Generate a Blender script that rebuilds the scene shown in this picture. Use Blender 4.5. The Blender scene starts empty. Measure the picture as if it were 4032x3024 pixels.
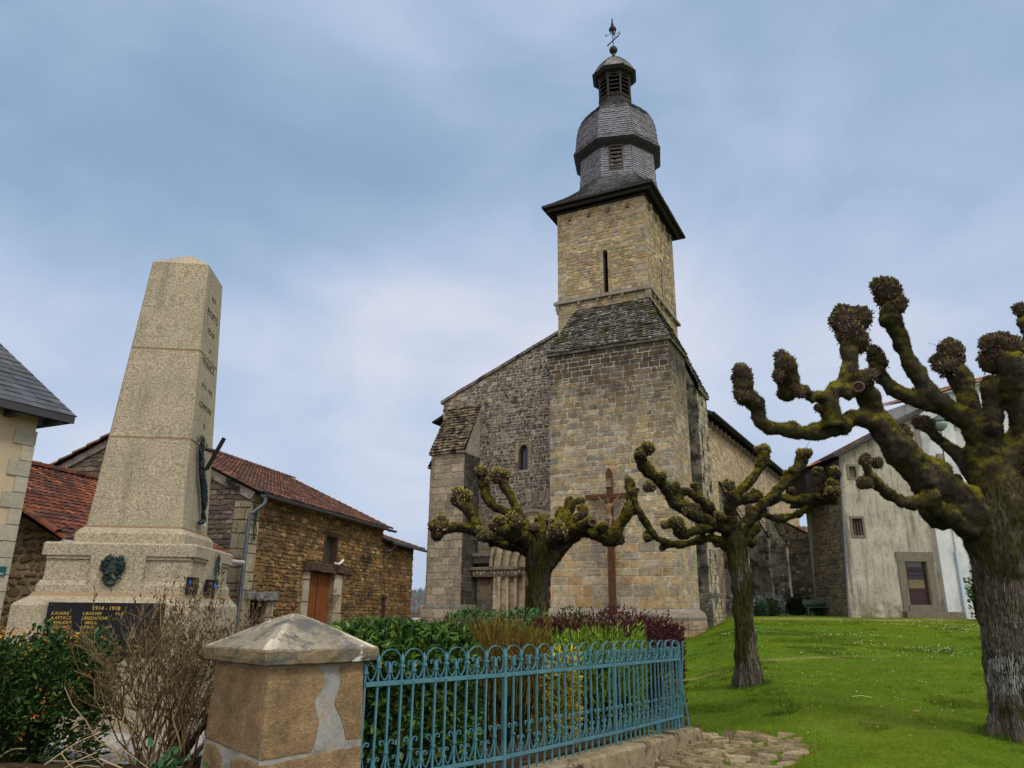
import bpy, math, random
import numpy as np
from mathutils import Vector, Matrix, noise as mnoise
C = bpy.context.scene.collection
SC = bpy.context.scene
R = math.radians
# ------------------------------------------------------------------ camera
FPX, CX, CY, EYE = 2912.0, 2016.0, 1512.0, 1.6
PITCH, ROLL = R(17.0), R(0.6)
_f = np.array([0, math.cos(PITCH), math.sin(PITCH)])
_r0 = np.array([1.0, 0, 0]); _u0 = np.cross(_r0, _f)
_R = _r0*math.cos(ROLL)+_u0*math.sin(ROLL); _U = -_r0*math.sin(ROLL)+_u0*math.cos(ROLL)
cd = bpy.data.cameras.new("camera"); cam = bpy.data.objects.new("camera", cd); C.objects.link(cam)
cd.sensor_width = 36.0; cd.lens = 26.0; cd.clip_start = 0.1; cd.clip_end = 4000
M = Matrix.Identity(4)
for i in range(3):
    M[i][0] = _R[i]; M[i][1] = _U[i]; M[i][2] = -_f[i]
M[2][3] = EYE
cam.matrix_world = M
SC.camera = cam
def ray(u, v): return _f+_R*(u-CX)/FPX-_U*(v-CY)/FPX
def at(u, v, Y):
    d = ray(u, v); return np.array([0, 0, EYE])+d*(Y/d[1])
def atz(u, v, z):
    d = ray(u, v); return np.array([0, 0, EYE])+d*((z-EYE)/d[2])
# ------------------------------------------------------------------ sky, sun, exposure
SC.view_settings.view_transform = 'Standard'; SC.view_settings.look = 'None'
SC.view_settings.gamma = 1.0; SC.view_settings.exposure = 0.12
SUN_EL, SUN_AZ = R(48), R(140)      # azimuth clockwise from +Y: behind the viewer's right shoulder
W = bpy.data.worlds.new("World"); SC.world = W; W.use_nodes = True
def build_world():
    nt = W.node_tree; N = nt.nodes; L = nt.links; N.clear()
    out = N.new('ShaderNodeOutputWorld'); bg = N.new('ShaderNodeBackground')
    sky = N.new('ShaderNodeTexSky'); sky.sky_type = 'NISHITA'; sky.sun_disc = False
    sky.sun_elevation = SUN_EL; sky.sun_rotation = SUN_AZ; sky.air_density = 1.0; sky.dust_density = 2.0
    tc = N.new('ShaderNodeTexCoord')
    def mp(scale, loc=(0, 0, 0), rot=(0, 0, 0)):
        m = N.new('ShaderNodeMapping'); m.inputs['Scale'].default_value = scale
        m.inputs['Location'].default_value = loc; m.inputs['Rotation'].default_value = rot
        L.new(tc.outputs['Generated'], m.inputs['Vector']); return m.outputs['Vector']
    def nz(vec, s, d=5, r=.55, dist=0.):
        n = N.new('ShaderNodeTexNoise'); n.inputs['Scale'].default_value = s; n.inputs['Detail'].default_value = d
        n.inputs['Roughness'].default_value = r; n.inputs['Distortion'].default_value = dist
        L.new(vec, n.inputs['Vector']); return n.outputs['Fac']
    def math_(op, a, b):
        m = N.new('ShaderNodeMath'); m.operation = op
        for i, x in enumerate((a, b)):
            if isinstance(x, (int, float)): m.inputs[i].default_value = x
            else: L.new(x, m.inputs[i])
        return m.outputs[0]
    def rng(x, a, b, c, d):
        m = N.new('ShaderNodeMapRange'); m.interpolation_type = 'SMOOTHSTEP'
        L.new(x, m.inputs[0]); m.inputs[1].default_value = a; m.inputs[2].default_value = b
        m.inputs[3].default_value = c; m.inputs[4].default_value = d; return m.outputs[0]
    sep = N.new('ShaderNodeSeparateXYZ'); L.new(tc.outputs['Generated'], sep.inputs[0])
    big = nz(mp((1.1, 1.1, 2.0), (SKYOFF[0], SKYOFF[1], SKYOFF[2])), 1.35, 3, .45, .5)
    fine = nz(mp((1.2, 1.2, 2.1), (3.1, 0.4, 2.2), (0, .35, 0)), 2.6, 5, .5, .6)
    # a pale bank of cloud low in the middle, a slate-blue stretch higher on the left
    dx = math_('SUBTRACT', sep.outputs[0], SKY_BANK[0]); dz = math_('SUBTRACT', sep.outputs[2], SKY_BANK[1])
    bank = math_('ADD', math_('MULTIPLY', math_('MULTIPLY', dx, dx), 7.0), math_('MULTIPLY', math_('MULTIPLY', dz, dz), 13.0))
    bank = rng(bank, 0.0, 1.0, 1.0, 0.0)
    dx2 = math_('SUBTRACT', sep.outputs[0], SKY_DARK[0]); dz2 = math_('SUBTRACT', sep.outputs[2], SKY_DARK[1])
    dark = math_('ADD', math_('MULTIPLY', math_('MULTIPLY', dx2, dx2), 5.0), math_('MULTIPLY', math_('MULTIPLY', dz2, dz2), 26.0))
    dark = rng(dark, 0.0, 1.0, 1.0, 0.0)
    fine2 = nz(mp((1., 1., 1.7), (7.1, 1.4, 5.2), (0, .25, 0)), 5.5, 6, .6, .9)
    t = math_('ADD', math_('ADD', math_('MULTIPLY', big, .60), math_('MULTIPLY', fine, .34)), math_('MULTIPLY', fine2, .10))
    t = math_('MULTIPLY', math_('SUBTRACT', t, .02), 1.0)
    t = math_('ADD', t, math_('MULTIPLY', bank, .155))
    t = math_('SUBTRACT', t, math_('MULTIPLY', dark, .11))
    ramp = N.new('ShaderNodeValToRGB'); L.new(t, ramp.inputs[0])
    cr = ramp.color_ramp; cr.interpolation = 'B_SPLINE'
    for i, (p, c) in enumerate(SKY_RAMP):
        e = cr.elements[i] if i < 2 else cr.elements.new(p)
        e.position = p; e.color = (*c, 1)
    mul = N.new('ShaderNodeMix'); mul.data_type = 'RGBA'; mul.blend_type = 'MIX'; mul.inputs[0].default_value = .9
    sm = N.new('ShaderNodeMix'); sm.data_type = 'RGBA'; sm.blend_type = 'MULTIPLY'; sm.inputs[0].default_value = 1
    L.new(sky.outputs[0], sm.inputs[6]); sm.inputs[7].default_value = (.1, .1, .1, 1)
    L.new(sm.outputs[2], mul.inputs[6]); L.new(ramp.outputs[0], mul.inputs[7])
    # overcast sky: brighter overhead and behind the viewer, where the veiled sun is
    zen = rng(sep.outputs[2], .72, 1.0, 0, SKY_ZEN)
    back = rng(math_('MULTIPLY', sep.outputs[1], -1.0), -.25, .7, 0, SKY_BACK)
    st = math_('ADD', math_('ADD', zen, back), 1.0)
    # ground-side of the world stays dim
    st = math_('MULTIPLY', st, rng(sep.outputs[2], -.12, 0.0, .35, 1.0))
    # white the light that comes from the bright part of the overcast
    wht = N.new('ShaderNodeMix'); wht.data_type = 'RGBA'
    L.new(rng(math_('ADD', zen, back), 0, .8, 0, .85), wht.inputs[0])
    L.new(mul.outputs[2], wht.inputs[6]); wht.inputs[7].default_value = (.62, .60, .57, 1)
    L.new(wht.outputs[2], bg.inputs['Color']); L.new(st, bg.inputs['Strength'])
    L.new(bg.outputs[0], out.inputs[0])
SKYOFF = (0.35, 0.1, 0.7)
SKY_BANK = (-.02, .31); SKY_DARK = (-.42, .52)
SKY_ZEN, SKY_BACK = 1.2, 1.25
SKY_RAMP = [(.30, (.25, .365, .53)), (.70, (.72, .735, .83)), (.40, (.31, .44, .62)), (.50, (.42, .53, .715)), (.60, (.54, .61, .765))]
build_world()
sl = bpy.data.lights.new("sun", 'SUN'); sl.energy = 1.5; sl.angle = R(11); sl.color = (1, .95, .87)
so = bpy.data.objects.new("sun", sl); C.objects.link(so)
_sd = Vector((math.sin(SUN_AZ)*math.cos(SUN_EL), math.cos(SUN_AZ)*math.cos(SUN_EL), math.sin(SUN_EL)))
so.rotation_euler = _sd.to_track_quat('Z', 'Y').to_euler(); so.location = (10, -10, 40)
# ------------------------------------------------------------------ helpers
def thing(name, label, cat, loc=(0, 0, 0), rz=0., group=None):
    o = bpy.data.objects.new(name, None); C.objects.link(o); o.empty_display_size = .2
    o.location = loc; o.rotation_euler = (0, 0, rz)
    return tag(o, label, cat, group)
def tag(o, label=None, cat=None, group=None, kind=None):
    for k, v in (('label', label), ('category', cat), ('group', group), ('kind', kind)):
        if v: o[k] = v
    return o
def sc(c, k): return tuple(x*k for x in c)
class MB:
    """collects faces with a colour each and links them as one mesh object"""
    def __init__(s): s.V = []; s.F = []; s.K = []; s.MI = []; s.n = 0; s.mi = 0
    def add(s, vs, fs, col=(1, 1, 1)):
        s.V.extend([tuple(map(float, v)) for v in vs]); n = s.n
        for f in fs:
            s.F.append([i+n for i in f]); s.K.append(col); s.MI.append(s.mi)
        s.n += len(vs); return s
    def poly(s, pts, col=(1, 1, 1)): return s.add(pts, [list(range(len(pts)))], col)
    def box(s, x0, x1, y0, y1, z0, z1, col=(1, 1, 1)):
        return s.add([(x0, y0, z0), (x1, y0, z0), (x1, y1, z0), (x0, y1, z0), (x0, y0, z1), (x1, y0, z1), (x1, y1, z1), (x0, y1, z1)],
              [(3, 2, 1, 0), (4, 5, 6, 7), (0, 1, 5, 4), (1, 2, 6, 5), (2, 3, 7, 6), (3, 0, 4, 7)], col)
    def bar(s, a, b, w, h, up=(0, 0, 1), col=(1, 1, 1), ext=0.):
        a = np.array(a, float); b = np.array(b, float); d = b-a; d /= np.linalg.norm(d)
        a = a-d*ext; b = b+d*ext
        up = np.array(up, float); x = np.cross(d, up); x /= np.linalg.norm(x); y = np.cross(x, d)
        P = []
        for p in (a, b):
            for sx, sy in ((-1, -1), (1, -1), (1, 1), (-1, 1)): P.append(p+x*sx*w/2+y*sy*h/2)
        return s.add(P, [(0, 1, 2, 3), (7, 6, 5, 4), (0, 4, 5, 1), (1, 5, 6, 2), (2, 6, 7, 3), (3, 7, 4, 0)], col)
    def frustum(s, lo, hi, col=(1, 1, 1), caps=True):
        """lo, hi: rings of equal length, counter-clockwise seen from above"""
        n = len(lo); fs = [(i, (i+1) % n, n+(i+1) % n, n+i) for i in range(n)]
        if caps: fs += [tuple(range(n-1, -1, -1)), tuple(range(n, 2*n))]
        return s.add(list(lo)+list(hi), fs, col)
    def rings(s, rs, col=(1, 1, 1), caps=True):
        n = len(rs[0]); vs = [p for r in rs for p in r]; fs = []
        for k in range(len(rs)-1):
            fs += [(k*n+i, k*n+(i+1) % n, (k+1)*n+(i+1) % n, (k+1)*n+i) for i in range(n)]
        if caps: fs += [tuple(range(n-1, -1, -1)), tuple(range((len(rs)-1)*n, len(rs)*n))]
        return s.add(vs, fs, col)
    def tube(s, pts, rad, n=8, col=(1, 1, 1), caps=True):
        P = np.array(pts, float); m = len(P)
        rad = [rad]*m if isinstance(rad, (int, float)) else list(rad)
        T = np.gradient(P, axis=0); T /= np.linalg.norm(T, axis=1)[:, None]+1e-12
        ref = np.array([0, 0, 1.]) if abs(T[0][2]) < .9 else np.array([1., 0, 0])
        x = np.cross(T[0], ref); x /= np.linalg.norm(x); rs = []
        for i in range(m):
            x = x-T[i]*(x@T[i]); x /= np.linalg.norm(x)+1e-12; y = np.cross(T[i], x)
            rs.append([P[i]+rad[i]*(x*math.cos(2*math.pi*k/n)+y*math.sin(2*math.pi*k/n)) for k in range(n)])
        return s.rings(rs, col, caps)
    def lathe(s, prof, n=16, c=(0, 0, 0), rot=0., col=(1, 1, 1), caps=True):
        rs = [[(c[0]+r*math.cos(rot+2*math.pi*k/n), c[1]+r*math.sin(rot+2*math.pi*k/n), c[2]+z) for k in range(n)] for r, z in prof]
        return s.rings(rs, col, caps)
    def ball(s, c, r, n=10, m=6, col=(1, 1, 1), sq=(1, 1, 1)):
        prof = [(max(1e-3, math.sin(math.pi*k/m))*r, -math.cos(math.pi*k/m)*r) for k in range(m+1)]
        rs = [[(c[0]+q*sq[0]*math.cos(2*math.pi*k/n), c[1]+q*sq[1]*math.sin(2*math.pi*k/n), c[2]+z*sq[2]) for k in range(n)] for q, z in prof]
        return s.rings(rs, col, True)
    def build(s, name, mats, parent=None, smooth=False, sub=None):
        me = bpy.data.meshes.new(name); me.from_pydata(s.V, [], s.F)
        ms = mats if isinstance(mats, (list, tuple)) else [mats]
        for m in ms: me.materials.append(m)
        if len(ms) > 1: me.polygons.foreach_set('material_index', s.MI)
        ca = me.color_attributes.new('Col', 'FLOAT_COLOR', 'CORNER')
        lt = np.array([len(f) for f in s.F]); K = np.array([(*k[:3], 1.0) for k in s.K], dtype=np.float32)
        ca.data.foreach_set('color', np.repeat(K, lt, axis=0).ravel())
        if smooth: me.polygons.foreach_set('use_smooth', [True]*len(me.polygons))
        me.update()
        o = bpy.data.objects.new(name, me); C.objects.link(o)
        if parent: o.parent = parent
        return o
def np_mesh(name, V, nper, K, mat, parent=None, mi=None):
    """V (m,nper,3) array of m faces, K (m,3) colours -> one mesh"""
    m = V.shape[0]; me = bpy.data.meshes.new(name)
    me.vertices.add(m*nper); me.vertices.foreach_set('co', V.astype(np.float32).ravel())
    me.loops.add(m*nper); me.loops.foreach_set('vertex_index', np.arange(m*nper, dtype=np.int32))
    me.polygons.add(m); me.polygons.foreach_set('loop_start', np.arange(0, m*nper, nper, dtype=np.int32))
    me.update(calc_edges=True)
    ca = me.color_attributes.new('Col', 'FLOAT_COLOR', 'CORNER')
    k4 = np.ones((m, 4), np.float32); k4[:, :3] = K
    ca.data.foreach_set('color', np.repeat(k4, nper, axis=0).ravel())
    for mm in (mat if isinstance(mat, (list, tuple)) else [mat]): me.materials.append(mm)
    o = bpy.data.objects.new(name, me); C.objects.link(o)
    if parent: o.parent = parent
    return o
def curve(pts, n=6):
    """Catmull-Rom through rows of any width"""
    P = np.array(pts, float)
    if len(P) < 3: return np.array([P[0]+(P[-1]-P[0])*t for t in np.linspace(0, 1, n+1)])
    Q = np.vstack([2*P[0]-P[1], P, 2*P[-1]-P[-2]]); out = []
    for i in range(1, len(Q)-2):
        a, b, c, d = Q[i-1], Q[i], Q[i+1], Q[i+2]
        for t in np.arange(n)/n:
            out.append(.5*((2*b)+(c-a)*t+(2*a-5*b+4*c-d)*t*t+(3*b-a-3*c+d)*t**3))
    out.append(P[-1]); return np.array(out)
# ------------------------------------------------------------------ materials
def mat(name, col=(.5, .5, .5), attr=False, var=None, layers=(), bump=(), rough=.9, spec=.25, metal=0., trans=0., coord='Object'):
    m = bpy.data.materials.new(name); m.use_nodes = True; nt = m.node_tree; N = nt.nodes; L = nt.links; N.clear()
    out = N.new('ShaderNodeOutputMaterial'); bs = N.new('ShaderNodeBsdfPrincipled'); L.new(bs.outputs[0], out.inputs[0])
    bs.inputs['Roughness'].default_value = rough; bs.inputs['Specular IOR Level'].default_value = spec; bs.inputs['Metallic'].default_value = metal
    tc = N.new('ShaderNodeTexCoord')
    def nz(s, d=6., r=.6, off=0., st=(1, 1, 1)):
        mp = N.new('ShaderNodeMapping'); mp.inputs['Location'].default_value = (off, off*.7, off*1.3); mp.inputs['Scale'].default_value = st
        L.new(tc.outputs[coord], mp.inputs[0])
        n = N.new('ShaderNodeTexNoise'); n.inputs['Scale'].default_value = s; n.inputs['Detail'].default_value = d; n.inputs['Roughness'].default_value = r
        L.new(mp.outputs[0], n.inputs['Vector']); return n.outputs['Fac']
    def mrange(x, a, b, c=0., d=1., sm=True):
        q = N.new('ShaderNodeMapRange')
        if sm: q.interpolation_type = 'SMOOTHSTEP'
        L.new(x, q.inputs[0]); q.inputs[1].default_value = a; q.inputs[2].default_value = b; q.inputs[3].default_value = c; q.inputs[4].default_value = d
        return q.outputs[0]
    def mix(f, a, b, mode='MIX'):
        q = N.new('ShaderNodeMix'); q.data_type = 'RGBA'; q.blend_type = mode
        if isinstance(f, (int, float)): q.inputs[0].default_value = f
        else: L.new(f, q.inputs[0])
        for i, x in ((6, a), (7, b)):
            if isinstance(x, tuple): q.inputs[i].default_value = (*x[:3], 1)
            else: L.new(x, q.inputs[i])
        return q.outputs[2]
    if attr:
        a = N.new('ShaderNodeAttribute'); a.attribute_name = 'Col'; cur = a.outputs['Color']
        if col != (.5, .5, .5): cur = mix(1.0, cur, col, 'MULTIPLY')
    else:
        rgb = N.new('ShaderNodeRGB'); rgb.outputs[0].default_value = (*col, 1); cur = rgb.outputs[0]
    for v in (var or ()):
        s, lo, hi = v[:3]
        f = mrange(nz(s, 8, .65, s*.37, v[3] if len(v) > 3 else (1, 1, 1)), .28, .72, lo, hi, False)
        cb = N.new('ShaderNodeCombineColor')
        for i in range(3): L.new(f, cb.inputs[i])
        cur = mix(1.0, cur, cb.outputs[0], 'MULTIPLY')
    for i, l in enumerate(layers):
        colr, s, lo, hi = l[:4]; kind = l[4] if len(l) > 4 else 'noise'; st = l[5] if len(l) > 5 else (1, 1, 1); amt = l[6] if len(l) > 6 else 1.0
        f = mrange(nz(s, 8, .68, 3.1*i+s, st), lo, hi, 0, amt)
        if kind == 'up':
            g = N.new('ShaderNodeNewGeometry'); sp = N.new('ShaderNodeSeparateXYZ'); L.new(g.outputs['Normal'], sp.inputs[0])
            mm = N.new('ShaderNodeMath'); mm.operation = 'MULTIPLY'; L.new(f, mm.inputs[0]); L.new(mrange(sp.outputs[2], -.25, .55), mm.inputs[1]); f = mm.outputs[0]
        elif isinstance(kind, tuple):      # ('z', a, b): fades in between two heights of the thing
            sp = N.new('ShaderNodeSeparateXYZ'); L.new(tc.outputs[coord], sp.inputs[0])
            mm = N.new('ShaderNodeMath'); mm.operation = 'MULTIPLY'; L.new(f, mm.inputs[0]); L.new(mrange(sp.outputs[{'x':0,'y':1,'z':2}[kind[0]]], kind[1], kind[2]), mm.inputs[1]); f = mm.outputs[0]
        cur = mix(f, cur, colr)
    L.new(cur, bs.inputs['Base Color'])
    prev = None
    for b in bump:
        s, stg, dist = b[:3]
        bn = N.new('ShaderNodeBump'); bn.inputs['Strength'].default_value = stg; bn.inputs['Distance'].default_value = dist
        L.new(nz(s, 6, .65, s*.11, b[3] if len(b) > 3 else (1, 1, 1)), bn.inputs['Height'])
        if prev: L.new(prev, bn.inputs['Normal'])
        prev = bn.outputs[0]
    if prev: L.new(prev, bs.inputs['Normal'])
    if trans > 0:
        tr = N.new('ShaderNodeBsdfTranslucent'); L.new(cur, tr.inputs[0]); ms = N.new('ShaderNodeMixShader'); ms.inputs[0].default_value = trans
        L.new(bs.outputs[0], ms.inputs[1]); L.new(tr.outputs[0], ms.inputs[2]); L.new(ms.outputs[0], out.inputs[0])
    return m
# ------------------------------------------------------------------ masonry, roofing
def clip(poly, cv):
    out = list(poly); n = len(cv)
    for i in range(n):
        ax, ay = cv[i]; bx, by = cv[(i+1) % n]; inp = out; out = []
        if not inp: return []
        side = lambda p: (bx-ax)*(p[1]-ay)-(by-ay)*(p[0]-ax)
        for j in range(len(inp)):
            p, q = inp[j-1], inp[j]; sp, sq = side(p), side(q)
            if sq >= 0:
                if sp < 0: t = sp/(sp-sq); out.append((p[0]+(q[0]-p[0])*t, p[1]+(q[1]-p[1])*t))
                out.append(q)
            elif sp >= 0: t = sp/(sp-sq); out.append((p[0]+(q[0]-p[0])*t, p[1]+(q[1]-p[1])*t))
    return out
def area(p): return .5*sum(p[i-1][0]*p[i][1]-p[i][0]*p[i-1][1] for i in range(len(p)))
def rect(u0, u1, v0, v1): return [(u0, v0), (u1, v0), (u1, v1), (u0, v1)]
BIG = 1e4
def minus(polys, hole):
    u0, u1, v0, v1 = hole; out = []
    for p in polys:
        for r in (rect(-BIG, u0, -BIG, BIG), rect(u1, BIG, -BIG, BIG), rect(u0, u1, -BIG, v0), rect(u0, u1, v1, BIG)):
            q = clip(p, r)
            if len(q) > 2 and area(q) > 1e-5: out.append(q)
    return out
class Face:
    """a wall plane: origin, horizontal unit U, up V, outward normal N"""
    def __init__(s, org, U, V=(0, 0, 1), N=None):
        s.o = np.array(org, float); s.U = np.array(U, float); s.U /= np.linalg.norm(s.U); s.V = np.array(V, float); s.V /= np.linalg.norm(s.V)
        s.N = np.cross(s.U, s.V) if N is None else np.array(N, float)
    def p(s, u, v, d=0.): return s.o+s.U*u+s.V*v+s.N*d
    def backing(s, mb, poly, holes=(), col=(.4, .36, .3), d=0.):
        ps = [poly]
        for h in holes: ps = minus(ps, h)
        for q in ps: mb.poly([s.p(u, v, d) for u, v in q], col)
    def stones(s, mb, poly, rng, ch=(.24, .36), cw=(.3, .75), gap=.022, dep=.02, jit=.008, pal=((.35, .27, .17),), holes=(), tint=None, skip=0., d0=0., chip=.0, cb=.18):
        us = [q[0] for q in poly]; vs = [q[1] for q in poly]; v = min(vs); top = max(vs); umin, umax = min(us), max(us)
        while v < top:
            h = rng.uniform(*ch)
            if top-v-h < ch[0]*.5: h = top-v
            u = umin-rng.uniform(0, cw[1]*.5)
            while u < umax:
                w = rng.uniform(*cw); hh = h
                sub = [(v, v+h)]
                if rng.random() < .10 and h > .22 and jit < .03: sub = [(v, v+h*.5), (v+h*.5, v+h)]
                for va, vb in sub:
                    g = gap/2
                    c = [(u+g, va+g), (u+w-g, va+g), (u+w-g, vb-g), (u+g, vb-g)]
                    if chip > 0:
                        k = chip*min(w, vb-va)
                        pts = []
                        for i in range(4):
                            p, a, b = c[i], c[i-1], c[(i+1) % 4]
                            la = math.dist(p, a); lb = math.dist(p, b); k1 = k*rng.uniform(.3, 1.5); k2 = k*rng.uniform(.3, 1.5)
                            pts.append((p[0]+(a[0]-p[0])*min(.45, k1/la), p[1]+(a[1]-p[1])*min(.45, k1/la)))
                            pts.append((p[0]+(b[0]-p[0])*min(.45, k2/lb), p[1]+(b[1]-p[1])*min(.45, k2/lb)))
                        c = pts
                    c = [(p[0]+rng.uniform(-jit, jit), p[1]+rng.uniform(-jit, jit)) for p in c]
                    if rng.random() >= skip:
                        qs = [clip(c, poly)]
                        for hl in holes: qs = minus([q for q in qs if len(q) > 2], hl)
                        base = pal[rng.randrange(len(pal))]; k = rng.uniform(1-cb, 1+cb)
                        cu, cvv = u+w/2, (va+vb)/2
                        t = tint(cu, cvv, rng) if tint else (1, 1, 1)
                        col = tuple(base[i]*k*t[i] for i in range(3))
                        dd = d0+dep*rng.uniform(.6, 1.25)
                        for q in qs:
                            if len(q) < 3 or area(q) < .0012: continue
                            mx = sum(p[0] for p in q)/len(q); my = sum(p[1] for p in q)/len(q)
                            n = len(q); ins = .88
                            lo = [s.p(a, b, d0) for a, b in q]; hi = [s.p(mx+(a-mx)*ins-0*mx if abs(a-mx) < .08 else a-math.copysign(.008, a-mx), my+(b-my)*ins if abs(b-my) < .08 else b-math.copysign(.008, b-my), dd) for a, b in q]
                            mb.add(lo+hi, [(i, (i+1) % n, n+(i+1) % n, n+i) for i in range(n)]+[tuple(range(n, 2*n))], col)
                u += w
            v += h
    def reveal(s, mb, hole, depth, col, arch=0., n=8):
        """sides of an opening, going back by depth; arch>0: round head whose top is at v1"""
        u0, u1, v0, v1 = hole
        pts = [(u0, v0), (u1, v0)]
        if arch > 0:
            r = (u1-u0)/2; c = (u0+u1)/2; vs = v1-arch
            arcp = [(c+r*math.cos(math.pi*k/n), vs+arch*math.sin(math.pi*k/n)) for k in range(n+1)]
            pts += arcp
            m = n//2
            mb.poly([s.p(*q) for q in arcp[:m+1]]+[s.p(u1, v1)], col)
            mb.poly([s.p(u0, v1)]+[s.p(*q) for q in arcp[m:]], col)
        else: pts += [(u1, v1), (u0, v1)]
        k = len(pts)
        mb.add([s.p(*q) for q in pts]+[s.p(*q, -depth) for q in pts], [(i, k+i, k+(i+1) % k, (i+1) % k) for i in range(k)], col)
        return pts
def shingles(mb, A, B, Cc, D, row, w, rng, pal, lift=.02, jit=.15, wob=.0, cv=.25, over=.35, tint=None):
    """courses of shingles on the patch A-B (eave) .. D-Cc (top)"""
    A, B, Cc, D = (np.array(p, float) for p in (A, B, Cc, D))
    n0 = np.cross(B-A, D-A)
    if np.linalg.norm(n0) < 1e-6: n0 = np.cross(B-A, Cc-B)
    n0 /= np.linalg.norm(n0)
    H = .5*(np.linalg.norm(D-A)+np.linalg.norm(Cc-B)); nr = max(1, int(round(H/row)))
    for j in range(nr):
        t0 = j/nr; t1 = min(1., (j+1+over)/nr)
        a0 = A+(D-A)*t0; b0 = B+(Cc-B)*t0; a1 = A+(D-A)*t1; b1 = B+(Cc-B)*t1
        ln = np.linalg.norm(b0-a0)
        if ln < .02: continue
        xs = [0.]; x = -rng.uniform(0, w*.8)+w
        while x < ln-.25*w: xs.append(x); x += w*rng.uniform(1-jit*2, 1+jit*2)
        xs.append(ln)
        for k in range(len(xs)-1):
            s0, s1 = xs[k]/ln, xs[k+1]/ln
            e = .004/max(ln, .1); s1 -= e if s1 < 1 else 0
            dr = rng.uniform(-.12, .12)*wob
            p0 = a0+(b0-a0)*s0+(a0-a1)*dr; p1 = a0+(b0-a0)*s1+(a0-a1)*dr; q1 = a1+(b1-a1)*s1; q0 = a1+(b1-a1)*s0
            l = lift*rng.uniform(.75, 1.35)
            c = pal[rng.randrange(len(pal))]; kk = rng.uniform(1-cv, 1+cv); tt = tint(.5*(p0+p1), rng) if tint else (1, 1, 1)
            c = tuple(c[i]*kk*tt[i] for i in range(3))
            mb.add([p0+n0*l, p1+n0*l, q1+n0*.003, q0+n0*.003, p0-n0*.004, p1-n0*.004], [(0, 1, 2, 3), (4, 5, 1, 0)], c)
def canal_tiles(mb, A, B, Cc, D, row, w, rng, pal, tint=None):
    """rows of half-round clay tiles running down the slope from D-Cc to A-B"""
    A, B, Cc, D = (np.array(p, float) for p in (A, B, Cc, D))
    n0 = np.cross(B-A, D-A); n0 /= np.linalg.norm(n0)
    ln = np.linalg.norm(B-A); nc = int(round(ln/w)); H = np.linalg.norm(D-A); nr = int(round(H/row))
    for i in range(nc):
        s0, s1 = i/nc, (i+1)/nc
        for j in range(nr):
            t0 = j/nr-(.06/H if j == 0 else 0); t1 = min(1., (j+1.25)/nr)
            j0 = rng.uniform(-.02, .02); sag = rng.uniform(-.012, .012)
            c = pal[rng.randrange(len(pal))]; kk = rng.uniform(.7, 1.25)
            rows = []
            for t, sc, lf in ((t0+j0/nr, 1.0, .03), (t1, .8, .012)):
                a = A+(D-A)*t; b = B+(Cc-B)*t; ctr = a+(b-a)*(s0+s1)/2; U = (b-a)/np.linalg.norm(b-a); r = ln/nc*.56*sc
                rows.append([ctr+U*(r*math.cos(math.pi*k/5)+sag)+n0*(r*.62*math.sin(math.pi*k/5)+lf-.03) for k in range(6)])
            if tint: tt = tint(rows[0][2], rng); c = tuple(c[q]*tt[q] for q in range(3))
            c = tuple(x*kk for x in c)
            vs = rows[0]+rows[1]; m = 6
            mb.add(vs, [(k+1, k, m+k, m+k+1) for k in range(5)]+[tuple(range(5, -1, -1))], c)
def text_mesh(lines, name, m, parent, font=None):
    """lines: (string, origin, U, V, cap height, shear, align); each line of letters is one thin part"""
    for s, o, U, Vv, h, shear, al in lines:
        cu = bpy.data.curves.new('t', 'FONT'); cu.body = s; cu.size = h/.7; cu.align_x = al; cu.shear = shear; cu.resolution_u = 3
        ob = bpy.data.objects.new('t', cu); C.objects.link(ob)
        dg = bpy.context.evaluated_depsgraph_get(); me = ob.evaluated_get(dg).to_mesh()
        U_ = np.array(U, float); V_ = np.array(Vv, float); N_ = np.cross(U_, V_); o_ = np.array(o, float)
        V = [tuple(o_+U_*v.co[0]+V_*v.co[1]+N_*.002) for v in me.vertices]; F = [list(p.vertices) for p in me.polygons]
        ob.evaluated_get(dg).to_mesh_clear(); bpy.data.objects.remove(ob); bpy.data.curves.remove(cu)
        me = bpy.data.meshes.new(name); me.from_pydata(V, [], F); me.materials.append(m); me.update()
        q = bpy.data.objects.new(name, me); C.objects.link(q); q.parent = parent
# ================================================================== the ground
def sst(x, a, b):
    t = np.clip((np.asarray(x, float)-a)/(b-a), 0, 1); return t*t*(3-2*t)
def ground_z(x, y):
    x = np.asarray(x, float); y = np.asarray(y, float)
    zr = .0448*(y-7.5)*sst(y, 7.0, 9.5)+0*x
    zr = np.where(y > 39, 1.41+.01*(y-39), zr)
    zl = -.08+.03*np.clip(y-12, 0, 24); zl = zl-sst(y, 38, 46)*1.0*sst(-x, 0, 4)
    xc = 2.9+.25*(np.clip(y, 8, 60)-10)
    b = sst(x, xc-1.1, xc+1.3)
    z = zl+(zr-zl)*b
    z = z+.03*np.sin(x*.9+1.3)*np.sin(y*.7)*sst(y, 9, 14)+.012*np.sin(x*2.3)*np.sin(y*1.9+.5)
    return z
KERB = [(-1.13, 6.24, .20), (-.04, 7.32, .20), (1.21, 9.1, .17), (2.42, 11.2, .06)]
rnd = random.Random(4); nrg = np.random.default_rng(7)
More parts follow.
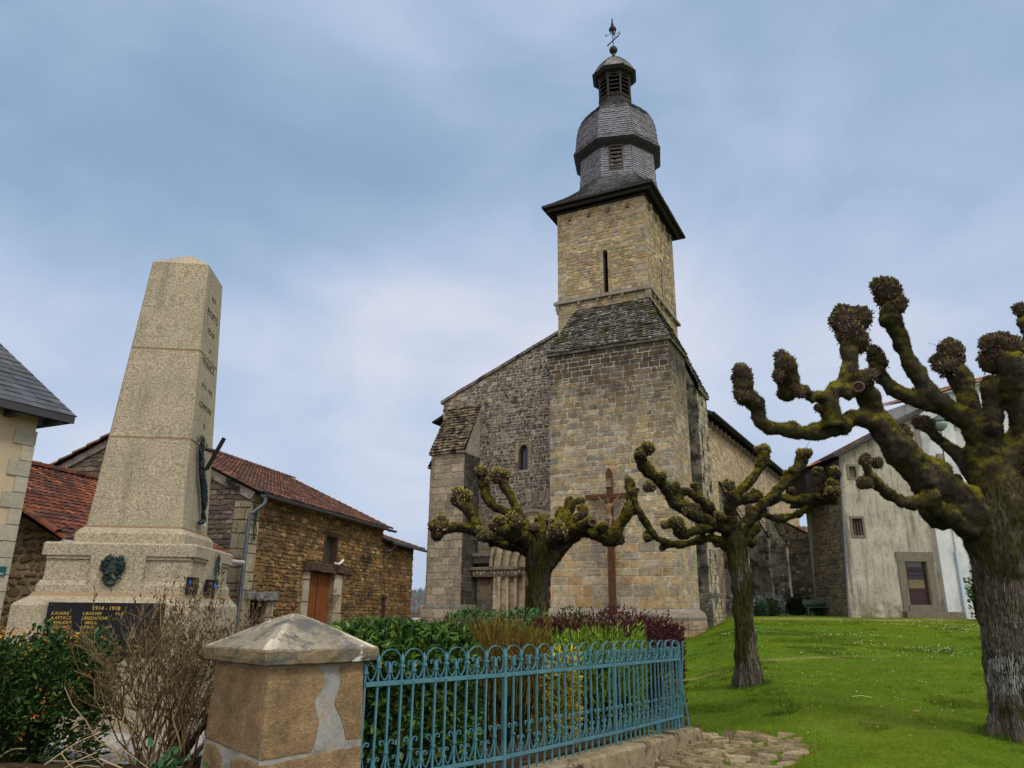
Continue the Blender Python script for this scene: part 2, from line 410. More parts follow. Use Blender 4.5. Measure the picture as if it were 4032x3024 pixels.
def vnoise(x, y, s, seed=0):
    """cheap smooth value noise on arrays"""
    x = np.asarray(x, float)*s+seed*17.3; y = np.asarray(y, float)*s+seed*9.1
    xi = np.floor(x); yi = np.floor(y); fx = x-xi; fy = y-yi; fx = fx*fx*(3-2*fx); fy = fy*fy*(3-2*fy)
    h = lambda a, b: np.modf(np.abs(np.sin(a*127.1+b*311.7)*43758.5453))[0]
    return (h(xi, yi)*(1-fx)+h(xi+1, yi)*fx)*(1-fy)+(h(xi, yi+1)*(1-fx)+h(xi+1, yi+1)*fx)*fy
def fnoise(x, y, s, seed=0): return .5*vnoise(x, y, s, seed)+.3*vnoise(x, y, s*2.1, seed+1)+.2*vnoise(x, y, s*4.3, seed+2)
_pa, _pb = atz(2690, 2566, .72), atz(3480, 2536, .86)
def straw(x, y):
    d = (_pb-_pa)[:2]; L = np.linalg.norm(d); d = d/L; q = (x-_pa[0])*(-d[1])+(y-_pa[1])*d[0]+.35*(fnoise(x, y, .35, 5)-.5)
    t = (x-_pa[0])*d[0]+(y-_pa[1])*d[1]
    s1 = .75*np.exp(-(q/.19)**2)*(1-sst(t, L*.6, L*1.15))
    s2 = np.exp(-((y-37.2-.04*(x-14)+.6*(fnoise(x, y, .3, 9)-.5))/.9)**2)*sst(x, 9.5, 12)
    return np.clip(np.maximum(s1, s2*.8), 0, 1)
def path_in(x, y):
    """1 inside the worn cobbled patch beside the kerb"""
    px = np.array([1.0, 1.55, 2.2, 3.0, 3.6, 3.72, 3.35, 2.65]); 
    yy = np.array([7.0, 7.6, 8.4, 8.9, 9.6, 10.3, 11.2, 12.1])
    edge = np.interp(y, yy, px)+.35*(fnoise(x, y, 1.1, 3)-.5)
    return (1-sst(x-edge, -.12, .12))*(1-sst(y, 11.6, 12.3))
G = mat('ground_soil_grass', attr=True, var=[(14, .6, 1.35), (2.2, .8, 1.2)], bump=[(55, .6, .03)], rough=1, spec=.05)
def ground_col(x, y):
    n1 = fnoise(x, y, .45, 1); n2 = fnoise(x, y, 3., 2)
    g = np.stack([.055+.045*n1, .12+.04*n1, .007+.004*n2], -1)*(.75+.5*n2)[..., None]
    s = straw(x, y)[..., None]; g = g*(1-s)+np.array([.24, .21, .07])*s
    soil = np.array([.085, .055, .03])*(.7+.6*n2)[..., None]
    xc = 2.45+.26*(np.clip(y, 8, 60)-10)
    sh_ = 1.4*sst(y, 12.5, 15); left = (1-sst(x, xc-.9-sh_, xc+.2-sh_))[..., None]
    g = g*(1-left)+soil*left
    # sandy apron round the church foot
    return g
def grid_mesh(name, xs, ys, zf, cf, m):
    X, Y = np.meshgrid(xs, ys, indexing='ij'); Z = zf(X, Y); Kc = cf(X, Y)
    nx, ny = X.shape; idx = np.arange(nx*ny).reshape(nx, ny)
    F = np.stack([idx[:-1, :-1], idx[1:, :-1], idx[1:, 1:], idx[:-1, 1:]], -1).reshape(-1, 4)
    me = bpy.data.meshes.new(name); me.from_pydata(np.stack([X, Y, Z], -1).reshape(-1, 3).tolist(), [], F.tolist())
    ca = me.color_attributes.new('Col', 'FLOAT_COLOR', 'POINT'); k = np.ones((nx*ny, 4), np.float32); k[:, :3] = Kc.reshape(-1, 3)
    ca.data.foreach_set('color', k.ravel()); me.materials.append(m); me.polygons.foreach_set('use_smooth', [True]*len(me.polygons))
    o = bpy.data.objects.new(name, me); C.objects.link(o); o['kind'] = 'structure'; return o
xs = np.unique(np.concatenate([[-900, -300, -120, -60, -40], np.arange(-30, -2, 1.), np.arange(-2, 8, .16), np.arange(8, 26, .4), np.arange(26, 60, 3), [80, 140, 300, 900]]))
ys = np.unique(np.concatenate([[-300, -60, -20, -5, 0, 4], np.arange(6, 13, .14), np.arange(13, 45, .4), np.arange(45, 80, 3), [100, 140, 200, 320, 600, 1500]]))
grid_mesh('ground', xs, ys, lambda x, y: ground_z(x, y)-.05*path_in(x, y)*(x > -1.5)*sst(y, 6.0, 6.6), ground_col, G)
# cobbled patch: flat uneven stones set on edge
def cobbles():
    rg = random.Random(11); mb = MB(); y = 6.4
    th = R(-14); ca, sa = math.cos(th), math.sin(th)
    pal = [(.26, .20, .115), (.30, .235, .14), (.22, .17, .105), (.34, .265, .16), (.27, .20, .11)]
    r = -1.
    for row in range(64):
        h = rg.uniform(.075, .17); u = -1.
        while u < 5.5:
            w = rg.uniform(.13, .46)
            cx, cy = u+w/2, r+h/2
            x = -.3+cx*ca-cy*sa; yy = 7.2+cx*sa+cy*ca
            if float(path_in(x, yy)) > .35 and yy > 6.3:
                z = float(ground_z(x, yy)); k = 7; pts = []
                col = sc(pal[rg.randrange(5)], rg.uniform(.75, 1.25))
                tz = rg.uniform(-.02, .022); tx, ty = rg.uniform(-.16, .16), rg.uniform(-.16, .16); pts2 = []
                for i in range(k):
                    a = 2*math.pi*i/k+rg.uniform(-.25, .25)
                    du = (w/2-.012)*math.copysign(abs(math.cos(a))**.6, math.cos(a))*rg.uniform(.82, 1.05); dv = (h/2-.01)*math.copysign(abs(math.sin(a))**.6, math.sin(a))*rg.uniform(.82, 1.05)
                    px, py = x+du*ca-dv*sa, yy+du*sa+dv*ca
                    pts.append((px, py, z-.06)); pts2.append((x+(px-x)*.86, y_ := yy+(py-yy)*.8, z-.012+tz+tx*du+ty*dv+rg.uniform(-.006, .006)))
                mb.frustum(pts, pts2, col, caps=True)
            u += w
        r += h
    o = mb.build('cobbled_path', mat('cobble_stone', attr=True, var=[(22, .55, 1.3), (90, .75, 1.2)], layers=[((.16, .15, .04), 2.5, .56, .68), ((.05, .04, .025), 9, .62, .72)], bump=[(40, .7, .03), (160, .4, .008)], rough=.95, spec=.1), None)
    o['kind'] = 'structure'
cobbles()
# kerb: a low rendered stone wall top the railing stands on
def kerb():
    mb = MB(); P = np.array([(k[0], k[1]) for k in KERB]); Z = [k[2] for k in KERB]
    pts = []; Pq = np.vstack([P, P[-1]+np.array([.12, .16])]); Zq = Z+[Z[-1]]
    for i in range(len(Pq)-1):
        n = 14
        for t in range(n+(i == len(Pq)-2)):
            q = t/n; pts.append((*(Pq[i]*(1-q)+Pq[i+1]*q), Zq[i]*(1-q)+Zq[i+1]*q))
    pts = np.array(pts); T = np.gradient(pts[:, :2], axis=0); T /= np.linalg.norm(T, axis=1)[:, None]; Nn = np.stack([T[:, 1], -T[:, 0]], 1)
    rg = random.Random(2); rs = []
    for i in range(len(pts)):
        p = pts[i]; r = lambda a: rg.uniform(-a, a)
        prof = [(-.22, -.5), (.20+r(.02), -.5), (.19+r(.015), -.03+r(.012)), (.16+r(.012), r(.008)), (-.2, r(.008)), (-.22, -.03)]
        rs.append([(p[0]+Nn[i][0]*a, p[1]+Nn[i][1]*a, p[2]+b) for a, b in prof])
    mb.rings(rs, (.25, .20, .12))
    o = mb.build('kerb', mat('kerb_stone', attr=True, var=[(6, .6, 1.3), (40, .7, 1.25)], layers=[((.035, .03, .022), 3.2, .50, .62), ((.10, .10, .02), 5, .60, .68, 'up'), ((.42, .40, .36), 8, .66, .74)], bump=[(18, .6, .03), (90, .5, .01)], rough=.95, spec=.1)); o['kind'] = 'structure'
kerb()
# garden bed inside the railing
def gbed_z(x, y): return .16+.05*fnoise(x, y, 1.3, 4)+.22*np.exp(-((y-6.3)/.7)**2)*sst(-x, 1.6, 2.6)+.02*fnoise(x, y, 9, 6)
def garden():
    ys_ = np.arange(4.6, 14.5, .12); nx = 80; V = []; K = []
    kx = np.array([k[0] for k in KERB]); ky = np.array([k[1] for k in KERB])
    for y in ys_:
        xr = np.interp(y, np.concatenate([[4.6, 5.6], ky, [13, 14.6]]), np.concatenate([[-2.4, -1.7], kx-.1, [1.6, .4]])); x = np.linspace(-9, xr, nx)
        for xx in x: V.append((xx, y, float(gbed_z(xx, y))-.25*float(sst(y, 12.5, 14.5))))
    ny = len(ys_); idx = np.arange(ny*nx).reshape(ny, nx); F = np.stack([idx[:-1, :-1], idx[:-1, 1:], idx[1:, 1:], idx[1:, :-1]], -1).reshape(-1, 4)
    me = bpy.data.meshes.new('garden_soil'); me.from_pydata(V, [], F.tolist()); me.polygons.foreach_set('use_smooth', [True]*len(me.polygons))
    me.materials.append(mat('garden_soil', (.075, .05, .03), var=[(9, .5, 1.5), (45, .5, 1.5)], layers=[((.20, .15, .09), 16, .58, .66), ((.05, .08, .02), 1.6, .56, .66)], bump=[(30, .9, .05), (120, .7, .02)], rough=1, spec=.05))
    o = bpy.data.objects.new('garden_soil', me); C.objects.link(o); o['kind'] = 'structure'
    # pale gravel round the monument
    mb = MB(); rg = random.Random(3)
    pts = [(-6.9, 6.95), (-4.5, 7.1), (-3.0, 7.3), (-2.0, 7.9), (-1.9, 12.3), (-7.5, 12.3)]
    mb.poly([(x, y, .262+.01*rg.random()) for x, y in pts], (.42, .38, .32))
    for i in range(5200):
        x, y = rg.uniform(-6.9, -2.2), rg.uniform(7.05, 9.3)
        if y < 7.0+max(0, (x+4.5))*.16: continue
        r = rg.uniform(.012, .03); z = .266; g = rg.uniform(.26, .55); col = (g, g*rg.uniform(.92, .99), g*rg.uniform(.8, .98))
        mb.add([(x-r, y, z), (x, y-r*.8, z), (x+r*1.1, y, z), (x, y+r, z), (x+r*.1, y, z+r*.8)], [(0, 1, 4), (1, 2, 4), (2, 3, 4), (3, 0, 4)], col)
    o = mb.build('gravel', mat('gravel_stone', attr=True, var=[(30, .7, 1.2)], bump=[(80, .8, .02)], rough=.95, spec=.1)); o['kind'] = 'structure'
garden()
# far wooded hill seen between the barn and the church
def hill():
    mb = MB(); rg = random.Random(5); nx = 90; ny = 8; V = []
    for i in range(nx):
        for j in range(ny):
            x = -260+520*i/(nx-1); y = 330+j*26
            h = (12.5+3.0*math.sin(x*.02+1.)+2.*math.sin(x*.07))*math.sin(math.pi*.5*min(1, j/4))
            V.append((x, y, -6+h+rg.uniform(-.6, .6)))
    F = [(i*ny+j, (i+1)*ny+j, (i+1)*ny+j+1, i*ny+j+1) for i in range(nx-1) for j in range(ny-1)]
    mb.add(V, F); o = mb.build('hill', mat('hazed_hill_wood', (.11, .115, .115), var=[(.12, .5, 1.5), (.03, .7, 1.3)], rough=1, spec=0), None, True); o['kind'] = 'structure'  # hill greyed by colour in place of distance haze
    # the bare wood on it, one mass of twiggy crowns, haze painted in
    V = []; K = []
    for i in range(6500):
        x = rg.uniform(-110, 20); y = rg.uniform(325, 420)
        j = (y-330)/26; h = -6+(12.5+3.0*math.sin(x*.02+1.)+2.*math.sin(x*.07))*math.sin(math.pi*.5*min(1, max(0, j)/4))
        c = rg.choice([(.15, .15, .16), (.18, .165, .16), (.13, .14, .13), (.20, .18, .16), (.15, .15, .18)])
        ht = rg.uniform(2.0, 5.5); r = rg.uniform(.8, 2.2); a = rg.uniform(0, 3.14)
        for q in range(3):
            dx, dz = rg.uniform(-r, r), rg.uniform(.2, 1)*ht
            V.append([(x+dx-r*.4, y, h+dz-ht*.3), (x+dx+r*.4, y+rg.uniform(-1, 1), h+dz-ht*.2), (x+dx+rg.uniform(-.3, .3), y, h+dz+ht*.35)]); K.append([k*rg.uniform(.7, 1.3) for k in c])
    o = np_mesh('woodland', np.array(V), 3, np.array(K), mat('hazed_far_wood', attr=True, rough=1, spec=0)); tag(o, 'bare woodland with painted bluish haze covering the far hillside', 'woodland', None, 'stuff')
hill()
# ================================================================== shared materials
STAIN = (.035, .03, .027)
M_ash = mat('dressed_stone', attr=True, var=[(1.3, .75, 1.25), (6, .62, 1.35), (22, .6, 1.4)], layers=[((.06, .052, .045), .9, .58, .74, 'noise', (1, 1, .6), .8), ((.50, .47, .40), 8, .66, .74, 'noise', (1, 1, 1), .8), ((.045, .038, .03), 15, .64, .72)], bump=[(9, .5, .03), (40, .5, .012)], rough=.95, spec=.12)
M_pier = mat('weathered_ashlar', attr=True, var=[(1.0, .8, 1.2), (5, .62, 1.35), (20, .58, 1.4)], layers=[((.52, .49, .42), 7, .62, .72, 'noise', (1, 1, 1), .75), ((.05, .043, .038), 14, .62, .70), ((.042, .035, .034), 1.25, .46, .64, ('z', 8.6, 13.6), (1, 1, .8), .75), ((.40, .375, .32), 1.4, .56, .70, ('z', 7, 2.2), (1, 1, 1), .55), ((.30, .18, .075), 1.9, .60, .70, 'noise', (1, 1, 1), .6)], bump=[(9, .5, .03), (40, .5, .012)], rough=.95, spec=.12)
M_gab = mat('gable_rubble', attr=True, var=[(1.2, .7, 1.3), (12, .6, 1.4)], layers=[((.48, .46, .43), 2.2, .54, .70, 'noise', (1, 1, 1), .55), ((.62, .60, .56), 10, .63, .71), ((.018, .016, .018), 1.3, .56, .70)], bump=[(14, .6, .03), (50, .5, .012)], rough=.95, spec=.1)
M_head = mat('golden_lichen_slates', attr=True, var=[(3, .5, 1.4), (14, .5, 1.5)], layers=[((.028, .023, .02), 3.2, .46, .56), ((.52, .48, .36), 9, .64, .72)], bump=[(8, .8, .06), (50, .5, .015)], rough=.95, spec=.1)
M_rub = mat('rubble_stone', attr=True, var=[(1.5, .75, 1.25), (16, .7, 1.3)], layers=[((.55, .54, .50), 9.5, .68, .76)], bump=[(14, .6, .03), (50, .5, .012)], rough=.95, spec=.1)
M_lich = mat('lichened_stone', attr=True, var=[(1.6, .6, 1.25), (14, .7, 1.3)], layers=[((.03, .027, .025), 1.7, .46, .62), ((.58, .57, .52), 5.2, .62, .68)], bump=[(9, .6, .03), (40, .5, .012)], rough=.95, spec=.1)
M_roofst = mat('stone_slates', attr=True, var=[(3, .5, 1.4), (18, .6, 1.4)], layers=[((.025, .022, .022), 1.6, .54, .66), ((.46, .45, .41), 5.5, .55, .62), ((.055, .060, .010), .9, .50, .60), ((.17, .165, .02), 1.9, .62, .70)], bump=[(10, .7, .04), (50, .5, .015)], rough=.95, spec=.1)
M_shing = mat('wood_shingles', attr=True, var=[(1.2, .75, 1.2), (20, .7, 1.3, (1, 1, .25))], layers=[((.05, .055, .03), 1.1, .62, .76)], bump=[(40, .4, .01, (1, 1, .2))], rough=.7, spec=.3)
M_darkwood = mat('dark_timber', (.028, .024, .024), var=[(6, .6, 1.5)], bump=[(20, .4, .01)], rough=.8, spec=.25)
M_dark = mat('dark_interior', (.006, .006, .007), rough=1, spec=0)
M_slats = mat('louvre_slats', (.05, .042, .038), var=[(5, .6, 1.5)], rough=.8)
M_iron = mat('wrought_iron', (.018, .018, .026), rough=.5, spec=.4, metal=.3)
M_tile = mat('clay_tiles', attr=True, var=[(2.4, .7, 1.2), (22, .7, 1.3)], layers=[((.035, .028, .024), 1.8, .54, .68), ((.30, .28, .22), 12, .70, .77)], bump=[(30, .4, .01)], rough=.9, spec=.15)
M_zinc = mat('zinc_gutter', (.11, .125, .15), var=[(5, .7, 1.2)], rough=.45, spec=.5, metal=.6)
M_glass = mat('leaded_glass', (.03, .025, .035), var=[(12, .5, 1.6)], rough=.25, spec=.5)
# ================================================================== the church
CH = thing('church', 'stone village church with square tower under a shingled wooden bell dome', 'church', (7.1716, 36, 0), -R(27))
WARM = [(.315, .245, .145), (.30, .24, .15), (.335, .25, .14), (.28, .235, .165), (.35, .285, .185), (.26, .23, .18), (.31, .22, .125), (.29, .25, .19)]
RUBY = [(.36, .28, .15), (.33, .25, .14), (.29, .23, .15), (.25, .23, .19), (.37, .28, .145), (.31, .20, .13), (.28, .24, .18), (.40, .33, .22)]
GREY = [(.25, .225, .18), (.20, .18, .15), (.30, .26, .19), (.24, .21, .165), (.32, .28, .21)]
DARKR = [(.13, .105, .08), (.09, .076, .064), (.17, .135, .095), (.21, .16, .105), (.15, .115, .085), (.11, .095, .08)]
X, Y, Z = np.eye(3)
def church():
    rg = random.Random(21)
    # ---- bell tower
    mb = MB(); fr = Face((-5.2, 0, 0), X, Z, -Y); sd = Face((0, 0, 0), Y, Z, X)
    slit_f = (2.71, 2.99, 18.12, 20.75); slit_s = (2.68, 2.96, 18.25, 20.95)
    poly = rect(0, 5.2, 12.5, 23.75); polys = rect(0, 5.8, 12.5, 23.75)
    mort = (.41, .32, .20)
    fr.backing(mb, poly, [slit_f], mort); sd.backing(mb, polys, [slit_s], mort)
    fr.reveal(mb, slit_f, .5, (.2, .17, .12), .14); sd.reveal(mb, slit_s, .5, (.2, .17, .12), .14)
    mb.box(-5.2, -.05, 5.7, 5.8, 12.5, 23.7, mort); mb.box(-5.2, -5.15, .05, 5.7, 12.5, 23.7, mort)
    q = [rect(-.0, .55, 12.5, 23.6), rect(4.6, 5.2, 12.5, 23.6), rect(0, .6, 12.5, 23.6), rect(5.2, 5.8, 12.5, 23.6)]
    for f, qq in ((fr, q[0]), (fr, q[1]), (sd, q[2]), (sd, q[3])):
        f.stones(mb, qq, rg, (.26, .42), (.55, .9), .018, .022, .006, WARM, cb=.12)
    for f, p_, hl in ((fr, rect(.56, 4.59, 12.5, 23.6), [(2.5, 3.2, 17.9, 21.05)]), (sd, rect(.61, 5.19, 12.5, 23.6), [(2.45, 3.2, 18, 21.2)])):
        f.stones(mb, p_, rg, (.13, .24), (.16, .48), .035, .03, .022, RUBY, hl, chip=.22, skip=.06)
    for f, h in ((fr, slit_f), (sd, slit_s)):     # dressed jambs and head of the slits
        for s_, u in ((-1, h[0]-.21), (1, h[1])): f.stones(mb, rect(u, u+.2, h[2], h[3]), rg, (.3, .55), (.5, .6), .012, .025, .004, WARM)
        f.stones(mb, rect(h[0]-.22, h[1]+.22, h[3]+.01, h[3]+.32), rg, (.31, .31), (1, 1), .01, .03, .0, [(.40, .31, .19)])
    mb.build('tower_wall', M_ash, CH)
    mb = MB(); mb.box(-2.49, -2.2, .45, .5, 18.1, 20.9); mb.build('slit_opening', M_dark, CH); mb = MB(); mb.box(-.5, -.45, 2.6, 3.0, 18.2, 21.1); mb.build('slit_opening', M_dark, CH)
    # string course and the little corbels under it, and under the eaves
    mb = MB(); c = (.24, .22, .18)
    for z0, z1, pr in ((17.93, 18.06, .20), (18.063, 18.16, .11)): mb.box(-5.2-pr, pr, -pr, 5.8+pr, z0, z1, c)
    mb.build('string_course', M_ash, CH)
    def corbel(x0, x1, y0, y1, z0, z1, cc): q = MB(); q.rings([[(x0+(x1-x0)*.2, y0+(y1-y0)*.3, z0), (x1-(x1-x0)*.2, y0+(y1-y0)*.3, z0), (x1-(x1-x0)*.2, y1, z0), (x0+(x1-x0)*.2, y1, z0)], [(x0, y0, (z0+z1)/2), (x1, y0, (z0+z1)/2), (x1, y1, (z0+z1)/2), (x0, y1, (z0+z1)/2)], [(x0, y0, z1), (x1, y0, z1), (x1, y1, z1), (x0, y1, z1)]], cc); q.build('corbel', M_ash, CH)
    for u in (-4.0, -2.9, -2.2, -1.5): corbel(u, u+.16, -.15, .02, 17.72, 17.928, (.27, .23, .16))
    for u in (.7, 1.5, 2.4, 4.1): corbel(-.02, .15, u, u+.16, 17.72, 17.928, (.27, .23, .16))
    corbel(-5.3, -5.1, -.13, .1, 17.4, 17.928, c); corbel(-.12, .14, -.14, .12, 17.45, 17.928, c)
    for i in range(4): u = -4.5+i*1.15; corbel(u, u+.2, -.22, .02, 23.05, 23.32, (.20, .15, .10))
    for i in range(4): u = .6+i*1.3; corbel(-.02, .22, u, u+.2, 23.05, 23.32, (.20, .15, .10))
    # ---- roof skirt, octagonal drum, bell dome and lantern
    cx, cy = -2.38, 2.9; rot = R(16)
    SH = [(.185, .178, .205), (.17, .162, .19), (.20, .192, .215), (.155, .15, .172)]
    SHD = [(.09, .09, .095), (.11, .108, .112), (.075, .075, .08)]
    def octo(ap, z): r = ap/math.cos(math.pi/8); return [np.array([cx+r*math.cos(rot+math.pi/8+math.pi/4*k-math.pi/2), cy+r*math.sin(rot+math.pi/8+math.pi/4*k-math.pi/2), z]) for k in range(8)]
    def sq(h, hy, z, n=2):
        # square ring as 8 points matched to the octagon: corners and edge points
        out = []
        for k in range(8):
            a = rot+math.pi/8+math.pi/4*k-math.pi/2; dx, dy = math.cos(a), math.sin(a); s_ = min(h/abs(dx) if abs(dx) > 1e-6 else 9e9, hy/abs(dy) if abs(dy) > 1e-6 else 9e9)
            out.append(np.array([-2.6+dx*s_, 2.9+dy*s_, z]))
        return out
    def lerp(a, b, t): return [p*(1-t)+q_*t for p, q_ in zip(a, b)]
    eh, ey = 3.28, 3.58
    # the skirt: from a square eave up a hollow curve to the drum
    ca_ = math.atan2(ey, eh); ANG_ = sorted([2*math.pi*i/32 for i in range(32)]+[ca_, math.pi-ca_, math.pi+ca_, 2*math.pi-ca_]+[(rot+math.pi/8+math.pi/4*k-math.pi/2) % (2*math.pi) for k in range(8)])
    def ring(t):
        z = 24.02+1.95*t; s_ = 1-(1-t)**1.4
        out = []
        for a in ANG_:
            dx, dy = math.cos(a), math.sin(a)
            sqd = min(eh/abs(dx) if abs(dx) > 1e-6 else 9e9, ey/abs(dy) if abs(dy) > 1e-6 else 9e9)
            od = 2.22/math.cos(((a-rot+math.pi/2+math.pi/8) % (math.pi/4))-math.pi/8)
            out.append(np.array([(-2.6+dx*sqd)*(1-s_)+(cx+dx*od)*s_, (2.9+dy*sqd)*(1-s_)+(cy+dy*od)*s_, z]))
        return out
    mb = MB(); tt = [0, .1, .22, .36, .52, .70, .86, 1.0]; rr = [ring(t) for t in tt]
    # put exact corners in the eave ring
    for a_, b_ in zip(rr[:-1], rr[1:]):
        for i in range(len(ANG_)):
            shingles(mb, a_[i], a_[(i+1) % len(ANG_)], b_[(i+1) % len(ANG_)], b_[i], .14, .17, rg, SHD, .03, .2, .3)
    mb.build('tower_roof', M_shing, CH)
    mb = MB(); e = [(-5.9, -.7), (.7, -.7), (.7, 6.5), (-5.9, 6.5)]
    z0 = 23.90
    mb.box(-5.9, .7, -.7, -.62, z0, 24.0); mb.box(-5.9, .7, 6.42, 6.5, z0, 24.0); mb.box(-5.9, -5.82, -.62, 6.42, z0, 24.0); mb.box(.62, .7, -.62, 6.42, z0, 24.0)
    mb.poly([(-5.82, -.62, 23.93), (.62, -.62, 23.93), (.62, 6.42, 23.93), (-5.82, 6.42, 23.93)])
    for y0, y1 in ((-.45, -.30), (6.0, 6.15)): mb.box(-5.7, .5, y0, y1, 23.72, 23.925)
    for x0, x1 in ((-5.65, -5.5), (.30, .45)): mb.box(x0, x1, -.29, 5.99, 23.72, 23.925)
    mb.box(-5.3, .1, -.1, 5.9, 23.6, 23.715); 
    mb.build('eave_boards', M_darkwood, CH)
    # drum
    mb = MB(); a = octo(2.24, 25.65); b = octo(2.12, 28.25)
    for k in range(8):
        A, B, Cc, D = a[k-1], a[k], b[k], b[k-1]
        shingles(mb, A, B, Cc, D, .165, .15, rg, SH, .05, .15, .05, .1)
    mb.build('drum', M_shing, CH)
    # louvred window in the facing side of the drum
    mid = (a[7]+a[0])/2; mid2 = (b[7]+b[0])/2; Uo = (a[0]-a[7])/np.linalg.norm(a[0]-a[7]); No = np.cross(Uo, Z)
    c0 = mid*(1-.33)+mid2*.33
    lv = MB()
    def obx(m_, u0, u1, v0, v1, d0, d1, ctr, col=(1, 1, 1)):
        P = [ctr+Uo*u+Z*v+No*d for d in (d0, d1) for u, v in ((u0, v0), (u1, v0), (u1, v1), (u0, v1))]
        m_.add(P, [(0, 1, 2, 3), (7, 6, 5, 4), (0, 4, 5, 1), (1, 5, 6, 2), (2, 6, 7, 3), (3, 7, 4, 0)], col)
    hw, v0, v1 = .36, -.22, 1.22
    mbk = MB(); obx(mbk, -hw, hw, v0, v1, -.02, .02, c0); mbk.build('louvre_opening', M_dark, CH)
    for s_ in (-1, 1): obx(lv, s_*hw-.04, s_*hw+.04, v0-.05, v1+.05, -.03, .07, c0)
    obx(lv, -hw-.06, hw+.06, v1+.003, v1+.09, -.03, .10, c0); obx(lv, -hw-.06, hw+.06, v0-.08, v0-.003, -.03, .10, c0)
    for i in range(5):
        zz = v0+.08+i*.28; P = [c0+Uo*u+Z*v+No*d for (v, d) in ((zz, .09), (zz+.05, .10), (zz+.20, .02), (zz+.15, .02)) for u in (-hw+.05, hw-.05)]
        lv.add(P, [(0, 1, 3, 2), (2, 3, 5, 4), (4, 5, 7, 6), (6, 7, 1, 0), (0, 2, 4, 6), (1, 7, 5, 3)])
    lv.build('louvre', M_slats, CH)
    # overhanging ring under the dome
    mb = MB(); mb.rings([octo(2.13, 27.75), octo(2.5, 28.1), octo(2.54, 28.2), octo(2.3, 28.3)], caps=False); mb.rings([octo(2.16, 28.0), octo(2.2, 28.02)], caps=True)
    mb.build('dome_eave', M_darkwood, CH)
    mb = MB(); prof = [(2.56, 28.19), (2.43, 28.55), (2.40, 29.1), (2.35, 29.6), (2.25, 30.1), (2.08, 30.55), (1.86, 30.95), (1.58, 31.3), (1.26, 31.62), (.98, 31.9)]
    rs = [octo(p_, z) for p_, z in prof]
    for a_, b_ in zip(rs[:-1], rs[1:]):
        for k in range(8): shingles(mb, a_[k-1], a_[k], b_[k], b_[k-1], .15, .16, rg, SH if a_[0][2] < 30.4 else SH[:2]+SHD, .05, .15, .1, .1)
    mb.build('dome', M_shing, CH)
    # lantern
    mb = MB(); mb.rings([octo(1.08, 31.82), octo(1.08, 31.9), octo(.98, 31.95), octo(.97, 32.3), octo(1.02, 32.32), octo(1.02, 32.4), octo(.5, 32.42)])
    P8 = octo(.93, 0.); 
    for k in range(8):
        p = P8[k]; mb.tube([(p[0], p[1], 32.38), (p[0], p[1], 34.1)], .075, 6)
        A, B = P8[k-1], P8[k]; U = (B-A)/np.linalg.norm(B-A); Nn = np.cross(U, Z); m_ = (A+B)/2
        arc = [(-.27, 33.75)]+[(-.27*math.cos(math.pi*t/6), 33.75+.24*math.sin(math.pi*t/6)) for t in range(1, 6)]+[(.27, 33.75)]
        for s_ in (0, 1):    # spandrels over the arched openings
            seg = arc[:4] if s_ == 0 else arc[3:]
            pts = seg+([(0, 34.1), (-.32, 34.1), (-.32, 33.75)] if s_ == 0 else [(.32, 33.75), (.32, 34.1), (0, 34.1)])
            mb.poly([m_+U*u+Z*z-Nn*.01 for u, z in pts])
    mb.rings([octo(.9, 34.08), octo(1.2, 34.16), octo(1.32, 34.3), octo(1.2, 34.36), octo(.6, 34.4)])
    mb.build('lantern', M_darkwood, CH)
    mb = MB(); mb.rings([octo(.62, 32.4), octo(.62, 34.1)]); mb.build('lantern_core', M_dark, CH)
    mb = MB()
    for k in range(8):
        A, B = P8[k-1], P8[k]; U = (B-A)/np.linalg.norm(B-A); Nn = np.cross(U, Z); m_ = (A+B)/2
        for i in range(5):
            zz = 32.5+i*.3
            mb.add([m_+U*u+Z*(zz+dz)+Nn*d for dz, d in ((0, .05), (.035, .06), (.2, -.12), (.165, -.13)) for u in (-.28, .28)], [(0, 1, 3, 2), (2, 3, 5, 4), (4, 5, 7, 6), (6, 7, 1, 0)])
    mb.build('lantern_louvre', M_slats, CH)
    mb = MB(); prof = [(1.36, 34.29), (1.24, 34.5), (1.1, 34.8), (.93, 35.1), (.72, 35.38), (.48, 35.6), (.2, 35.74)]
    rs = [octo(p_, z) for p_, z in prof]
    for a_, b_ in zip(rs[:-1], rs[1:]):
        for k in range(8): shingles(mb, a_[k-1], a_[k], b_[k], b_[k-1], .13, .14, rg, [(.19, .18, .17), (.24, .22, .205), (.15, .14, .13)], .02, .15, .1)
    mb.build('lantern_roof', M_shing, CH)
    mb = MB(); mb.lathe([(.16, 35.7), (.12, 35.95), (.1, 36.3)], 10, (cx, cy, 0)); mb.ball((cx, cy, 36.52), .27, 16, 10); mb.build('finial_ball', M_darkwood, CH, True)
    # weather vane
    mb = MB(); mb.tube([(cx, cy, 36.7), (cx, cy, 38.0)], .032, 6)
    d = np.array([.86, -.51, 0]); c0 = np.array([cx, cy, 37.28])
    mb.bar(c0-d*.55, c0+d*.55, .05, .06)
    for s_ in (-1, 1):
        e_ = c0+d*.5*s_; mb.bar(e_-Z*.09, e_+Z*.09, .03, .05, d); mb.add([e_+d*.16*s_, e_+Z*.05, e_-Z*.05], [(0, 1, 2)])
    d2 = np.array([.985, .17, 0]); c1 = np.array([cx, cy, 37.78]); mb.bar(c1-d2*.4, c1+d2*.4, .02, .02)
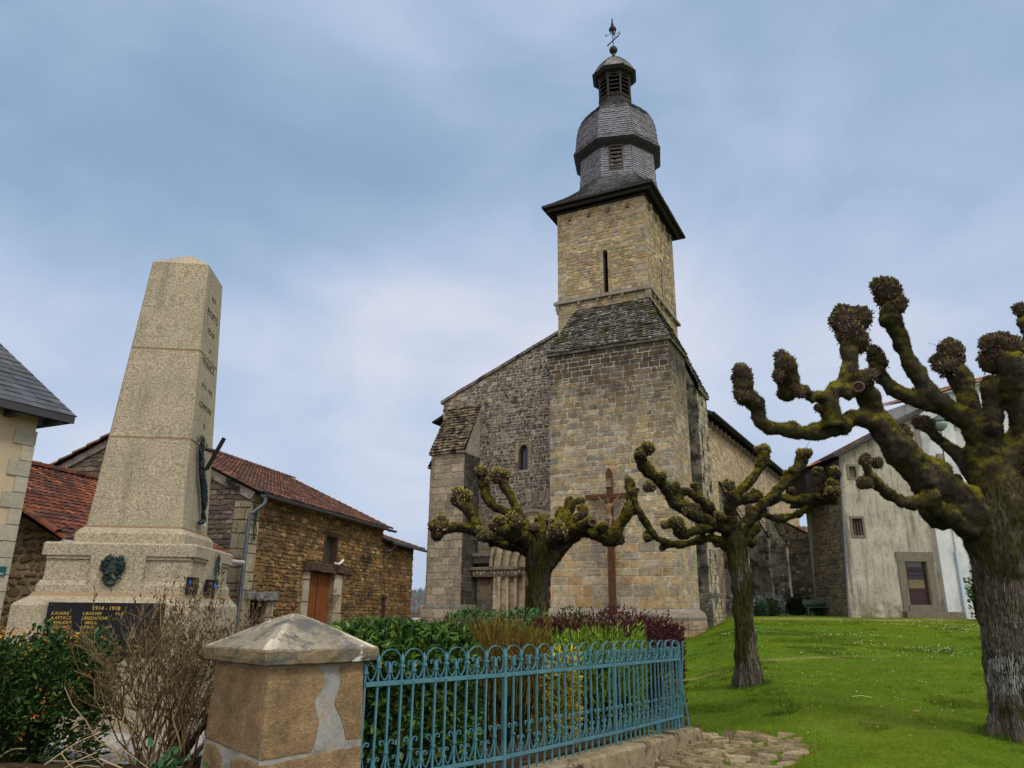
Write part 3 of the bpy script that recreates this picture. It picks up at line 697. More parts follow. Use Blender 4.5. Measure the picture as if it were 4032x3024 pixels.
    for s_, let in ((-1, 'N'), (1, 'S')):
        e_ = c1+d2*.44*s_; w_ = .055; hh = .09; D = d2*w_
        if let == 'N': sg = [(e_-D-Z*hh, e_-D+Z*hh), (e_-D+Z*hh, e_+D-Z*hh), (e_+D-Z*hh, e_+D+Z*hh)]
        else: sg = [(e_+D+Z*hh, e_-D+Z*hh), (e_-D+Z*hh, e_-D), (e_-D, e_+D), (e_+D, e_+D-Z*hh), (e_+D-Z*hh, e_-D-Z*hh)]
        for p_, q_ in sg: mb.bar(p_, q_, .025, .025, Y)
    va = mb.build('weather_vane', M_iron, CH)
    # the cockerel, seen nearly from the front
    mb = MB(); f_ = np.array([.25, -.97, 0]); o_ = np.array([cx, cy, 37.78]); sd_ = np.cross(f_, Z)
    prof = [(-.30, .18, .03), (-.18, .30, .10), (-.02, .34, .155), (.12, .45, .16), (.19, .62, .12), (.20, .80, .075), (.215, .93, .065), (.235, 1.02, .05), (.30, 1.03, .012)]
    mb.tube([o_+f_*a_+Z*b_ for a_, b_, c_ in prof], [c_*.78 for a_, b_, c_ in prof], 10)
    mb.add([o_+f_*.18+Z*1.05, o_+f_*.22+Z*1.2, o_+f_*.28+Z*1.06], [(0, 1, 2)])
    for s_ in (-1, 1): mb.tube([o_+f_*.12+Z*.5+sd_*.15*s_, o_-f_*.02+Z*.38+sd_*.19*s_, o_-f_*.18+Z*.25+sd_*.14*s_], [.03, .07, .02], 6)
    for a_ in (-.35, 0, .35): mb.tube([o_-f_*.2+Z*.3, o_-f_*.42+Z*(.55+a_*.2)+sd_*a_*.2, o_-f_*.52+Z*(.35+a_*.5)+sd_*a_*.3], [.06, .05, .01], 6)
    for s_ in (-1, 1): mb.tube([o_+Z*.3+sd_*.05*s_, o_+Z*.0+sd_*.05*s_], [.03, .02], 5)
    mb.build('cockerel', mat('painted_iron', (.045, .03, .05), rough=.6), va, True)
    # ---- the great front pier with its stone-slated shoulders
    mb = MB(); x0, x1, y0, y1, zt = -4.85, 1.43, -2., 1.05, 14.2
    f1 = Face((x0, y0, 0), X, Z, -Y); f2 = Face((x1, y0, 0), Y, Z, X); f3 = Face((x0, y1+1.2, 0), -Y, Z, -X)
    w1 = x1-x0
    mortg = (.44, .40, .33)
    for f, w in ((f1, w1), (f2, y1-y0), (f3, y1-y0+1.2)): f.backing(mb, rect(0, w, -.3, zt), (), mortg)
    mb.box(x0, x1, y1-.02, y1, 0, zt, mortg)
    def tint1(u, v, r):
        g = fnoise(np.array([u*1.]), np.array([v*1.]), .55, 3)[0]
        k = 1.0
        top = max(0, min(1, (v-11.3)/1.8)); k *= 1-.72*max(0, min(1, (v-9.6)/3.2+1.1*(g-.55)))
        mid = max(0, min(1, (v-6.)/3.)); t = (1.04-.06*mid, 1.02-.04*mid, 1.0)
        if v < 5 and r.random() < .25: return (1.12*k, 1.06*k, .95*k)
        return tuple(k*x for x in t)
    f1.stones(mb, rect(0, w1, 1.72, 4.6), rg, (.30, .55), (.40, 1.0), .042, .02, .012, [(.36, .275, .155), (.33, .265, .165), (.37, .27, .145), (.30, .25, .175), (.39, .32, .21), (.28, .245, .19), (.35, .24, .13)], tint=tint1, chip=.09, cb=.2)
    f1.stones(mb, rect(0, w1, 4.6, zt), rg, (.20, .34), (.26, .66), .034, .024, .016, WARM, tint=tint1, chip=.13, cb=.30)
    f2.stones(mb, rect(0, y1-y0, 1.72, zt), rg, (.22, .42), (.3, .8), .028, .018, .012, [tuple(c_*.93 for c_ in w) for w in WARM], tint=tint1, chip=.1)
    # spreading foot
    def fring(o, z): return [(x0-o, y0-o, z), (x1+o, y0-o, z), (x1+o, y1, z), (x0-o, y1, z)]
    mb.rings([fring(.34, -.4), fring(.30, 1.22), fring(.33, 1.36), fring(.25, 1.55), fring(.05, 1.70), fring(-.05, 1.72)], (.21, .18, .14))
    fb = Face((x0-.32, y0-.32, 0), X, Z, -Y); fb.stones(mb, rect(0, w1+.64, .2, 1.2), rg, (.28, .34), (.4, .9), .03, .02, .012, [(.26, .19, .11), (.29, .235, .16), (.24, .175, .11), (.30, .26, .19)], chip=.1)
    fb = Face((x1+.32, y0-.32, 0), Y, Z, X); fb.stones(mb, rect(0, y1-y0+.3, .2, 1.2), rg, (.28, .34), (.4, .9), .03, .02, .012, [(.30, .20, .11), (.30, .245, .165)], chip=.1)
    mb.build('pier_wall', M_pier, CH)
    mb = MB(); pr = .13; mb.box(x0-pr, x1+pr, y0-pr, y1, zt, zt+.13, (.15, .13, .105)); mb.build('pier_cornice', M_lich, CH)
    mb = MB(); ST = [(.14, .125, .11), (.10, .09, .085), (.175, .16, .14), (.115, .105, .098)]
    zr0, zr1 = zt+.15, 17.45
    shingles(mb, (x0-.12, y0-.12, zr0), (x1+.12, y0-.12, zr0), (-.02, -.03, zr1), (-4.05, -.03, zr1), .17, .26, rg, ST, .09, .4, 1.2)
    shingles(mb, (x1+.12, y0-.12, zr0), (x1+.12, y1, zr0), (.03, y1, zr1-.1), (-.02, -.03, zr1), .17, .26, rg, ST, .09, .4, 1.2)
    shingles(mb, (x0-.12, y1, zr0), (x0-.12, y0-.12, zr0), (-4.05, -.03, zr1), (-4.4, y1, zr1), .17, .26, rg, ST, .09, .4, 1.2)
    mb.build('pier_roof', M_roofst, CH)
    # ---- buttress on the right of the tower
    def buttress(name, org, rz, pw, pd, z0, zcap, zroof, pal, foot=True, m=M_lich, sidepal=None, lean=.12, mort=(.22, .2, .165), hm=None, hp=None):
        """stands on org, front faces local -y turned by rz; pw wide, pd deep; slated head from zcap up to zroof at the back"""
        mb = MB(); c_, s_ = math.cos(rz), math.sin(rz); U = np.array([c_, s_, 0]); D = np.array([-s_, c_, 0]); o = np.array(org, float)
        P = lambda u, d, z: o+U*u+D*d+Z*z
        for fo, fu, fw in ((P(0, 0, 0), U, pw), (P(pw, 0, 0), D, pd), (P(0, pd, 0), -D, pd)):
            f = Face(fo, fu, Z); f.backing(mb, rect(0, fw, z0-.4, zcap), (), mort)
            f.stones(mb, rect(0, fw, z0+(1.3 if foot else 0), zcap), rg, (.30, .46), (.38, .75), .022, .022, .008, pal if fo is not None and fu is U else (sidepal or pal), chip=.05)
        # triangular cheeks under the sloping head
        for u in (0, pw): mb.poly([P(u, 0, zcap), P(u, pd, zcap), P(u, pd, zroof)], mort)
        if foot:
            rgf = lambda e, z: [tuple(P(-e, -e, z)), tuple(P(pw+e, -e, z)), tuple(P(pw+e, pd, z)), tuple(P(-e, pd, z))]
            mb.rings([rgf(.14, z0-.5), rgf(.14, z0+1.08), rgf(.10, z0+1.2), rgf(.02, z0+1.3)], sc(mort, .6))
            for fo, fu, fw in ((P(-.14, -.14, 0), U, pw+.28), (P(pw+.14, -.14, 0), D, pd+.14), (P(-.14, pd, 0), -D, pd+.14)):
                Face(fo, fu, Z).stones(mb, rect(0, fw, z0-.3, z0+1.06), rg, (.4, .5), (.5, .9), .02, .02, .006, pal if fu is U else (sidepal or pal), chip=.04)
        w = mb.build(name, m, CH)
        mb = MB(); ov = .1
        mb.add([P(-ov, -ov-.05, zcap-.02), P(pw+ov, -ov-.05, zcap-.02), P(pw+ov, -ov-.05, zcap+.1), P(-ov, -ov-.05, zcap+.1), P(-ov, .12, zcap-.02), P(pw+ov, .12, zcap-.02)], [(0, 1, 2, 3), (0, 4, 5, 1)], (.2, .18, .15))
        shingles(mb, P(-.06, -ov-.05, zcap+.1), P(pw+.06, -ov-.05, zcap+.1), P(pw+.06, pd, zroof+.1), P(-.06, pd, zroof+.1), .22, .34, rg, hp or [(.2, .19, .165), (.25, .235, .2), (.16, .15, .135)], .08, .4, 1.)
        h = mb.build('buttress_head', hm or M_lich, w)
        return w
    # front-facing tall one whose head climbs sideways to the tower: built turned so that its slope faces +x
    SHADED = [(.135, .12, .095), (.10, .09, .075), (.17, .15, .115), (.12, .11, .09)]  # buttress faces away from the light: shade put into the stone colours
    LIT = [(.34, .29, .195), (.30, .265, .19), (.38, .33, .235), (.33, .27, .17)]  # same stone on the lit faces, brightness put into the palette
    buttress('buttress', (1.72, 2.1, 0), R(90), 2.2, 1.75, 1.2, 12.75, 17.2, LIT, True, M_lich, SHADED, hm=M_roofst)
    # ---- west gable left of the pier
    mb = MB(); gx0, gx1, gy = -12.7, -4.84, .3; sl_ = (16.45-13.3)/(gx1-.36-gx0)
    gp = [(0, 0), (gx1-gx0, 0), (gx1-gx0, 13.25+sl_*(gx1-gx0)), (0, 13.25)]
    gf = Face((gx0, gy, 0), X, Z, -Y); win = (-7.74-gx0, -7.16-gx0, 8.86, 10.25)
    pc = -6.72-gx0   # portal axis
    gf.backing(mb, gp, [win], (.33, .30, .25)); gf.reveal(mb, win, .35, (.25, .2, .13), .42)
    def tg(u, v, r):
        k = 1.0 if v < 12.5-.0 else .9; e = max(0, 1-u/2.2); b = e*.9
        return (1+b*1.6, 1+b*1.2, 1+b*.7)
    up = clip(gp, rect(-1, 20, 6.9, 30)); lowl = rect(0, gx1-gx0, 3.75, 6.9); lo = rect(0, gx1-gx0, .2, 3.75)
    gf.stones(mb, up, rg, (.09, .23), (.12, .42), .055, .04, .042, DARKR, [(win[0]-.2, win[1]+.2, win[2]-.1, win[3]+.25)], tg, .05, chip=.34, cb=.35)
    gf.stones(mb, lowl, rg, (.26, .40), (.35, .8), .022, .018, .01, [tuple(c_*.62 for c_ in g) for g in WARM], chip=.06)
    gf.stones(mb, lo, rg, (.32, .46), (.5, .95), .026, .018, .006, [(.22, .175, .12), (.27, .215, .14), (.24, .15, .11), (.20, .17, .13), (.30, .24, .155)], chip=.03)
    for s_, u in ((-1, win[0]-.2), (1, win[1])): gf.stones(mb, rect(u, u+.2, win[2]-.1, win[3]), rg, (.35, .6), (.5, .6), .012, .04, .004, [(.30, .235, .15), (.26, .21, .15)])
    gf.stones(mb, rect(win[0]-.2, win[1]+.2, win[3]+.005, win[3]+.26), rg, (.31, .31), (.5, .5), .01, .045, .0, [(.30, .24, .16)])
    # blind relieving arch over the doorway
    for i in range(19):
        a = math.pi*(.06+.88*i/18); r0_, r1_ = 2.2, 2.85; da = .062
        cc = [(pc+rr*math.cos(a+s_*da), 5.35+rr*.82*math.sin(a+s_*da)) for rr, s_ in ((r0_, 1), (r0_, -1), (r1_, -1), (r1_, 1))]
        cc = [q for q in cc]
        if max(q[0] for q in cc) < gx1-gx0: mb.add([gf.p(*q, .0) for q in cc]+[gf.p(*q, .06) for q in cc], [(4, 5, 6, 7), (0, 4, 7, 3), (1, 2, 6, 5), (2, 3, 7, 6), (0, 1, 5, 4)], sc((.25, .21, .16), rg.uniform(.7, 1.2)))
    mb.build('gable_wall', M_gab, CH)
    mb = MB(); gf.backing(mb, (rect(win[0], win[1], win[2], win[3])), (), (1, 1, 1), -.3); gw = mb.build('lancet_window', M_glass, CH)
    mb = MB()
    for k in range(3): u = win[0]+.02+k*.27; mb.bar(gf.p(u, win[2], -.27), gf.p(u, win[3], -.27), .03, .03, Y, (1, 1, 1))
    mb.build('window_bars', M_iron, gw)
    mb = MB(); a_ = np.array([gx0-.15, gy, 13.22-sl_*.15]); b_ = np.array([gx1+.1, gy, 13.25+sl_*(gx1+.1-gx0)])
    for dy in (0,):
        n = 16
        for i in range(n):
            p_, q_ = a_+(b_-a_)*i/n, a_+(b_-a_)*(i+.97)/n; j = rg.uniform(-.015, .015)
            mb.add([p_+Y*-.12+Z*(.02+j), q_+Y*-.12+Z*(.02+j), q_+Y*-.12+Z*(.2+j), p_+Y*-.12+Z*(.2+j), p_+Y*.5+Z*(.02+j), q_+Y*.5+Z*(.02+j), q_+Y*.5+Z*(.2+j), p_+Y*.5+Z*(.2+j)], [(0, 1, 2, 3), (3, 2, 6, 7), (0, 4, 5, 1), (1, 5, 6, 2), (0, 3, 7, 4)], sc((.17, .15, .125), rg.uniform(.8, 1.2)))
    mb.build('gable_coping', M_lich, CH)
    # left front buttress with slated head, and the one round the corner
    BR = [(.22, .18, .13), (.26, .21, .14), (.20, .17, .13), (.29, .235, .165), (.24, .19, .135)]
    SHADE_DAMP = [(.05, .045, .038), (.07, .06, .05), (.04, .037, .033)]  # left buttress sides: painted shade together with real damp staining
    HP = [(.17, .13, .08), (.13, .105, .07), (.20, .155, .10)]
    buttress('buttress', (-12.28, -1.38, 0), 0., 2.1, 1.7, .55, 9.75, 12.75, BR, True, M_ash, SHADE_DAMP, hm=M_head, hp=HP)
    buttress('buttress', (-13.75, 2.3, 0), R(-90), 1.5, 1.2, .55, 9.5, 11.6, BR, True, M_ash, BR, hm=M_head, hp=HP)
    mb = MB(); mb.box(-12.9, -12.6, .45, 1.2, 12.45, 12.6); mb.add([(-13.6, .5, 12.15), (-12.65, .5, 12.55), (-12.65, .5, 12.7), (-13.6, .5, 12.25), (-13.6, 3, 12.15), (-12.65, 3, 12.55), (-12.65, 3, 12.7), (-13.6, 3, 12.25)], [(0, 1, 2, 3), (0, 4, 5, 1), (3, 2, 6, 7), (0, 3, 7, 4)]); mb.build('eave_end', M_darkwood, CH)
    # ---- doorway
    px = -6.5; mb = MB(); pal = [(.42, .33, .20), (.37, .30, .195), (.45, .37, .245), (.36, .27, .165)]
    for k in range(4):       # four receding orders, here standing proud in steps
        r0_ = .8+.40*k; r1_ = r0_+.38; yo = gy-.04-.17*k-.02
        for sgn in (-1, 1):
            xa, xb = px+sgn*r0_, px+sgn*r1_
            lo_, hi_ = min(xa, xb), max(xa, xb)
            if hi_ > -4.86: hi_ = -4.86
            if lo_ > -4.9: continue
            v = .45
            while v < 3.2:
                h = rg.uniform(.4, .75); t_ = min(3.25, v+h); mb.box(lo_, hi_, yo, gy+.02, v, t_-.012, sc(pal[rg.randrange(4)], rg.uniform(.85, 1.15))); v = t_
            cxx = px+sgn*(r0_+.02)
            if cxx < -5.0: mb.lathe([(.11, .45), (.11, .62), (.075, .68), (.07, 2.95), (.1, 3.0), (.085, 3.05), (.15, 3.24)], 10, (cxx, yo-.05, 0), 0, sc(pal[2], rg.uniform(.9, 1.1)))
        n = 22
        for i in range(n):
            a0, a1 = math.pi*i/n, math.pi*(i+.96)/n
            q = [(px+rr*math.cos(a), 3.75+rr*1.08*math.sin(a)) for rr, a in ((r0_, a0), (r1_, a0), (r1_, a1), (r0_, a1))]
            if max(z_[0] for z_ in q) > -4.86: continue
            mb.add([(x_, yo, z_) for x_, z_ in q]+[(x_, gy+.02, z_) for x_, z_ in q], [(3, 2, 1, 0), (0, 1, 5, 4), (1, 2, 6, 5), (2, 3, 7, 6), (3, 0, 4, 7)], sc(pal[rg.randrange(4)], rg.uniform(.8, 1.12)))
        arc = [(px+(r0_+.03)*math.cos(math.pi*t/20), yo-.03, 3.75+(r0_+.03)*1.08*math.sin(math.pi*t/20)) for t in range(21)]
        arc = [p_ for p_ in arc if p_[0] < -4.95]; mb.tube(arc, .07, 7, (.40, .33, .22))
    # outer hood mould
    arc = [(px+2.45*math.cos(math.pi*t/28), gy-.75, 3.75+2.45*1.13*math.sin(math.pi*t/28)) for t in range(29)]; arc = [p_ for p_ in arc if p_[0] < -4.95]; mb.tube(arc, .10, 8, (.25, .215, .16))
    # impost cornice with its band of carved capitals
    mb.box(-10.15, px-.9, gy-.78, gy, 3.6, 3.68, (.16, .135, .10)); mb.box(-10.15, px-.9, gy-.72, gy, 3.685, 3.75, (.20, .17, .12)); mb.box(-10.12, px-.93, gy-.66, gy, 3.25, 3.595, (.12, .10, .078))
    for i in range(15):
        u = -10.0+i*.205; mb.ball((u, gy-.67, 3.42+.05*(i % 2)), .085, 6, 4, sc((.30, .25, .17), rg.uniform(.6, 1.15)), (1, .6, 1.4))
    mb.box(-10.15, -8.95, gy-.55, gy, 3.95, 4.3, (.075, .065, .055)); mb.box(-10.15, -8.9, gy-.62, gy, 4.31, 4.5, (.16, .145, .12)); mb.box(-10.1, -8.95, gy-.5, gy, 1.0, 1.12, (.24, .2, .15))
    po = mb.build('portal', M_ash, CH)
    mb = MB(); dz = [(px+.8*math.cos(math.pi*t/16), gy-.04, 3.75+.86*math.sin(math.pi*t/16)) for t in range(17)]
    mb.poly([(px-.8, gy-.02, .45), (px+.8, gy-.02, .45)]+[(x_, gy-.02, z_) for x_, _, z_ in dz]); 
    for i in range(8): u = px-.75+i*.214; mb.box(u-.012, u+.012, gy-.035, gy-.02, .45, 3.7)
    mb.box(px-.8, px+.8, gy-.07, gy-.03, 3.62, 3.78); mb.build('door', mat('red_door_paint', (.11, .03, .014), var=[(6, .7, 1.2)], rough=.5), CH)
    # ---- nave: side wall, roof, chapel beyond
    def np2(y): return 1.12+(y-5.8)*.0505      # the side wall drifts outward a little along its length
    A = np.array([np2(4.), 4., 0]); B = np.array([np2(36.), 36., 0]); mb = MB(); L_ = np.linalg.norm(B-A); nf = Face(A, B-A, Z); nf.N = np.cross((B-A)/L_, Z)
    BGE = [(.42, .31, .19), (.37, .275, .18), (.40, .29, .19), (.45, .35, .225), (.34, .25, .17)]
    wins = [(11.6, 12.1, 6.6, 9.4), (18.2, 18.7, 6.6, 9.4)]
    nf.backing(mb, rect(0, L_, -.2, 12.3), wins, (.44, .335, .22))
    for w_ in wins: nf.reveal(mb, w_, .4, (.3, .25, .17), .25)
    nf.stones(mb, rect(0, L_, 5., 12.3), rg, (.14, .26), (.2, .5), .04, .022, .02, BGE, [(a-.2, b+.2, c_-.2, d_+.3) for a, b, c_, d_ in wins], None, .15, chip=.2)
    nf.stones(mb, rect(0, L_, 0, 5.), rg, (.32, .46), (.45, .9), .022, .02, .008, [(.20, .16, .105), (.16, .13, .09), (.24, .19, .125), (.14, .115, .085)], chip=.04)
    mb.box(-12.4, -12.3, .4, 36, 0, 13, (.3, .25, .18)); mb.poly([(-12.4, 36, 0), (np2(36), 36, 0), (np2(36), 36, 12.3), (-5.6, 36, 15.9), (-12.4, 36, 13)], (.3, .25, .18))
    for i in range(30):
        u = 1.9+i*1.02; p_ = nf.p(u, 11.98); mb.bar(p_-nf.N*.02, p_+nf.N*.3, .2, .3, Z, (.22, .17, .12))
    mb.build('nave_wall', M_rub, CH)
    mb = MB()
    for a, b, c_, d_ in wins: mb = MB(); nf.backing(mb, rect(a, b, c_, d_), (), (1, 1, 1), -.38); mb.build('lancet_window', M_glass, CH)
    mb = MB(); ov = .62
    e0 = np.array([np2(5.6)+ov, 5.6, 12.42]); e1 = np.array([np2(36.6)+ov, 36.6, 12.42]); r0_ = np.array([-5.6, 5.0, 15.95]); r1_ = np.array([-5.6, 36.6, 15.95])
    l0 = np.array([-13.2, 1.5, 12.6]); l1 = np.array([-13.2, 36.6, 12.6])
    for th in (0.,):
        mb.poly([e0, e1, r1_, r0_], (.10, .09, .085)); mb.poly([np.array([-5.6, .6, 16.3]), r1_, l1, np.array([-13.0, .6, 12.85])], (.10, .09, .085))
    mb.poly([e0-Z*.1, e1-Z*.1, np.array([np2(36.6), 36.6, 12.55]), np.array([np2(5.6), 5.6, 12.55])], (.03, .026, .025)); mb.add([e0, e1, e1-Z*.22, e0-Z*.22], [(0, 1, 2, 3)], (.03, .026, .025)); mb.add([e0, e0-Z*.22, np.array([np2(5.6), 5.6, 12.5]), r0_-Z*.1, r0_], [(0, 1, 2, 3, 4)], (.03, .026, .025))
    mb.add([e1, e1-Z*.22, np.array([np2(36.6), 36.6, 12.4]), r1_-Z*.1, r1_], [(0, 1, 2, 3, 4)], (.03, .026, .025))
    mb.build('nave_roof', M_shing, CH)
    mb = MB(); mb.tube([e0+np.array([.08, 0, -.08]), e1+np.array([.08, 0, -.08])], .075, 8); mb.build('gutter', mat('dark_gutter', (.02, .02, .022), rough=.5), CH)
    for yb, zc, zr_ in ((8.3, 6.3, 8.9), (14.6, 6.3, 8.9), (20.9, 6.3, 8.9)):
        buttress('buttress', (np2(yb)+1.25, yb, 0), R(90), 1.0, 1.3, 1.25, zc, zr_, LIT, True, M_lich, SHADED)
    # chapel and round apse end beyond the nave, lower, its shade painted into stones
    mb = MB(); x_c = np2(25)
    CP_SHADED = [(.085, .068, .05), (.065, .055, .042), (.11, .088, .06), (.075, .06, .046)]
    cf = Face((x_c, 24.5, 0), X, Z, -Y); cs = Face((x_c+2.6, 24.5, 0), Y, Z, X)
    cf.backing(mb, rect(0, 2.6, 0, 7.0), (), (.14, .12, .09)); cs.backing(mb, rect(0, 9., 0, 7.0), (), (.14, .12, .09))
    cf.stones(mb, rect(0, 2.6, .6, 6.9), rg, (.34, .5), (.5, .9), .022, .02, .008, CP_SHADED, chip=.04)
    cs.stones(mb, rect(0, 9., .6, 6.9), rg, (.34, .5), (.5, .9), .022, .02, .008, CP_SHADED, chip=.04)
    mb.poly([(x_c, 24.5, 7.0), (x_c+2.6, 24.5, 7.0), (x_c, 24.5, 8.5)], (.2, .16, .11))
    mb.build('chapel_wall', M_lich, CH)
    mb = MB(); shingles(mb, (x_c+2.85, 24.2, 6.9), (x_c+2.85, 33.8, 6.9), (x_c-.2, 33.8, 8.75), (x_c-.2, 24.2, 8.75), .3, .5, rg, [(.2, .18, .14), (.16, .145, .12), (.25, .23, .19)], .05, .3, .4)
    mb.build('chapel_roof', M_roofst, CH)
    mb = MB(); bx, by = x_c+2.3, 33.6
    mb.lathe([(1.7, -.2), (1.7, 6.2)], 8, (bx, by, 0), .2, (.12, .10, .075)); mb.build('stair_turret', M_lich, CH)
    mb = MB(); ring_ = lambda r, z: [np.array([bx+r*math.cos(.2+math.pi/4*k), by+r*math.sin(.2+math.pi/4*k), z]) for k in range(8)]
    for a_, b_ in ((ring_(2., 6.15), ring_(.9, 8.0)), (ring_(.9, 8.0), ring_(.08, 9.6))):
        for k in range(8): shingles(mb, a_[k-1], a_[k], b_[k], b_[k-1], .25, .35, rg, [(.10, .12, .08), (.13, .14, .11), (.09, .10, .075)], .04, .3, .3)
    mb.build('turret_roof', M_roofst, CH)
church()
# ---- the wooden mission cross standing on the pier's foot
def crucifix():
    t = thing('crucifix', 'tall brown wooden crucifix with carved figure standing against the church wall', 'crucifix', (7.1716, 36, 0), -R(27))
    cxx, y = -1.66, -2.34; m = mat('cross_wood', (.085, .033, .016), var=[(4, .6, 1.3), (30, .7, 1.2, (1, 1, .15))], layers=[((.05, .02, .012), 2.2, .55, .7)], bump=[(25, .4, .01, (1, 1, .1))], rough=.75)
    mb = MB(); a = .13
    mb.rings([[(cxx-a*k, y-a*.75, z), (cxx+a*k, y-a*.75, z), (cxx+a*k, y+a*.75, z), (cxx-a*k, y+a*.75, z)] for k, z in ((1.25, 1.5), (1.2, 2.4), (1.0, 7.75), (1.06, 7.78), (1.06, 7.86), (.3, 8.06))]); mb.build('upright_post', m, t)
    mb = MB(); mb.box(cxx-1.2, cxx+1.2, y-.11, y+.07, 6.62, 6.86); mb.build('crossbar', m, t)
    mb = MB(); mb.box(cxx-.12, cxx+.12, y-.135, y-.1, 7.18, 7.52, (1, 1, 1)); 
    for z in (7.18, 7.52): mb.tube([(cxx-.14, y-.13, z), (cxx+.14, y-.13, z)], .03, 6)
    mb.build('title_plate', mat('plate_wood', (.20, .13, .09), rough=.7), t)
    # the carved figure: one skinned body
    V = []; E = []; Rr = []
    def v(x, d, z, r): V.append((cxx+x, y-.12-d, z)); Rr.append(r); return len(V)-1
    pel = v(.0, .10, 5.78, .125); wai = v(0, .11, 5.93, .105); che = v(.0, .12, 6.14, .15); upc = v(0, .11, 6.27, .125); nek = v(-.01, .12, 6.39, .055)
    h1 = v(-.02, .16, 6.48, .085); h2 = v(-.03, .17, 6.56, .092); h3 = v(-.03, .15, 6.63, .05)
    for a_, b_ in ((pel, wai), (wai, che), (che, upc), (upc, nek), (nek, h1), (h1, h2), (h2, h3)): E.append((a_, b_))
    for s_ in (-1, 1):
        sh = v(s_*.17, .10, 6.30, .068); el = v(s_*.33, .06, 6.50, .045); wr = v(s_*.50, .02, 6.70, .033); hd = v(s_*.535, .02, 6.76, .04); E += [(upc, sh), (sh, el), (el, wr), (wr, hd)]
        for k in range(4): f1 = v(s_*(.545+.012*k)-.012, .03, 6.80, .013); f2 = v(s_*(.55+.018*k)-.02, .05, 6.835-.008*k, .009); E += [(hd, f1), (f1, f2)]
        tb = v(s_*.50, .04, 6.775, .012); E.append((hd, tb))
        hp = v(s_*.085, .10, 5.70, .10); th = v(s_*.085, .15, 5.5, .088); kn = v(s_*.065, .19, 5.30, .062); cf = v(s_*.055, .12, 5.12, .06); an = v(s_*.04, .06, 4.92, .036); ft = v(s_*.035, .12, 4.84, .035); to = v(s_*.04, .15, 4.79, .024)
        E += [(pel, hp), (hp, th), (th, kn), (kn, cf), (cf, an), (an, ft), (ft, to)]
    me = bpy.data.meshes.new('figure'); me.from_pydata(V, E, []); o = bpy.data.objects.new('figure', me); C.objects.link(o)
    sk = o.modifiers.new('s', 'SKIN'); me.skin_vertices.new() if not me.skin_vertices else None
    for i, d in enumerate(me.skin_vertices[0].data): d.radius = (Rr[i], Rr[i]); d.use_root = (i == 0)
    o.modifiers.new('u', 'SUBSURF').levels = 2; bpy.context.view_layer.update()
    dg = bpy.context.evaluated_depsgraph_get(); m2 = bpy.data.meshes.new_from_object(o.evaluated_get(dg)); bpy.data.objects.remove(o)
    mf = mat('carved_figure', (.18, .10, .052), var=[(8, .6, 1.25)], layers=[((.10, .05, .03), 5, .55, .7)], rough=.6)
    m2.materials.clear(); m2.materials.append(mf); m2.name = 'figure'; m2.polygons.foreach_set('use_smooth', [True]*len(m2.polygons))
    o = bpy.data.objects.new('figure', m2); C.objects.link(o); o.parent = t
    rg = random.Random(3); mb = MB()
    for k in range(26):       # hair, beard, crown of thorns
        a = rg.uniform(-2.6, 2.6); p = np.array([cxx-.03+.085*math.sin(a), y-.12-.15+.08*math.cos(a), 6.6]); mb.tube([p, p+np.array([0.015*math.sin(a), .01, -.09]), p+np.array([.02*math.sin(a), .02, -.2])], [.02, .022, .008], 5)
    for k in range(6): a = rg.uniform(-.7, .7); p = np.array([cxx-.02+.05*math.sin(a), y-.12-.23, 6.46]); mb.tube([p, p+np.array([0, -.01, -.07])], [.02, .006], 5)
    mb.tube([(cxx-.03+.1*math.cos(k*.524), y-.12-.165+.1*math.sin(k*.524), 6.585+.012*(k % 2)) for k in range(13)], .014, 5)
    mb.ball((cxx-.03, y-.12-.262, 6.53), .016, 6, 4, (1, 1, 1), (1, 1, 1.8))
    mb.build('hair', mat('carved_hair', (.10, .055, .03), rough=.7), o, True)
    mb = MB()
    for k in range(22):       # draped loincloth, knotted and falling on his left
        a = -2.2+4.4*k/21; p = np.array([cxx+.15*math.sin(a), y-.12-.11-.10*math.cos(a), 5.76]); mb.tube([p+Z*.06, p-Z*.06, p-Z*rg.uniform(.14, .22)], [.022, .03, .014], 5)
    for k in range(6): p = np.array([cxx+.17, y-.12-.1, 5.76]); mb.tube([p, p+np.array([.06+.015*k, -.02, -.05]), p+np.array([.05+.03*k, 0, -.22-.02*k])], [.02, .028, .01], 5)
    mb.tube([(cxx+.16*math.sin(-1.8+3.6*k/12), y-.12-.11-.11*math.cos(-1.8+3.6*k/12), 5.81) for k in range(13)], .022, 5)
    mb.build('loincloth', mat('carved_cloth', (.24, .15, .09), var=[(12, .6, 1.2)], rough=.7), o, True)
crucifix()
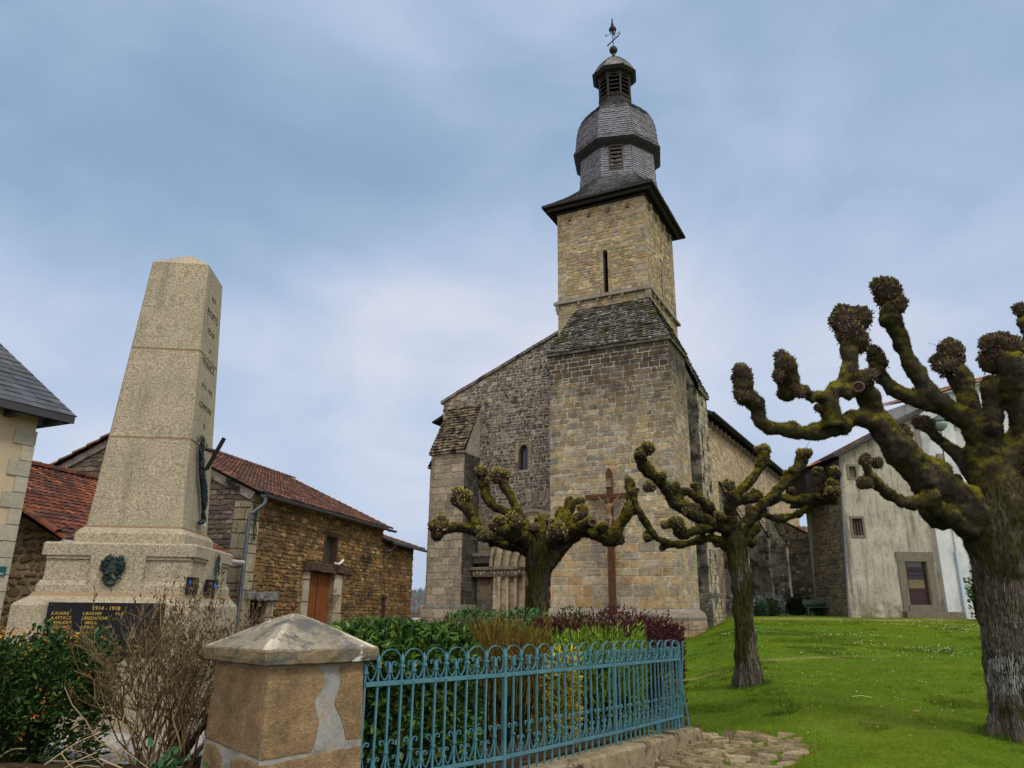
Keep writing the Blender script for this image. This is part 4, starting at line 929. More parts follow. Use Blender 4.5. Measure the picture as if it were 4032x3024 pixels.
# ================================================================== barn (wall along local x, away from the viewer; +(-y) faces the lane)
_e0 = atz(1012, 1934, 4.5); _e1 = atz(1538, 2083, 4.5); _bd = (_e1-_e0)[:2]/np.linalg.norm((_e1-_e0)[:2])
BARN_RZ = math.atan2(_bd[1], _bd[0]); BARN_O = (float(_e0[0]), float(_e0[1]), 0.)
OCH = [(.215, .128, .050), (.17, .105, .046), (.26, .16, .068), (.12, .08, .042), (.20, .112, .043), (.29, .20, .10), (.15, .10, .058), (.23, .122, .046)]
def barn():
    t = thing('barn', 'ochre rubble stone barn with clay tiled roof and rust red plank door', 'barn', BARN_O, BARN_RZ)
    rg = random.Random(31)
    M_och = mat('ochre_rubble', attr=True, var=[(.8, .7, 1.2), (14, .7, 1.3)], layers=[((.045, .035, .025), .55, .56, .70), ((.42, .33, .20), 1.3, .63, .71, 'noise', (1, 1, .35), .7)], bump=[(14, .6, .03), (50, .5, .012)], rough=.95, spec=.08)
    # local: x along, y: 0 = eave line, wall at y=.3, building extends to +y
    L = 9.35; ze = 4.42; yw = .3; span = 8.3; zr = 6.45
    mb = MB(); f = Face((.3, yw, 0), X, Z, -Y); Lw = L-.2
    door = (3.55, 5.28, 0, 2.68); hatch = (4.42, 5.22, 2.95, 3.8); low = (.35, 1.25, 1.0, 1.78)
    holes = [door, hatch, low]
    f.backing(mb, rect(0, Lw, -.3, ze+.1), holes, (.15, .10, .05))
    for h, d in ((door, .28), (hatch, .3), (low, .3)): f.reveal(mb, h, d, (.2, .15, .09))
    big = [(door[0]-.42, door[1]+.6, -.3, 3.0), (hatch[0]-.1, hatch[1]+.1, 2.9, 3.95), (low[0]-.25, low[1]+.35, .6, 2.02)]
    f.stones(mb, rect(.42, Lw, -.1, ze+.1), rg, (.05, .165), (.09, .38), .018, .035, .028, OCH, big, None, .03, chip=.32, cb=.32)
    f.stones(mb, rect(0, .42, -.1, ze+.1), rg, (.3, .5), (.4, .6), .02, .03, .01, [(.34, .29, .19), (.30, .25, .17), (.27, .23, .16)], chip=.06)
    ds = [(.36, .31, .22), (.33, .26, .16), (.30, .27, .20)]
    for r_ in (rect(door[0]-.4, door[0], 0, 2.66), rect(door[1], door[1]+.58, 0, 2.66)): f.stones(mb, r_, rg, (.4, .7), (.5, .7), .02, .035, .008, ds, chip=.05)
    for r_ in (rect(low[0]-.24, low[0], .6, 1.78), rect(low[1], low[1]+.34, .6, 1.78)): f.stones(mb, r_, rg, (.35, .6), (.5, .7), .02, .03, .008, ds, chip=.06)
    # gable facing the square and the far one
    g = Face((.3, yw+span-.3, 0), -Y, Z, -X); W_ = span-.3
    gp = [(0, -.2), (W_, -.2), (W_, ze+.1), (W_/2, zr-.05), (0, ze+.1)]
    g.backing(mb, gp, (), (.13, .105, .08))
    g.stones(mb, gp, rg, (.08, .17), (.12, .4), .03, .03, .02, [(.12, .095, .075), (.09, .075, .062), (.15, .12, .09), (.11, .085, .075), (.18, .15, .11)], [(W_-.5, W_+1, -1, 4.35)], chip=.2)
    g.stones(mb, rect(W_-.48, W_, -.2, 4.3), rg, (.3, .5), (.3, .6), .02, .035, .01, [(.26, .22, .15), (.22, .19, .13)], chip=.06)
    mb.poly([(L+.1, yw, -.3), (L+.1, yw+span-.3, -.3), (L+.1, yw+span-.3, ze+.1), (L+.1, yw+W_/2, zr-.05), (L+.1, yw, ze+.1)], (.2, .15, .08))
    mb.poly([(.3, yw+W_, -.3), (L+.1, yw+W_, -.3), (L+.1, yw+W_, ze), (.3, yw+W_, ze)], (.2, .15, .08))
    mb.build('wall', M_och, t)
    # mortar verge strip along the gable top
    mb = MB()
    a, b = np.array([.27, yw-.05, ze+.02]), np.array([.27, yw+W_/2, zr-.08]); mb.bar(a-Z*.02, b-Z*.02, .08, .22, Z, (.34, .31, .26)); a = np.array([.27, yw+W_+.05, ze+.02]); mb.bar(a, b, .08, .2, Z, (.2, .17, .14))
    mb.build('gable_verge', M_lich, t)
    TL = [(.125, .056, .038), (.10, .046, .034), (.155, .068, .044), (.08, .042, .034), (.18, .085, .057), (.12, .065, .05), (.06, .036, .032)]
    mb = MB(); yr = yw+W_/2
    canal_tiles(mb, (.1, -.02, ze+.1), (L+.12, -.02, ze+.1), (L+.12, yr, zr+.07), (.1, yr, zr+.07), .26, .2, rg, TL)
    canal_tiles(mb, (L+.12, yw+W_+.3, ze+.08), (.1, yw+W_+.3, ze+.08), (.1, yr, zr+.07), (L+.12, yr, zr+.07), .5, .42, rg, TL)
    for i in range(30):
        x = .1+i*(L+.02)/30; c = TL[rg.randrange(7)]; pts = [(x, yr, zr+.07), (x+.36, yr, zr+.095)]
        rows = [[(p[0], p[1]+.12*math.cos(math.pi*k/5), p[2]+.10*math.sin(math.pi*k/5)) for k in range(6)] for p in pts]
        mb.add(rows[0]+rows[1], [(k, k+1, 7+k, 6+k) for k in range(5)], c)
    mb.poly([(.1, -.02, ze+.06), (L+.12, -.02, ze+.06), (L+.12, yr, zr+.02), (.1, yr, zr+.02)], (.05, .03, .02))
    mb.build('roof', M_tile, t)
    for i in range(16): x = .35+i*.6; mb = MB(); mb.bar((x, -.04, ze+.0), (x, .6, ze+.27), .07, .1, Z); mb.build('rafter', M_darkwood, t)
    mb = MB(); pts = []
    n = 6
    for i in range(2):
        x = .12+i*(L+.15)
        pts.append([(x, -.13+.075*math.cos(math.pi+math.pi*k/n), 4.44+.075*math.sin(math.pi+math.pi*k/n)) for k in range(n+1)]+[(x, -.13+.065*math.cos(-math.pi*k/n), 4.445+.065*math.sin(-math.pi*k/n)) for k in range(n+1)])
    mb.rings(pts); gu = mb.build('gutter', M_zinc, t)
    mb = MB(); mb.tube(curve([(.2, -.13, 4.38), (.2, -.13, 4.2), (.08, .06, 3.98), (.05, .16, 3.75), (.05, .18, 2.2), (.05, .18, .2)], 5), .05, 8)
    for z in (3.5, 2.2, 1.2): mb.lathe([(.06, z), (.06, z+.06)], 8, (.05, .18, 0))
    mb.build('downspout', M_zinc, t)
    mb = MB(); mb.tube(curve([(.33, .22, 4.2), (.4, .2, 3.9), (.36, .2, 3.6), (.48, .2, 3.3)], 5), .018, 5); mb.tube(curve([(.55, .22, 4.2), (.42, .2, 3.8), (.5, .2, 3.5), (.36, .2, 3.3)], 5), .018, 5); mb.build('cable', M_iron, t)
    # openings
    mw = mat('rust_red_planks', (.17, .052, .012), var=[(2, .75, 1.2), (12, .8, 1.2, (1, 1, .1))], rough=.7)
    mb = MB(); ft = f.p
    for i in range(8):
        w = (door[1]-door[0]-.06)/8; u = door[0]+.03+i*w; p = f.p(u+.008, 0, -.2); q = f.p(u+w-.004, 2.66, -.16)
        mb.box(p[0], q[0], q[1]-.0, p[1], 0, 2.66)
    dr = mb.build('door', mw, t)
    mb = MB(); p = f.p(door[0]+.1, 1.25, -.15); mb.box(p[0], p[0]+.4, p[1]-.012, p[1], 1.2, 1.26); p = f.p((door[0]+door[1])/2, 0, -.155); mb.box(p[0]-.01, p[0]+.01, p[1]-.01, p[1], .02, 2.6); mb.build('strap_hinge', M_iron, dr)
    M_beam = mat('old_oak_beam', (.06, .035, .022), var=[(3, .5, 1.5), (18, .6, 1.4, (.12, 1, 1))], bump=[(8, .8, .05, (.2, 1, 1))], rough=.9)
    M_gbeam = mat('grey_oak_beam', (.15, .14, .135), var=[(3, .5, 1.5), (18, .6, 1.4, (.12, 1, 1))], bump=[(8, .8, .05, (.2, 1, 1))], rough=.9)
    def beam(u0, u1, z0, z1, m, nm, seed):
        mb = MB(); r = random.Random(seed); rs = []
        for i in range(13):
            u = u0+(u1-u0)*i/12; a = r.uniform(-.03, .03); b = r.uniform(-.035, .02); p = f.p(u, 0, .13+r.uniform(-.02, .02))
            rs.append([(p[0], yw-.13-r.uniform(0, .03), z0+a), (p[0], yw+.1, z0+a), (p[0], yw+.1, z1+b), (p[0], yw-.12-r.uniform(0, .03), z1+b)])
        mb.rings(rs); mb.build(nm, m, t)
    beam(door[0]-.5, door[1]+1.15, 2.68, 2.93, M_beam, 'door_lintel', 1); beam(low[0]-.25, low[1]+.35, 1.79, 2.0, M_gbeam, 'window_lintel', 2)
    mb = MB()
    for u in (hatch[0]-.08, hatch[1]-.02): p = f.p(u, 0, .04); mb.box(p[0], p[0]+.1, p[1], p[1]+.28, 2.95, 3.85)
    p = f.p(hatch[0]-.12, 0, .045); mb.box(p[0], p[0]+1.05, p[1], p[1]+.28, 3.82, 3.93); mb.build('hatch_frame', M_beam, t)
    mb = MB(); p = f.p(hatch[0], 0, -.29); mb.box(p[0], p[0]+.8, p[1], p[1]+.02, 2.95, 3.82); mb.build('opening', M_dark, t); mb = MB(); p = f.p(low[0], 0, -.29); mb.box(p[0], p[0]+.9, p[1], p[1]+.02, .95, 1.78); mb.build('opening', M_dark, t)
    mb = MB(); p = f.p(hatch[0]+.36, 0, -.2); mb.box(p[0], p[0]+.4, p[1]-.02, p[1]+.02, 2.95, 3.8); 
    mb.build('hatch_shutter', mat('grey_shutter', (.045, .038, .033), var=[(14, .6, 1.4, (1, 1, .1))], rough=.9), t)
    mb = MB()
    for i in range(5): p = f.p(low[0]+.1+i*.18, 0, -.12); mb.box(p[0], p[0]+.05, p[1], p[1]+.04, 1.0, 1.78)
    mb.build('window_bars', M_darkwood, t)
    mb = MB(); p = f.p(hatch[1]-.35, 0, .2); mb.tube([(p[0], yw-.16, 2.98), (p[0]+.02, yw-.3, 2.95), (p[0]+.3, yw-.32, 3.1)], .035, 6); mb.build('white_rag', mat('white_cloth', (.7, .7, .7), rough=.9), t)
    mb = MB(); mb.box(.22, .29, .62, 1.05, .1, 1.7); mb.build('gable_door', mat('grey_door', (.24, .27, .30), var=[(6, .8, 1.2)], rough=.6), t)
    # lower lean-to continuing the wall
    mb = MB(); f2 = Face((L+.1, yw+.02, 0), X, Z, -Y); wl = 3.45; sd = (.28, .58, .4, 2.0)
    f2.backing(mb, rect(0, wl, -.3, 4.1), [sd], (.19, .13, .065)); f2.reveal(mb, sd, .25, (.12, .09, .06))
    f2.stones(mb, rect(0, wl, -.1, 4.1), rg, (.05, .165), (.09, .38), .018, .035, .028, [tuple(c*.82 for c in o) for o in OCH], [(sd[0]-.06, sd[1]+.06, .3, 2.1)], None, .02, chip=.22, cb=.28)
    mb.poly([(L+.1+wl, yw+.02, -.3), (L+.1+wl, yw+5, -.3), (L+.1+wl, yw+5, 5.3), (L+.1+wl, yw+.02, 4.1)], (.17, .12, .06))
    an = mb.build('lean_to_wall', M_och, t)
    mb = MB(); canal_tiles(mb, (L-.1, -.0, 4.05), (L+.1+wl+.45, -.0, 4.05), (L+.1+wl+.45, 4.6, 5.5), (L-.1, 4.6, 5.5), .3, .2, rg, [(.13, .075, .05), (.10, .065, .05), (.16, .09, .06)]); mb.poly([(L+.14, -.0, 4.0), (L+.1+wl+.45, -.0, 4.0), (L+.1+wl+.45, 4.6, 5.44), (L+.14, 4.6, 5.44)], (.05, .035, .03)); mb.build('lean_to_roof', M_tile, an)
    mb = MB(); mb.tube([(L+.3, -.1, 4.0), (L+.1+wl+.5, -.1, 3.97)], .06, 8); mb.tube(curve([(L+.55, -.1, 3.95), (L+.45, .1, 3.75), (L+.1, .2, 3.72)], 4), .04, 6); mb.build('lean_to_gutter', M_zinc, an)
    mb = MB(); p = f2.p(.28, 0, -.2); mb.box(p[0], p[0]+.3, p[1], p[1]+.02, .4, 2.0); mb.build('slit_door', M_dark, an)
    mb = MB(); p = f2.p(.2, 0, .04); mb.box(p[0], p[0]+.07, p[1], p[1]+.2, .3, 2.0); mb.box(p[0]-.02, p[0]+.5, p[1]-.01, p[1]+.2, 2.0, 2.08); p = f2.p(.56, 0, .04); mb.box(p[0], p[0]+.07, p[1], p[1]+.2, .3, 2.0); mb.build('slit_door_frame', M_beam, an)
barn()
# ================================================================== low tiled shed against the barn's gable
def shed():
    rz = BARN_RZ; d = np.array([math.cos(rz), math.sin(rz)]); n = np.array([d[1], -d[0]])
    o = np.array([-11.6, 14.37])
    t = thing('tiled_shed', 'low rubble stone shed with orange clay tile roof behind the war memorial', 'shed', (float(o[0]), float(o[1]), 0), rz)
    rg = random.Random(41); Ln = 5.3; hw = 3.55; s = .5; zr = 4.6    # local x along ridge, -y toward the viewer's right
    mb = MB(); g = Face((0, hw, 0), -Y, Z, -X)
    gp = [(0, -.2), (2*hw, -.2), (2*hw, zr-s*hw), (hw, zr-.03), (0, zr-s*hw)]
    g.backing(mb, gp, (), (.27, .205, .12))
    g.stones(mb, gp, rg, (.10, .2), (.12, .36), .055, .022, .03, [(.14, .095, .055), (.11, .08, .05), (.17, .12, .07), (.10, .075, .055), (.20, .16, .11)], (), None, .05, chip=.3)
    mb.poly([(0, -hw, -.2), (Ln, -hw, -.2), (Ln, -hw, zr-s*hw), (0, -hw, zr-s*hw)], (.2, .15, .09)); mb.poly([(0, hw, -.2), (Ln, hw, -.2), (Ln, hw, zr-s*hw), (0, hw, zr-s*hw)], (.2, .15, .09))
    mb.build('wall', M_rub, t)
    TL = [(.15, .050, .028), (.115, .041, .025), (.21, .072, .036), (.085, .036, .028), (.17, .056, .028), (.07, .034, .028)]
    mb = MB(); e = hw+.30
    canal_tiles(mb, (-.25, -e, zr-s*e+.06), (Ln, -e, zr-s*e+.06), (Ln, 0, zr+.06), (-.25, 0, zr+.06), .22, .17, rg, TL)
    canal_tiles(mb, (Ln, e, zr-s*e+.06), (-.25, e, zr-s*e+.06), (-.25, 0, zr+.06), (Ln, 0, zr+.06), .3, .215, rg, TL)
    for i in range(17):
        x = -.25+i*.33; c = TL[rg.randrange(6)]; rows = [[(xx, .13*math.cos(math.pi*k/5), zr+.07+dz+.11*math.sin(math.pi*k/5)) for k in range(6)] for xx, dz in ((x, 0), (x+.38, .02))]
        mb.add(rows[0]+rows[1], [(k, k+1, 7+k, 6+k) for k in range(5)], tuple(c_*.6 for c_ in c))
    for i in range(10):     # tiles laid along the verge
        for sg in (-1, 1):
            y0 = sg*i*.37; y1 = sg*(i*.37+.4); c = TL[rg.choice([0, 2, 4])]
            rows = [[(-.22+.10*math.cos(math.pi*k/5), yy, zr-s*abs(yy)+.09+.07*math.sin(math.pi*k/5)) for k in range(6)] for yy in (y0, y1)]
            mb.add(rows[0]+rows[1], [(k, k+1, 7+k, 6+k) for k in range(5)], c)
    mb.poly([(-.25, -e, zr-s*e+.0), (Ln, -e, zr-s*e+.0), (Ln, 0, zr), (-.25, 0, zr)], (.06, .03, .02)); mb.poly([(-.25, e, zr-s*e), (Ln, e, zr-s*e), (Ln, 0, zr), (-.25, 0, zr)], (.06, .03, .02))
    mb.build('roof', M_tile, t)
    mb = MB(); mb.tube([(-.3, -e-.06, zr-s*e-.02), (Ln+.12, -e-.06, zr-s*e-.02)], .055, 8); mb.build('gutter', mat('pale_zinc', (.34, .34, .33), rough=.5), t)
shed()
# ================================================================== rendered house at the left edge
def house():
    SX, SZ = -.045, 2.0
    cu, Yc = 118, 11.0
    c = atz(104, 1878, 3.55); c = at(104, 1878, Yc)
    d = np.array([.44, .9]); d /= np.linalg.norm(d); rz = math.atan2(d[1], d[0])
    t = thing('rendered_house', 'cream rendered house with slate roof and pale stone quoins', 'house', (float(c[0]), float(c[1]), 0), rz)
    # local x runs along the facing wall away from the viewer, corner at x=0, wall to -x; front faces -y
    rg = random.Random(51); ze = 4.45; L = 9.
    mb = MB(); mb.poly([(-L, 0, -.2), (0, 0, -.2), (0, 0, ze), (-L, 0, ze)]); mb.poly([(0, 0, -.2), (0, 6, -.2), (0, 6, ze), (0, 0, ze)]); mb.poly([(-L, 0, -.2), (-L, 6, -.2), (-L, 6, ze), (-L, 0, ze)])
    mb.build('wall', mat('cream_render', (.50, .40, .265), var=[(1.2, .85, 1.1), (30, .9, 1.1)], bump=[(60, .25, .01)], rough=.95, spec=.1), t)
    mb = MB(); z = -.1; k = 0
    while z < ze-.35:
        h = .235; w = .30 if k % 2 else .16; cc = sc((.38, .35, .27), rg.uniform(.88, 1.08))
        mb.box(-w, .022, -.022, .28 if not k % 2 else .16, z+.004, z+h-.008, cc); z += h; k += 1
    mb.build('quoins', mat('quoin_stone', attr=True, var=[(8, .8, 1.15), (40, .85, 1.15)], bump=[(25, .4, .015)], rough=.95, spec=.1), t)
    SL = [(.062, .066, .078), (.05, .053, .065), (.075, .08, .092), (.056, .06, .07)]
    ov = .36; s = 1.22; hw = 3.4; zz = ze-.05; A = np.array([-L, -ov, zz]); B = np.array([ov, -ov, zz]); run = hw+ov
    Cc = np.array([ov-run, -ov+run, zz+run*s]); D = np.array([-L, -ov+run, zz+run*s]); mb = MB()
    shingles(mb, A, B, Cc, D, .12, .22, rg, SL, .014, .04, 0, .14)
    shingles(mb, B, np.array([ov, -ov+2*run, zz]), Cc+np.array([0, .01, 0]), Cc, .12, .22, rg, SL, .014, .04, 0, .14)
    mb.bar(Cc+Z*.03, D+Z*.03, .2, .06, Z, (.30, .36, .42))
    mb.build('roof', mat('slate', attr=True, var=[(10, .8, 1.2)], rough=.55, spec=.35), t)
    mb = MB(); mb.box(-L, ov-.02, -ov+.02, .02, ze-.1, ze-.07); mb.box(-L, ov-.02, -ov+.0, -ov+.04, ze-.16, ze-.05)
    for i in range(14): x = ov-.25-i*.62; mb.box(x, x+.09, -ov+.045, .05, ze-.2, ze-.105)
    mb.box(ov-.08, ov-.04, -ov+.045, 6, ze-.16, ze-.065)
    mb.build('eave_boards', mat('grey_eave', (.05, .05, .055), rough=.7), t)
    mb = MB(); p = A+(B-A)*.865+(D-A)*.0; up = (D-A)/np.linalg.norm(D-A); q = np.array([-1.15, -ov, zz])+up*1.35; nn = np.cross(X, up)
    mb.add([q, q+X*.28, q+X*.28+up*.26, q+up*.26, q+X*.05+nn*.10+up*.05, q+X*.23+nn*.10+up*.05], [(0, 1, 5, 4), (4, 5, 2, 3), (0, 4, 3), (1, 2, 5)]); mb.build('roof_vent', M_dark, t)
    s_ = MB(); s_.box(SX-.42, SX, -.05, -.024, SZ, SZ+.125); sg = s_.build('street_sign', mat('green_enamel', (.012, .075, .075), rough=.3, spec=.5), t)
    text_mesh([('RUE', (SX-.10, -.052, SZ+.088), X, Z, .024, 0, 'RIGHT'), ('DES', (SX-.10, -.052, SZ+.050), X, Z, .024, 0, 'RIGHT'), ('MURIERS', (SX-.03, -.052, SZ+.012), X, Z, .024, 0, 'RIGHT')], 'sign_lettering', mat('sign_white', (.6, .7, .7), rough=.5), sg)
house()
# ================================================================== war memorial
MS = 1.15
def memorial():
    o = at(712, 2079, 9.43); a = R(6)
    t = thing('war_memorial', 'speckled granite war memorial obelisk on stepped plinth with black name plaque', 'war memorial', (float(o[0]), float(o[1]), 0), a)
    zq = lambda z: 1.6+(z-1.6)*MS
    gr = mat('granite', (.335, .285, .20), var=[(2.0, .85, 1.12), (42, .35, 1.6), (110, .5, 1.45)], layers=[((.10, .08, .05), 60, .60, .68), ((.22, .16, .09), 1.2, .62, .78, 'noise', (1, 1, .3), .5), ((.15, .13, .10), 3.2, .54, .72, 'noise', (1, 1, .10), .5), ((.42, .39, .30), 1.1, .56, .7, 'noise', (1, 1, .6), .35)], bump=[(60, .5, .012), (150, .3, .006)], rough=.9, spec=.2)
    cx_, cy_ = -.5*MS, .52*MS
    def sq(hx, hy, z, n=0): return [(cx_-hx, cy_-hy, z), (cx_+hx, cy_-hy, z), (cx_+hx, cy_+hy, z), (cx_-hx, cy_+hy, z)]
    def ch(hx, hy, z, c=.02): return [(cx_-hx+c, cy_-hy, z), (cx_+hx-c, cy_-hy, z), (cx_+hx, cy_-hy+c, z), (cx_+hx, cy_+hy-c, z), (cx_+hx-c, cy_+hy, z), (cx_-hx+c, cy_+hy, z), (cx_-hx, cy_+hy-c, z), (cx_-hx, cy_-hy+c, z)]
    b0, b1 = .5*MS, .335*MS; z0, z1, z2 = zq(2.42), zq(5.67), zq(5.93)
    mb = MB(); lv = [0, .31, .645, 1.]; H = lambda q: b0+(b1-b0)*q; ZZ = lambda q: z0+(z1-z0)*q
    for i in range(3):
        q0, q1 = lv[i]+(.004 if i else 0), lv[i+1]-(.004 if i < 2 else 0)
        mb.rings([ch(H(q0), H(q0), ZZ(q0)), ch(H(q1), H(q1), ZZ(q1))])
    mb.rings([ch(H(1), H(1), z1), ch(H(1)-.02, H(1)-.02, z1+.02), ch(.02, .02, z2, .005)])
    mb.build('obelisk', gr, t)
    mj = mat('brown_mortar', (.27, .185, .115), var=[(30, .8, 1.2)], rough=1, spec=0); jn = []
    for q in lv[1:3]: h = H(q)-.006; jn.append([sq(h, h, ZZ(q)-.028), sq(h, h, ZZ(q)+.028)])
    h = b0+.012; jn.append([sq(h, h, z0-.02), sq(h, h, z0+.018)]); jn.append([sq(.80*MS, .80*MS, zq(1.70)-.02), sq(.775*MS, .775*MS, zq(1.70)+.035)])
    for j_ in jn: MBj = MB(); MBj.rings(j_); MBj.build('mortar_joint', mj, t)
    mb = MB(); k = .57*MS
    mb.rings([ch(k, k, zq(2.235)), ch(k, k, zq(2.35)), ch(k-.04, k-.04, zq(2.40)), ch(b0, b0, zq(2.418))])
    mb.build('step', gr, t)
    mb = MB(); k = .77*MS
    mb.rings([ch(k, k, zq(1.70)), ch(k, k, zq(1.80)), ch(k-.025, k-.025, zq(1.845)), ch(k-.03, k-.03, zq(1.85)), ch(k-.045, k-.045, zq(1.855)), ch(k-.045, k-.045, zq(2.10)), ch(k+.0, k+.0, zq(2.10)), ch(k+.0, k+.0, zq(2.215)), ch(k-.02, k-.02, zq(2.235)), ch(.5*MS, .5*MS, zq(2.24))])
    for s_, r_ in ((0, 0), (1, 90)):      # raised middle panels with their small mouldings
        U = X if s_ == 0 else Y; Nn = -Y if s_ == 0 else X; c0 = np.array([cx_, cy_, 0])+Nn*(k-.047); w = .27*MS
        P = lambda u, z, d: c0+U*u+Z*z+Nn*d
        pr = [P(u, z, d) for d in (0, .049) for u, z in ((-w, zq(1.70)), (w, zq(1.70)), (w, zq(2.105)), (-w, zq(2.105)))]
        mb.add(pr, [(4, 5, 6, 7), (0, 4, 7, 3), (1, 2, 6, 5)])
        for sg in (-1, 1):
            u0, u1 = sg*w, sg*(k-.06)
            for za, zb, d in ((2.065, 2.098, .026), (1.85, 1.875, .02)):
                pr = [P(u, z, d_) for d_ in (0, d) for u, z in ((min(u0, u1), zq(za)), (max(u0, u1), zq(za)), (max(u0, u1), zq(zb)), (min(u0, u1), zq(zb)))]
                mb.add(pr, [(4, 5, 6, 7), (0, 1, 5, 4), (3, 7, 6, 2), (0, 4, 7, 3), (1, 2, 6, 5)])
    mb.build('plinth', gr, t)
    mb = MB(); bx0, bx1, by0, by1 = -1.36*MS, .36*MS, -.45*MS, 1.40*MS
    rr = lambda e, z: [(bx0-e, by0-e, z), (bx1+e, by0-e, z), (bx1+e, by1+e, z), (bx0-e, by1+e, z)]
    mb.rings([rr(0, .1), rr(0, zq(1.60)), rr(-.025, zq(1.63)), [(cx_-.79*MS, cy_-.79*MS, zq(1.695)), (cx_+.79*MS, cy_-.79*MS, zq(1.695)), (cx_+.79*MS, cy_+.79*MS, zq(1.695)), (cx_-.79*MS, cy_+.79*MS, zq(1.695))]])
    mb.build('base', gr, t)
    # plaques
    bk = mat('black_polished_stone', (.010, .010, .013), var=[(3, .8, 1.3)], rough=.42, spec=.12); gold = mat('gold_lettering', (.55, .36, .06), rough=.45, metal=.2)
    yb = by0
    def plq(c0, U, Nn, w, h, nm='plaque', th=.03):
        mb = MB(); P = [c0+U*u+Z*z+Nn*d for d in (0.003, th) for u, z in ((0, 0), (w, 0), (w, h), (0, h))]
        mb.add(P, [(4, 5, 6, 7), (0, 1, 5, 4), (1, 2, 6, 5), (2, 3, 7, 6), (3, 0, 4, 7)]); return mb.build(nm, bk, t)
    pw, ph = 1.10*MS, .50*MS; c0 = np.array([-1.0*MS, yb, zq(1.13)]); p = plq(c0, X, -Y, pw, ph, 'name_plaque')
    mbs = MB()
    for u, z in ((.04, ph-.04), (pw-.04, ph-.04), (.04, .04), (pw-.04, .04)): mbs.ball((c0[0]+u, yb-.031, c0[2]+z), .012, 8, 5)
    mbs.build('plaque_stud', M_iron, p)
    T = lambda s_, u, v, h, al='LEFT', sh=.12: (s_, c0+X*u+Z*(v)+np.array([0, -.0305, 0]), X, Z, h, sh, al)
    rows = [ph-.135-.0495*i for i in range(9)]
    tx = [T('1914 - 1918', pw*.5, ph-.082, .044, 'CENTER', .0)]
    for i, s_ in enumerate(['E.AUGRIS', 'A.ARTAUD', 'L.BEAUDET', 'A.BECHADE', 'F.BLANCHET']): tx.append(T(s_, .05, rows[i], .032))
    for i, s_ in enumerate(['L.BOUYER', 'J.BREDATCHE', '   BREUIL', 'P.BRUN', 'J.BRUN']): tx.append(T(s_, .385, rows[i], .032))
    for s_, u, i in (('P.LA', .74, 0), ('L', .84, 7), ('O.PAL', .94, 7), ('A.LANGE', .92, 8)): tx.append(T(s_, u, rows[i], .032))
    text_mesh(tx, 'gold_names', gold, p)
    xr = cx_+.775*MS+.006; hp = .135*MS
    for y0, lines in ((-.50*MS, [('A.F.N', .62, .062, .14), ('GUERRE 39-45', .32, .028, .04)]), (.16*MS, [('SOUVENIR', .70, .030, .06), ('DE', .54, .030, .18), ('L INDOCHINE', .36, .028, .04), ('1945', .18, .030, .14)])):
        w, h = .33*MS, .175*MS; c1 = np.array([xr, y0, zq(1.715)]); q = plq(c1, Y, X, w, h, 'plaque', .035)
        text_mesh([(s_, c1+Y*u+Z*(v*h)+X*.0355, Y, Z, hh*.75, 0, 'LEFT') for s_, v, hh, u in lines], 'gold_names', gold, q)
        mb = MB(); c2 = c1+Y*(.05 if y0 < 0 else w-.04)+Z*h*.66+X*.0365
        for r_ in (.018, .03): mb.tube([c2+Y*r_*.6*math.cos(k_*.6283)+Z*r_*math.sin(k_*.6283) for k_ in range(11)], .004, 4)
        mb.build('blue_emblem', mat('blue_enamel', (.04, .2, .75), rough=.4), q)
    # inscription on the right face: x = cx + H(q)
    let = mat('cut_letters', (.035, .03, .022), rough=1, spec=0); tx = []
    for s_, z, h in (('AUX', 5.30, .062), ('MORTS', 5.06, .095), ('POUR', 4.84, .072), ('LA', 4.62, .06), ('FRANCE', 4.40, .095), ('1914 - 1918', 4.12, .066), ('COMMUNE', 3.88, .07), ('DE', 3.66, .06), ('RANCON', 3.455, .07)):
        z = zq(z); q = (z-z0)/(z1-z0); h *= MS; q2 = (z+h-z0)/(z1-z0); Vv = np.array([H(q2)-H(q), 0, h]); Vv /= np.linalg.norm(Vv)
        tx.append((s_, np.array([cx_+H(q)+.001, cy_, z]), Y, Vv, h, 0, 'CENTER'))
    text_mesh(tx, 'inscription', let, t)
    # bronze wreath on the front, palm and oak spray on the right face, flag holder
    br = mat('green_bronze', (.020, .032, .030), var=[(9, .5, 1.6)], layers=[((.035, .085, .075), 5, .56, .7)], rough=.5, spec=.45, metal=.4)
    rg = random.Random(8)
    def leaf(mb, c_, dirv, nrm, L_, w):
        dirv = dirv/np.linalg.norm(dirv); s_ = np.cross(dirv, nrm); m_ = c_+dirv*L_*.5+nrm*L_*.12
        mb.add([c_, m_+s_*w, c_+dirv*L_, m_-s_*w, m_+nrm*.015], [(0, 1, 4), (1, 2, 4), (2, 3, 4), (3, 0, 4)])
    mb = MB(); wc = np.array([cx_-.03, cy_-(k)-.008, zq(1.985)]); nf = -Y
    for i in range(230):
        f_ = rg.random(); sg = rg.choice((-1, 1)); a_ = R(-78)+R(150)*f_; c_ = wc+X*sg*rg.uniform(.04, .098)*(math.cos(a_) if a_ < 0 else 1.0-.12*a_)*MS+Z*.078*math.sin(a_)*MS+nf*rg.uniform(.01, .05)
        tg_ = X*(-sg*math.sin(a_))+Z*math.cos(a_); leaf(mb, c_, tg_+X*sg*rg.uniform(-.2, .9)+Z*rg.uniform(-.3, .3), nf, rg.uniform(.05, .085), .016)
    mb.box(wc[0]-.055, wc[0]+.055, wc[1]-.045, wc[1]+.01, wc[2]-.06, wc[2]+.085)
    for i in range(36): a_ = rg.uniform(0, 6.28); leaf(mb, wc+np.array([0, -.03, -.105])+X*.045*math.cos(a_)+Z*.05*math.sin(a_), X*math.cos(a_)+Z*(math.sin(a_)-.5), nf, .08, .02)
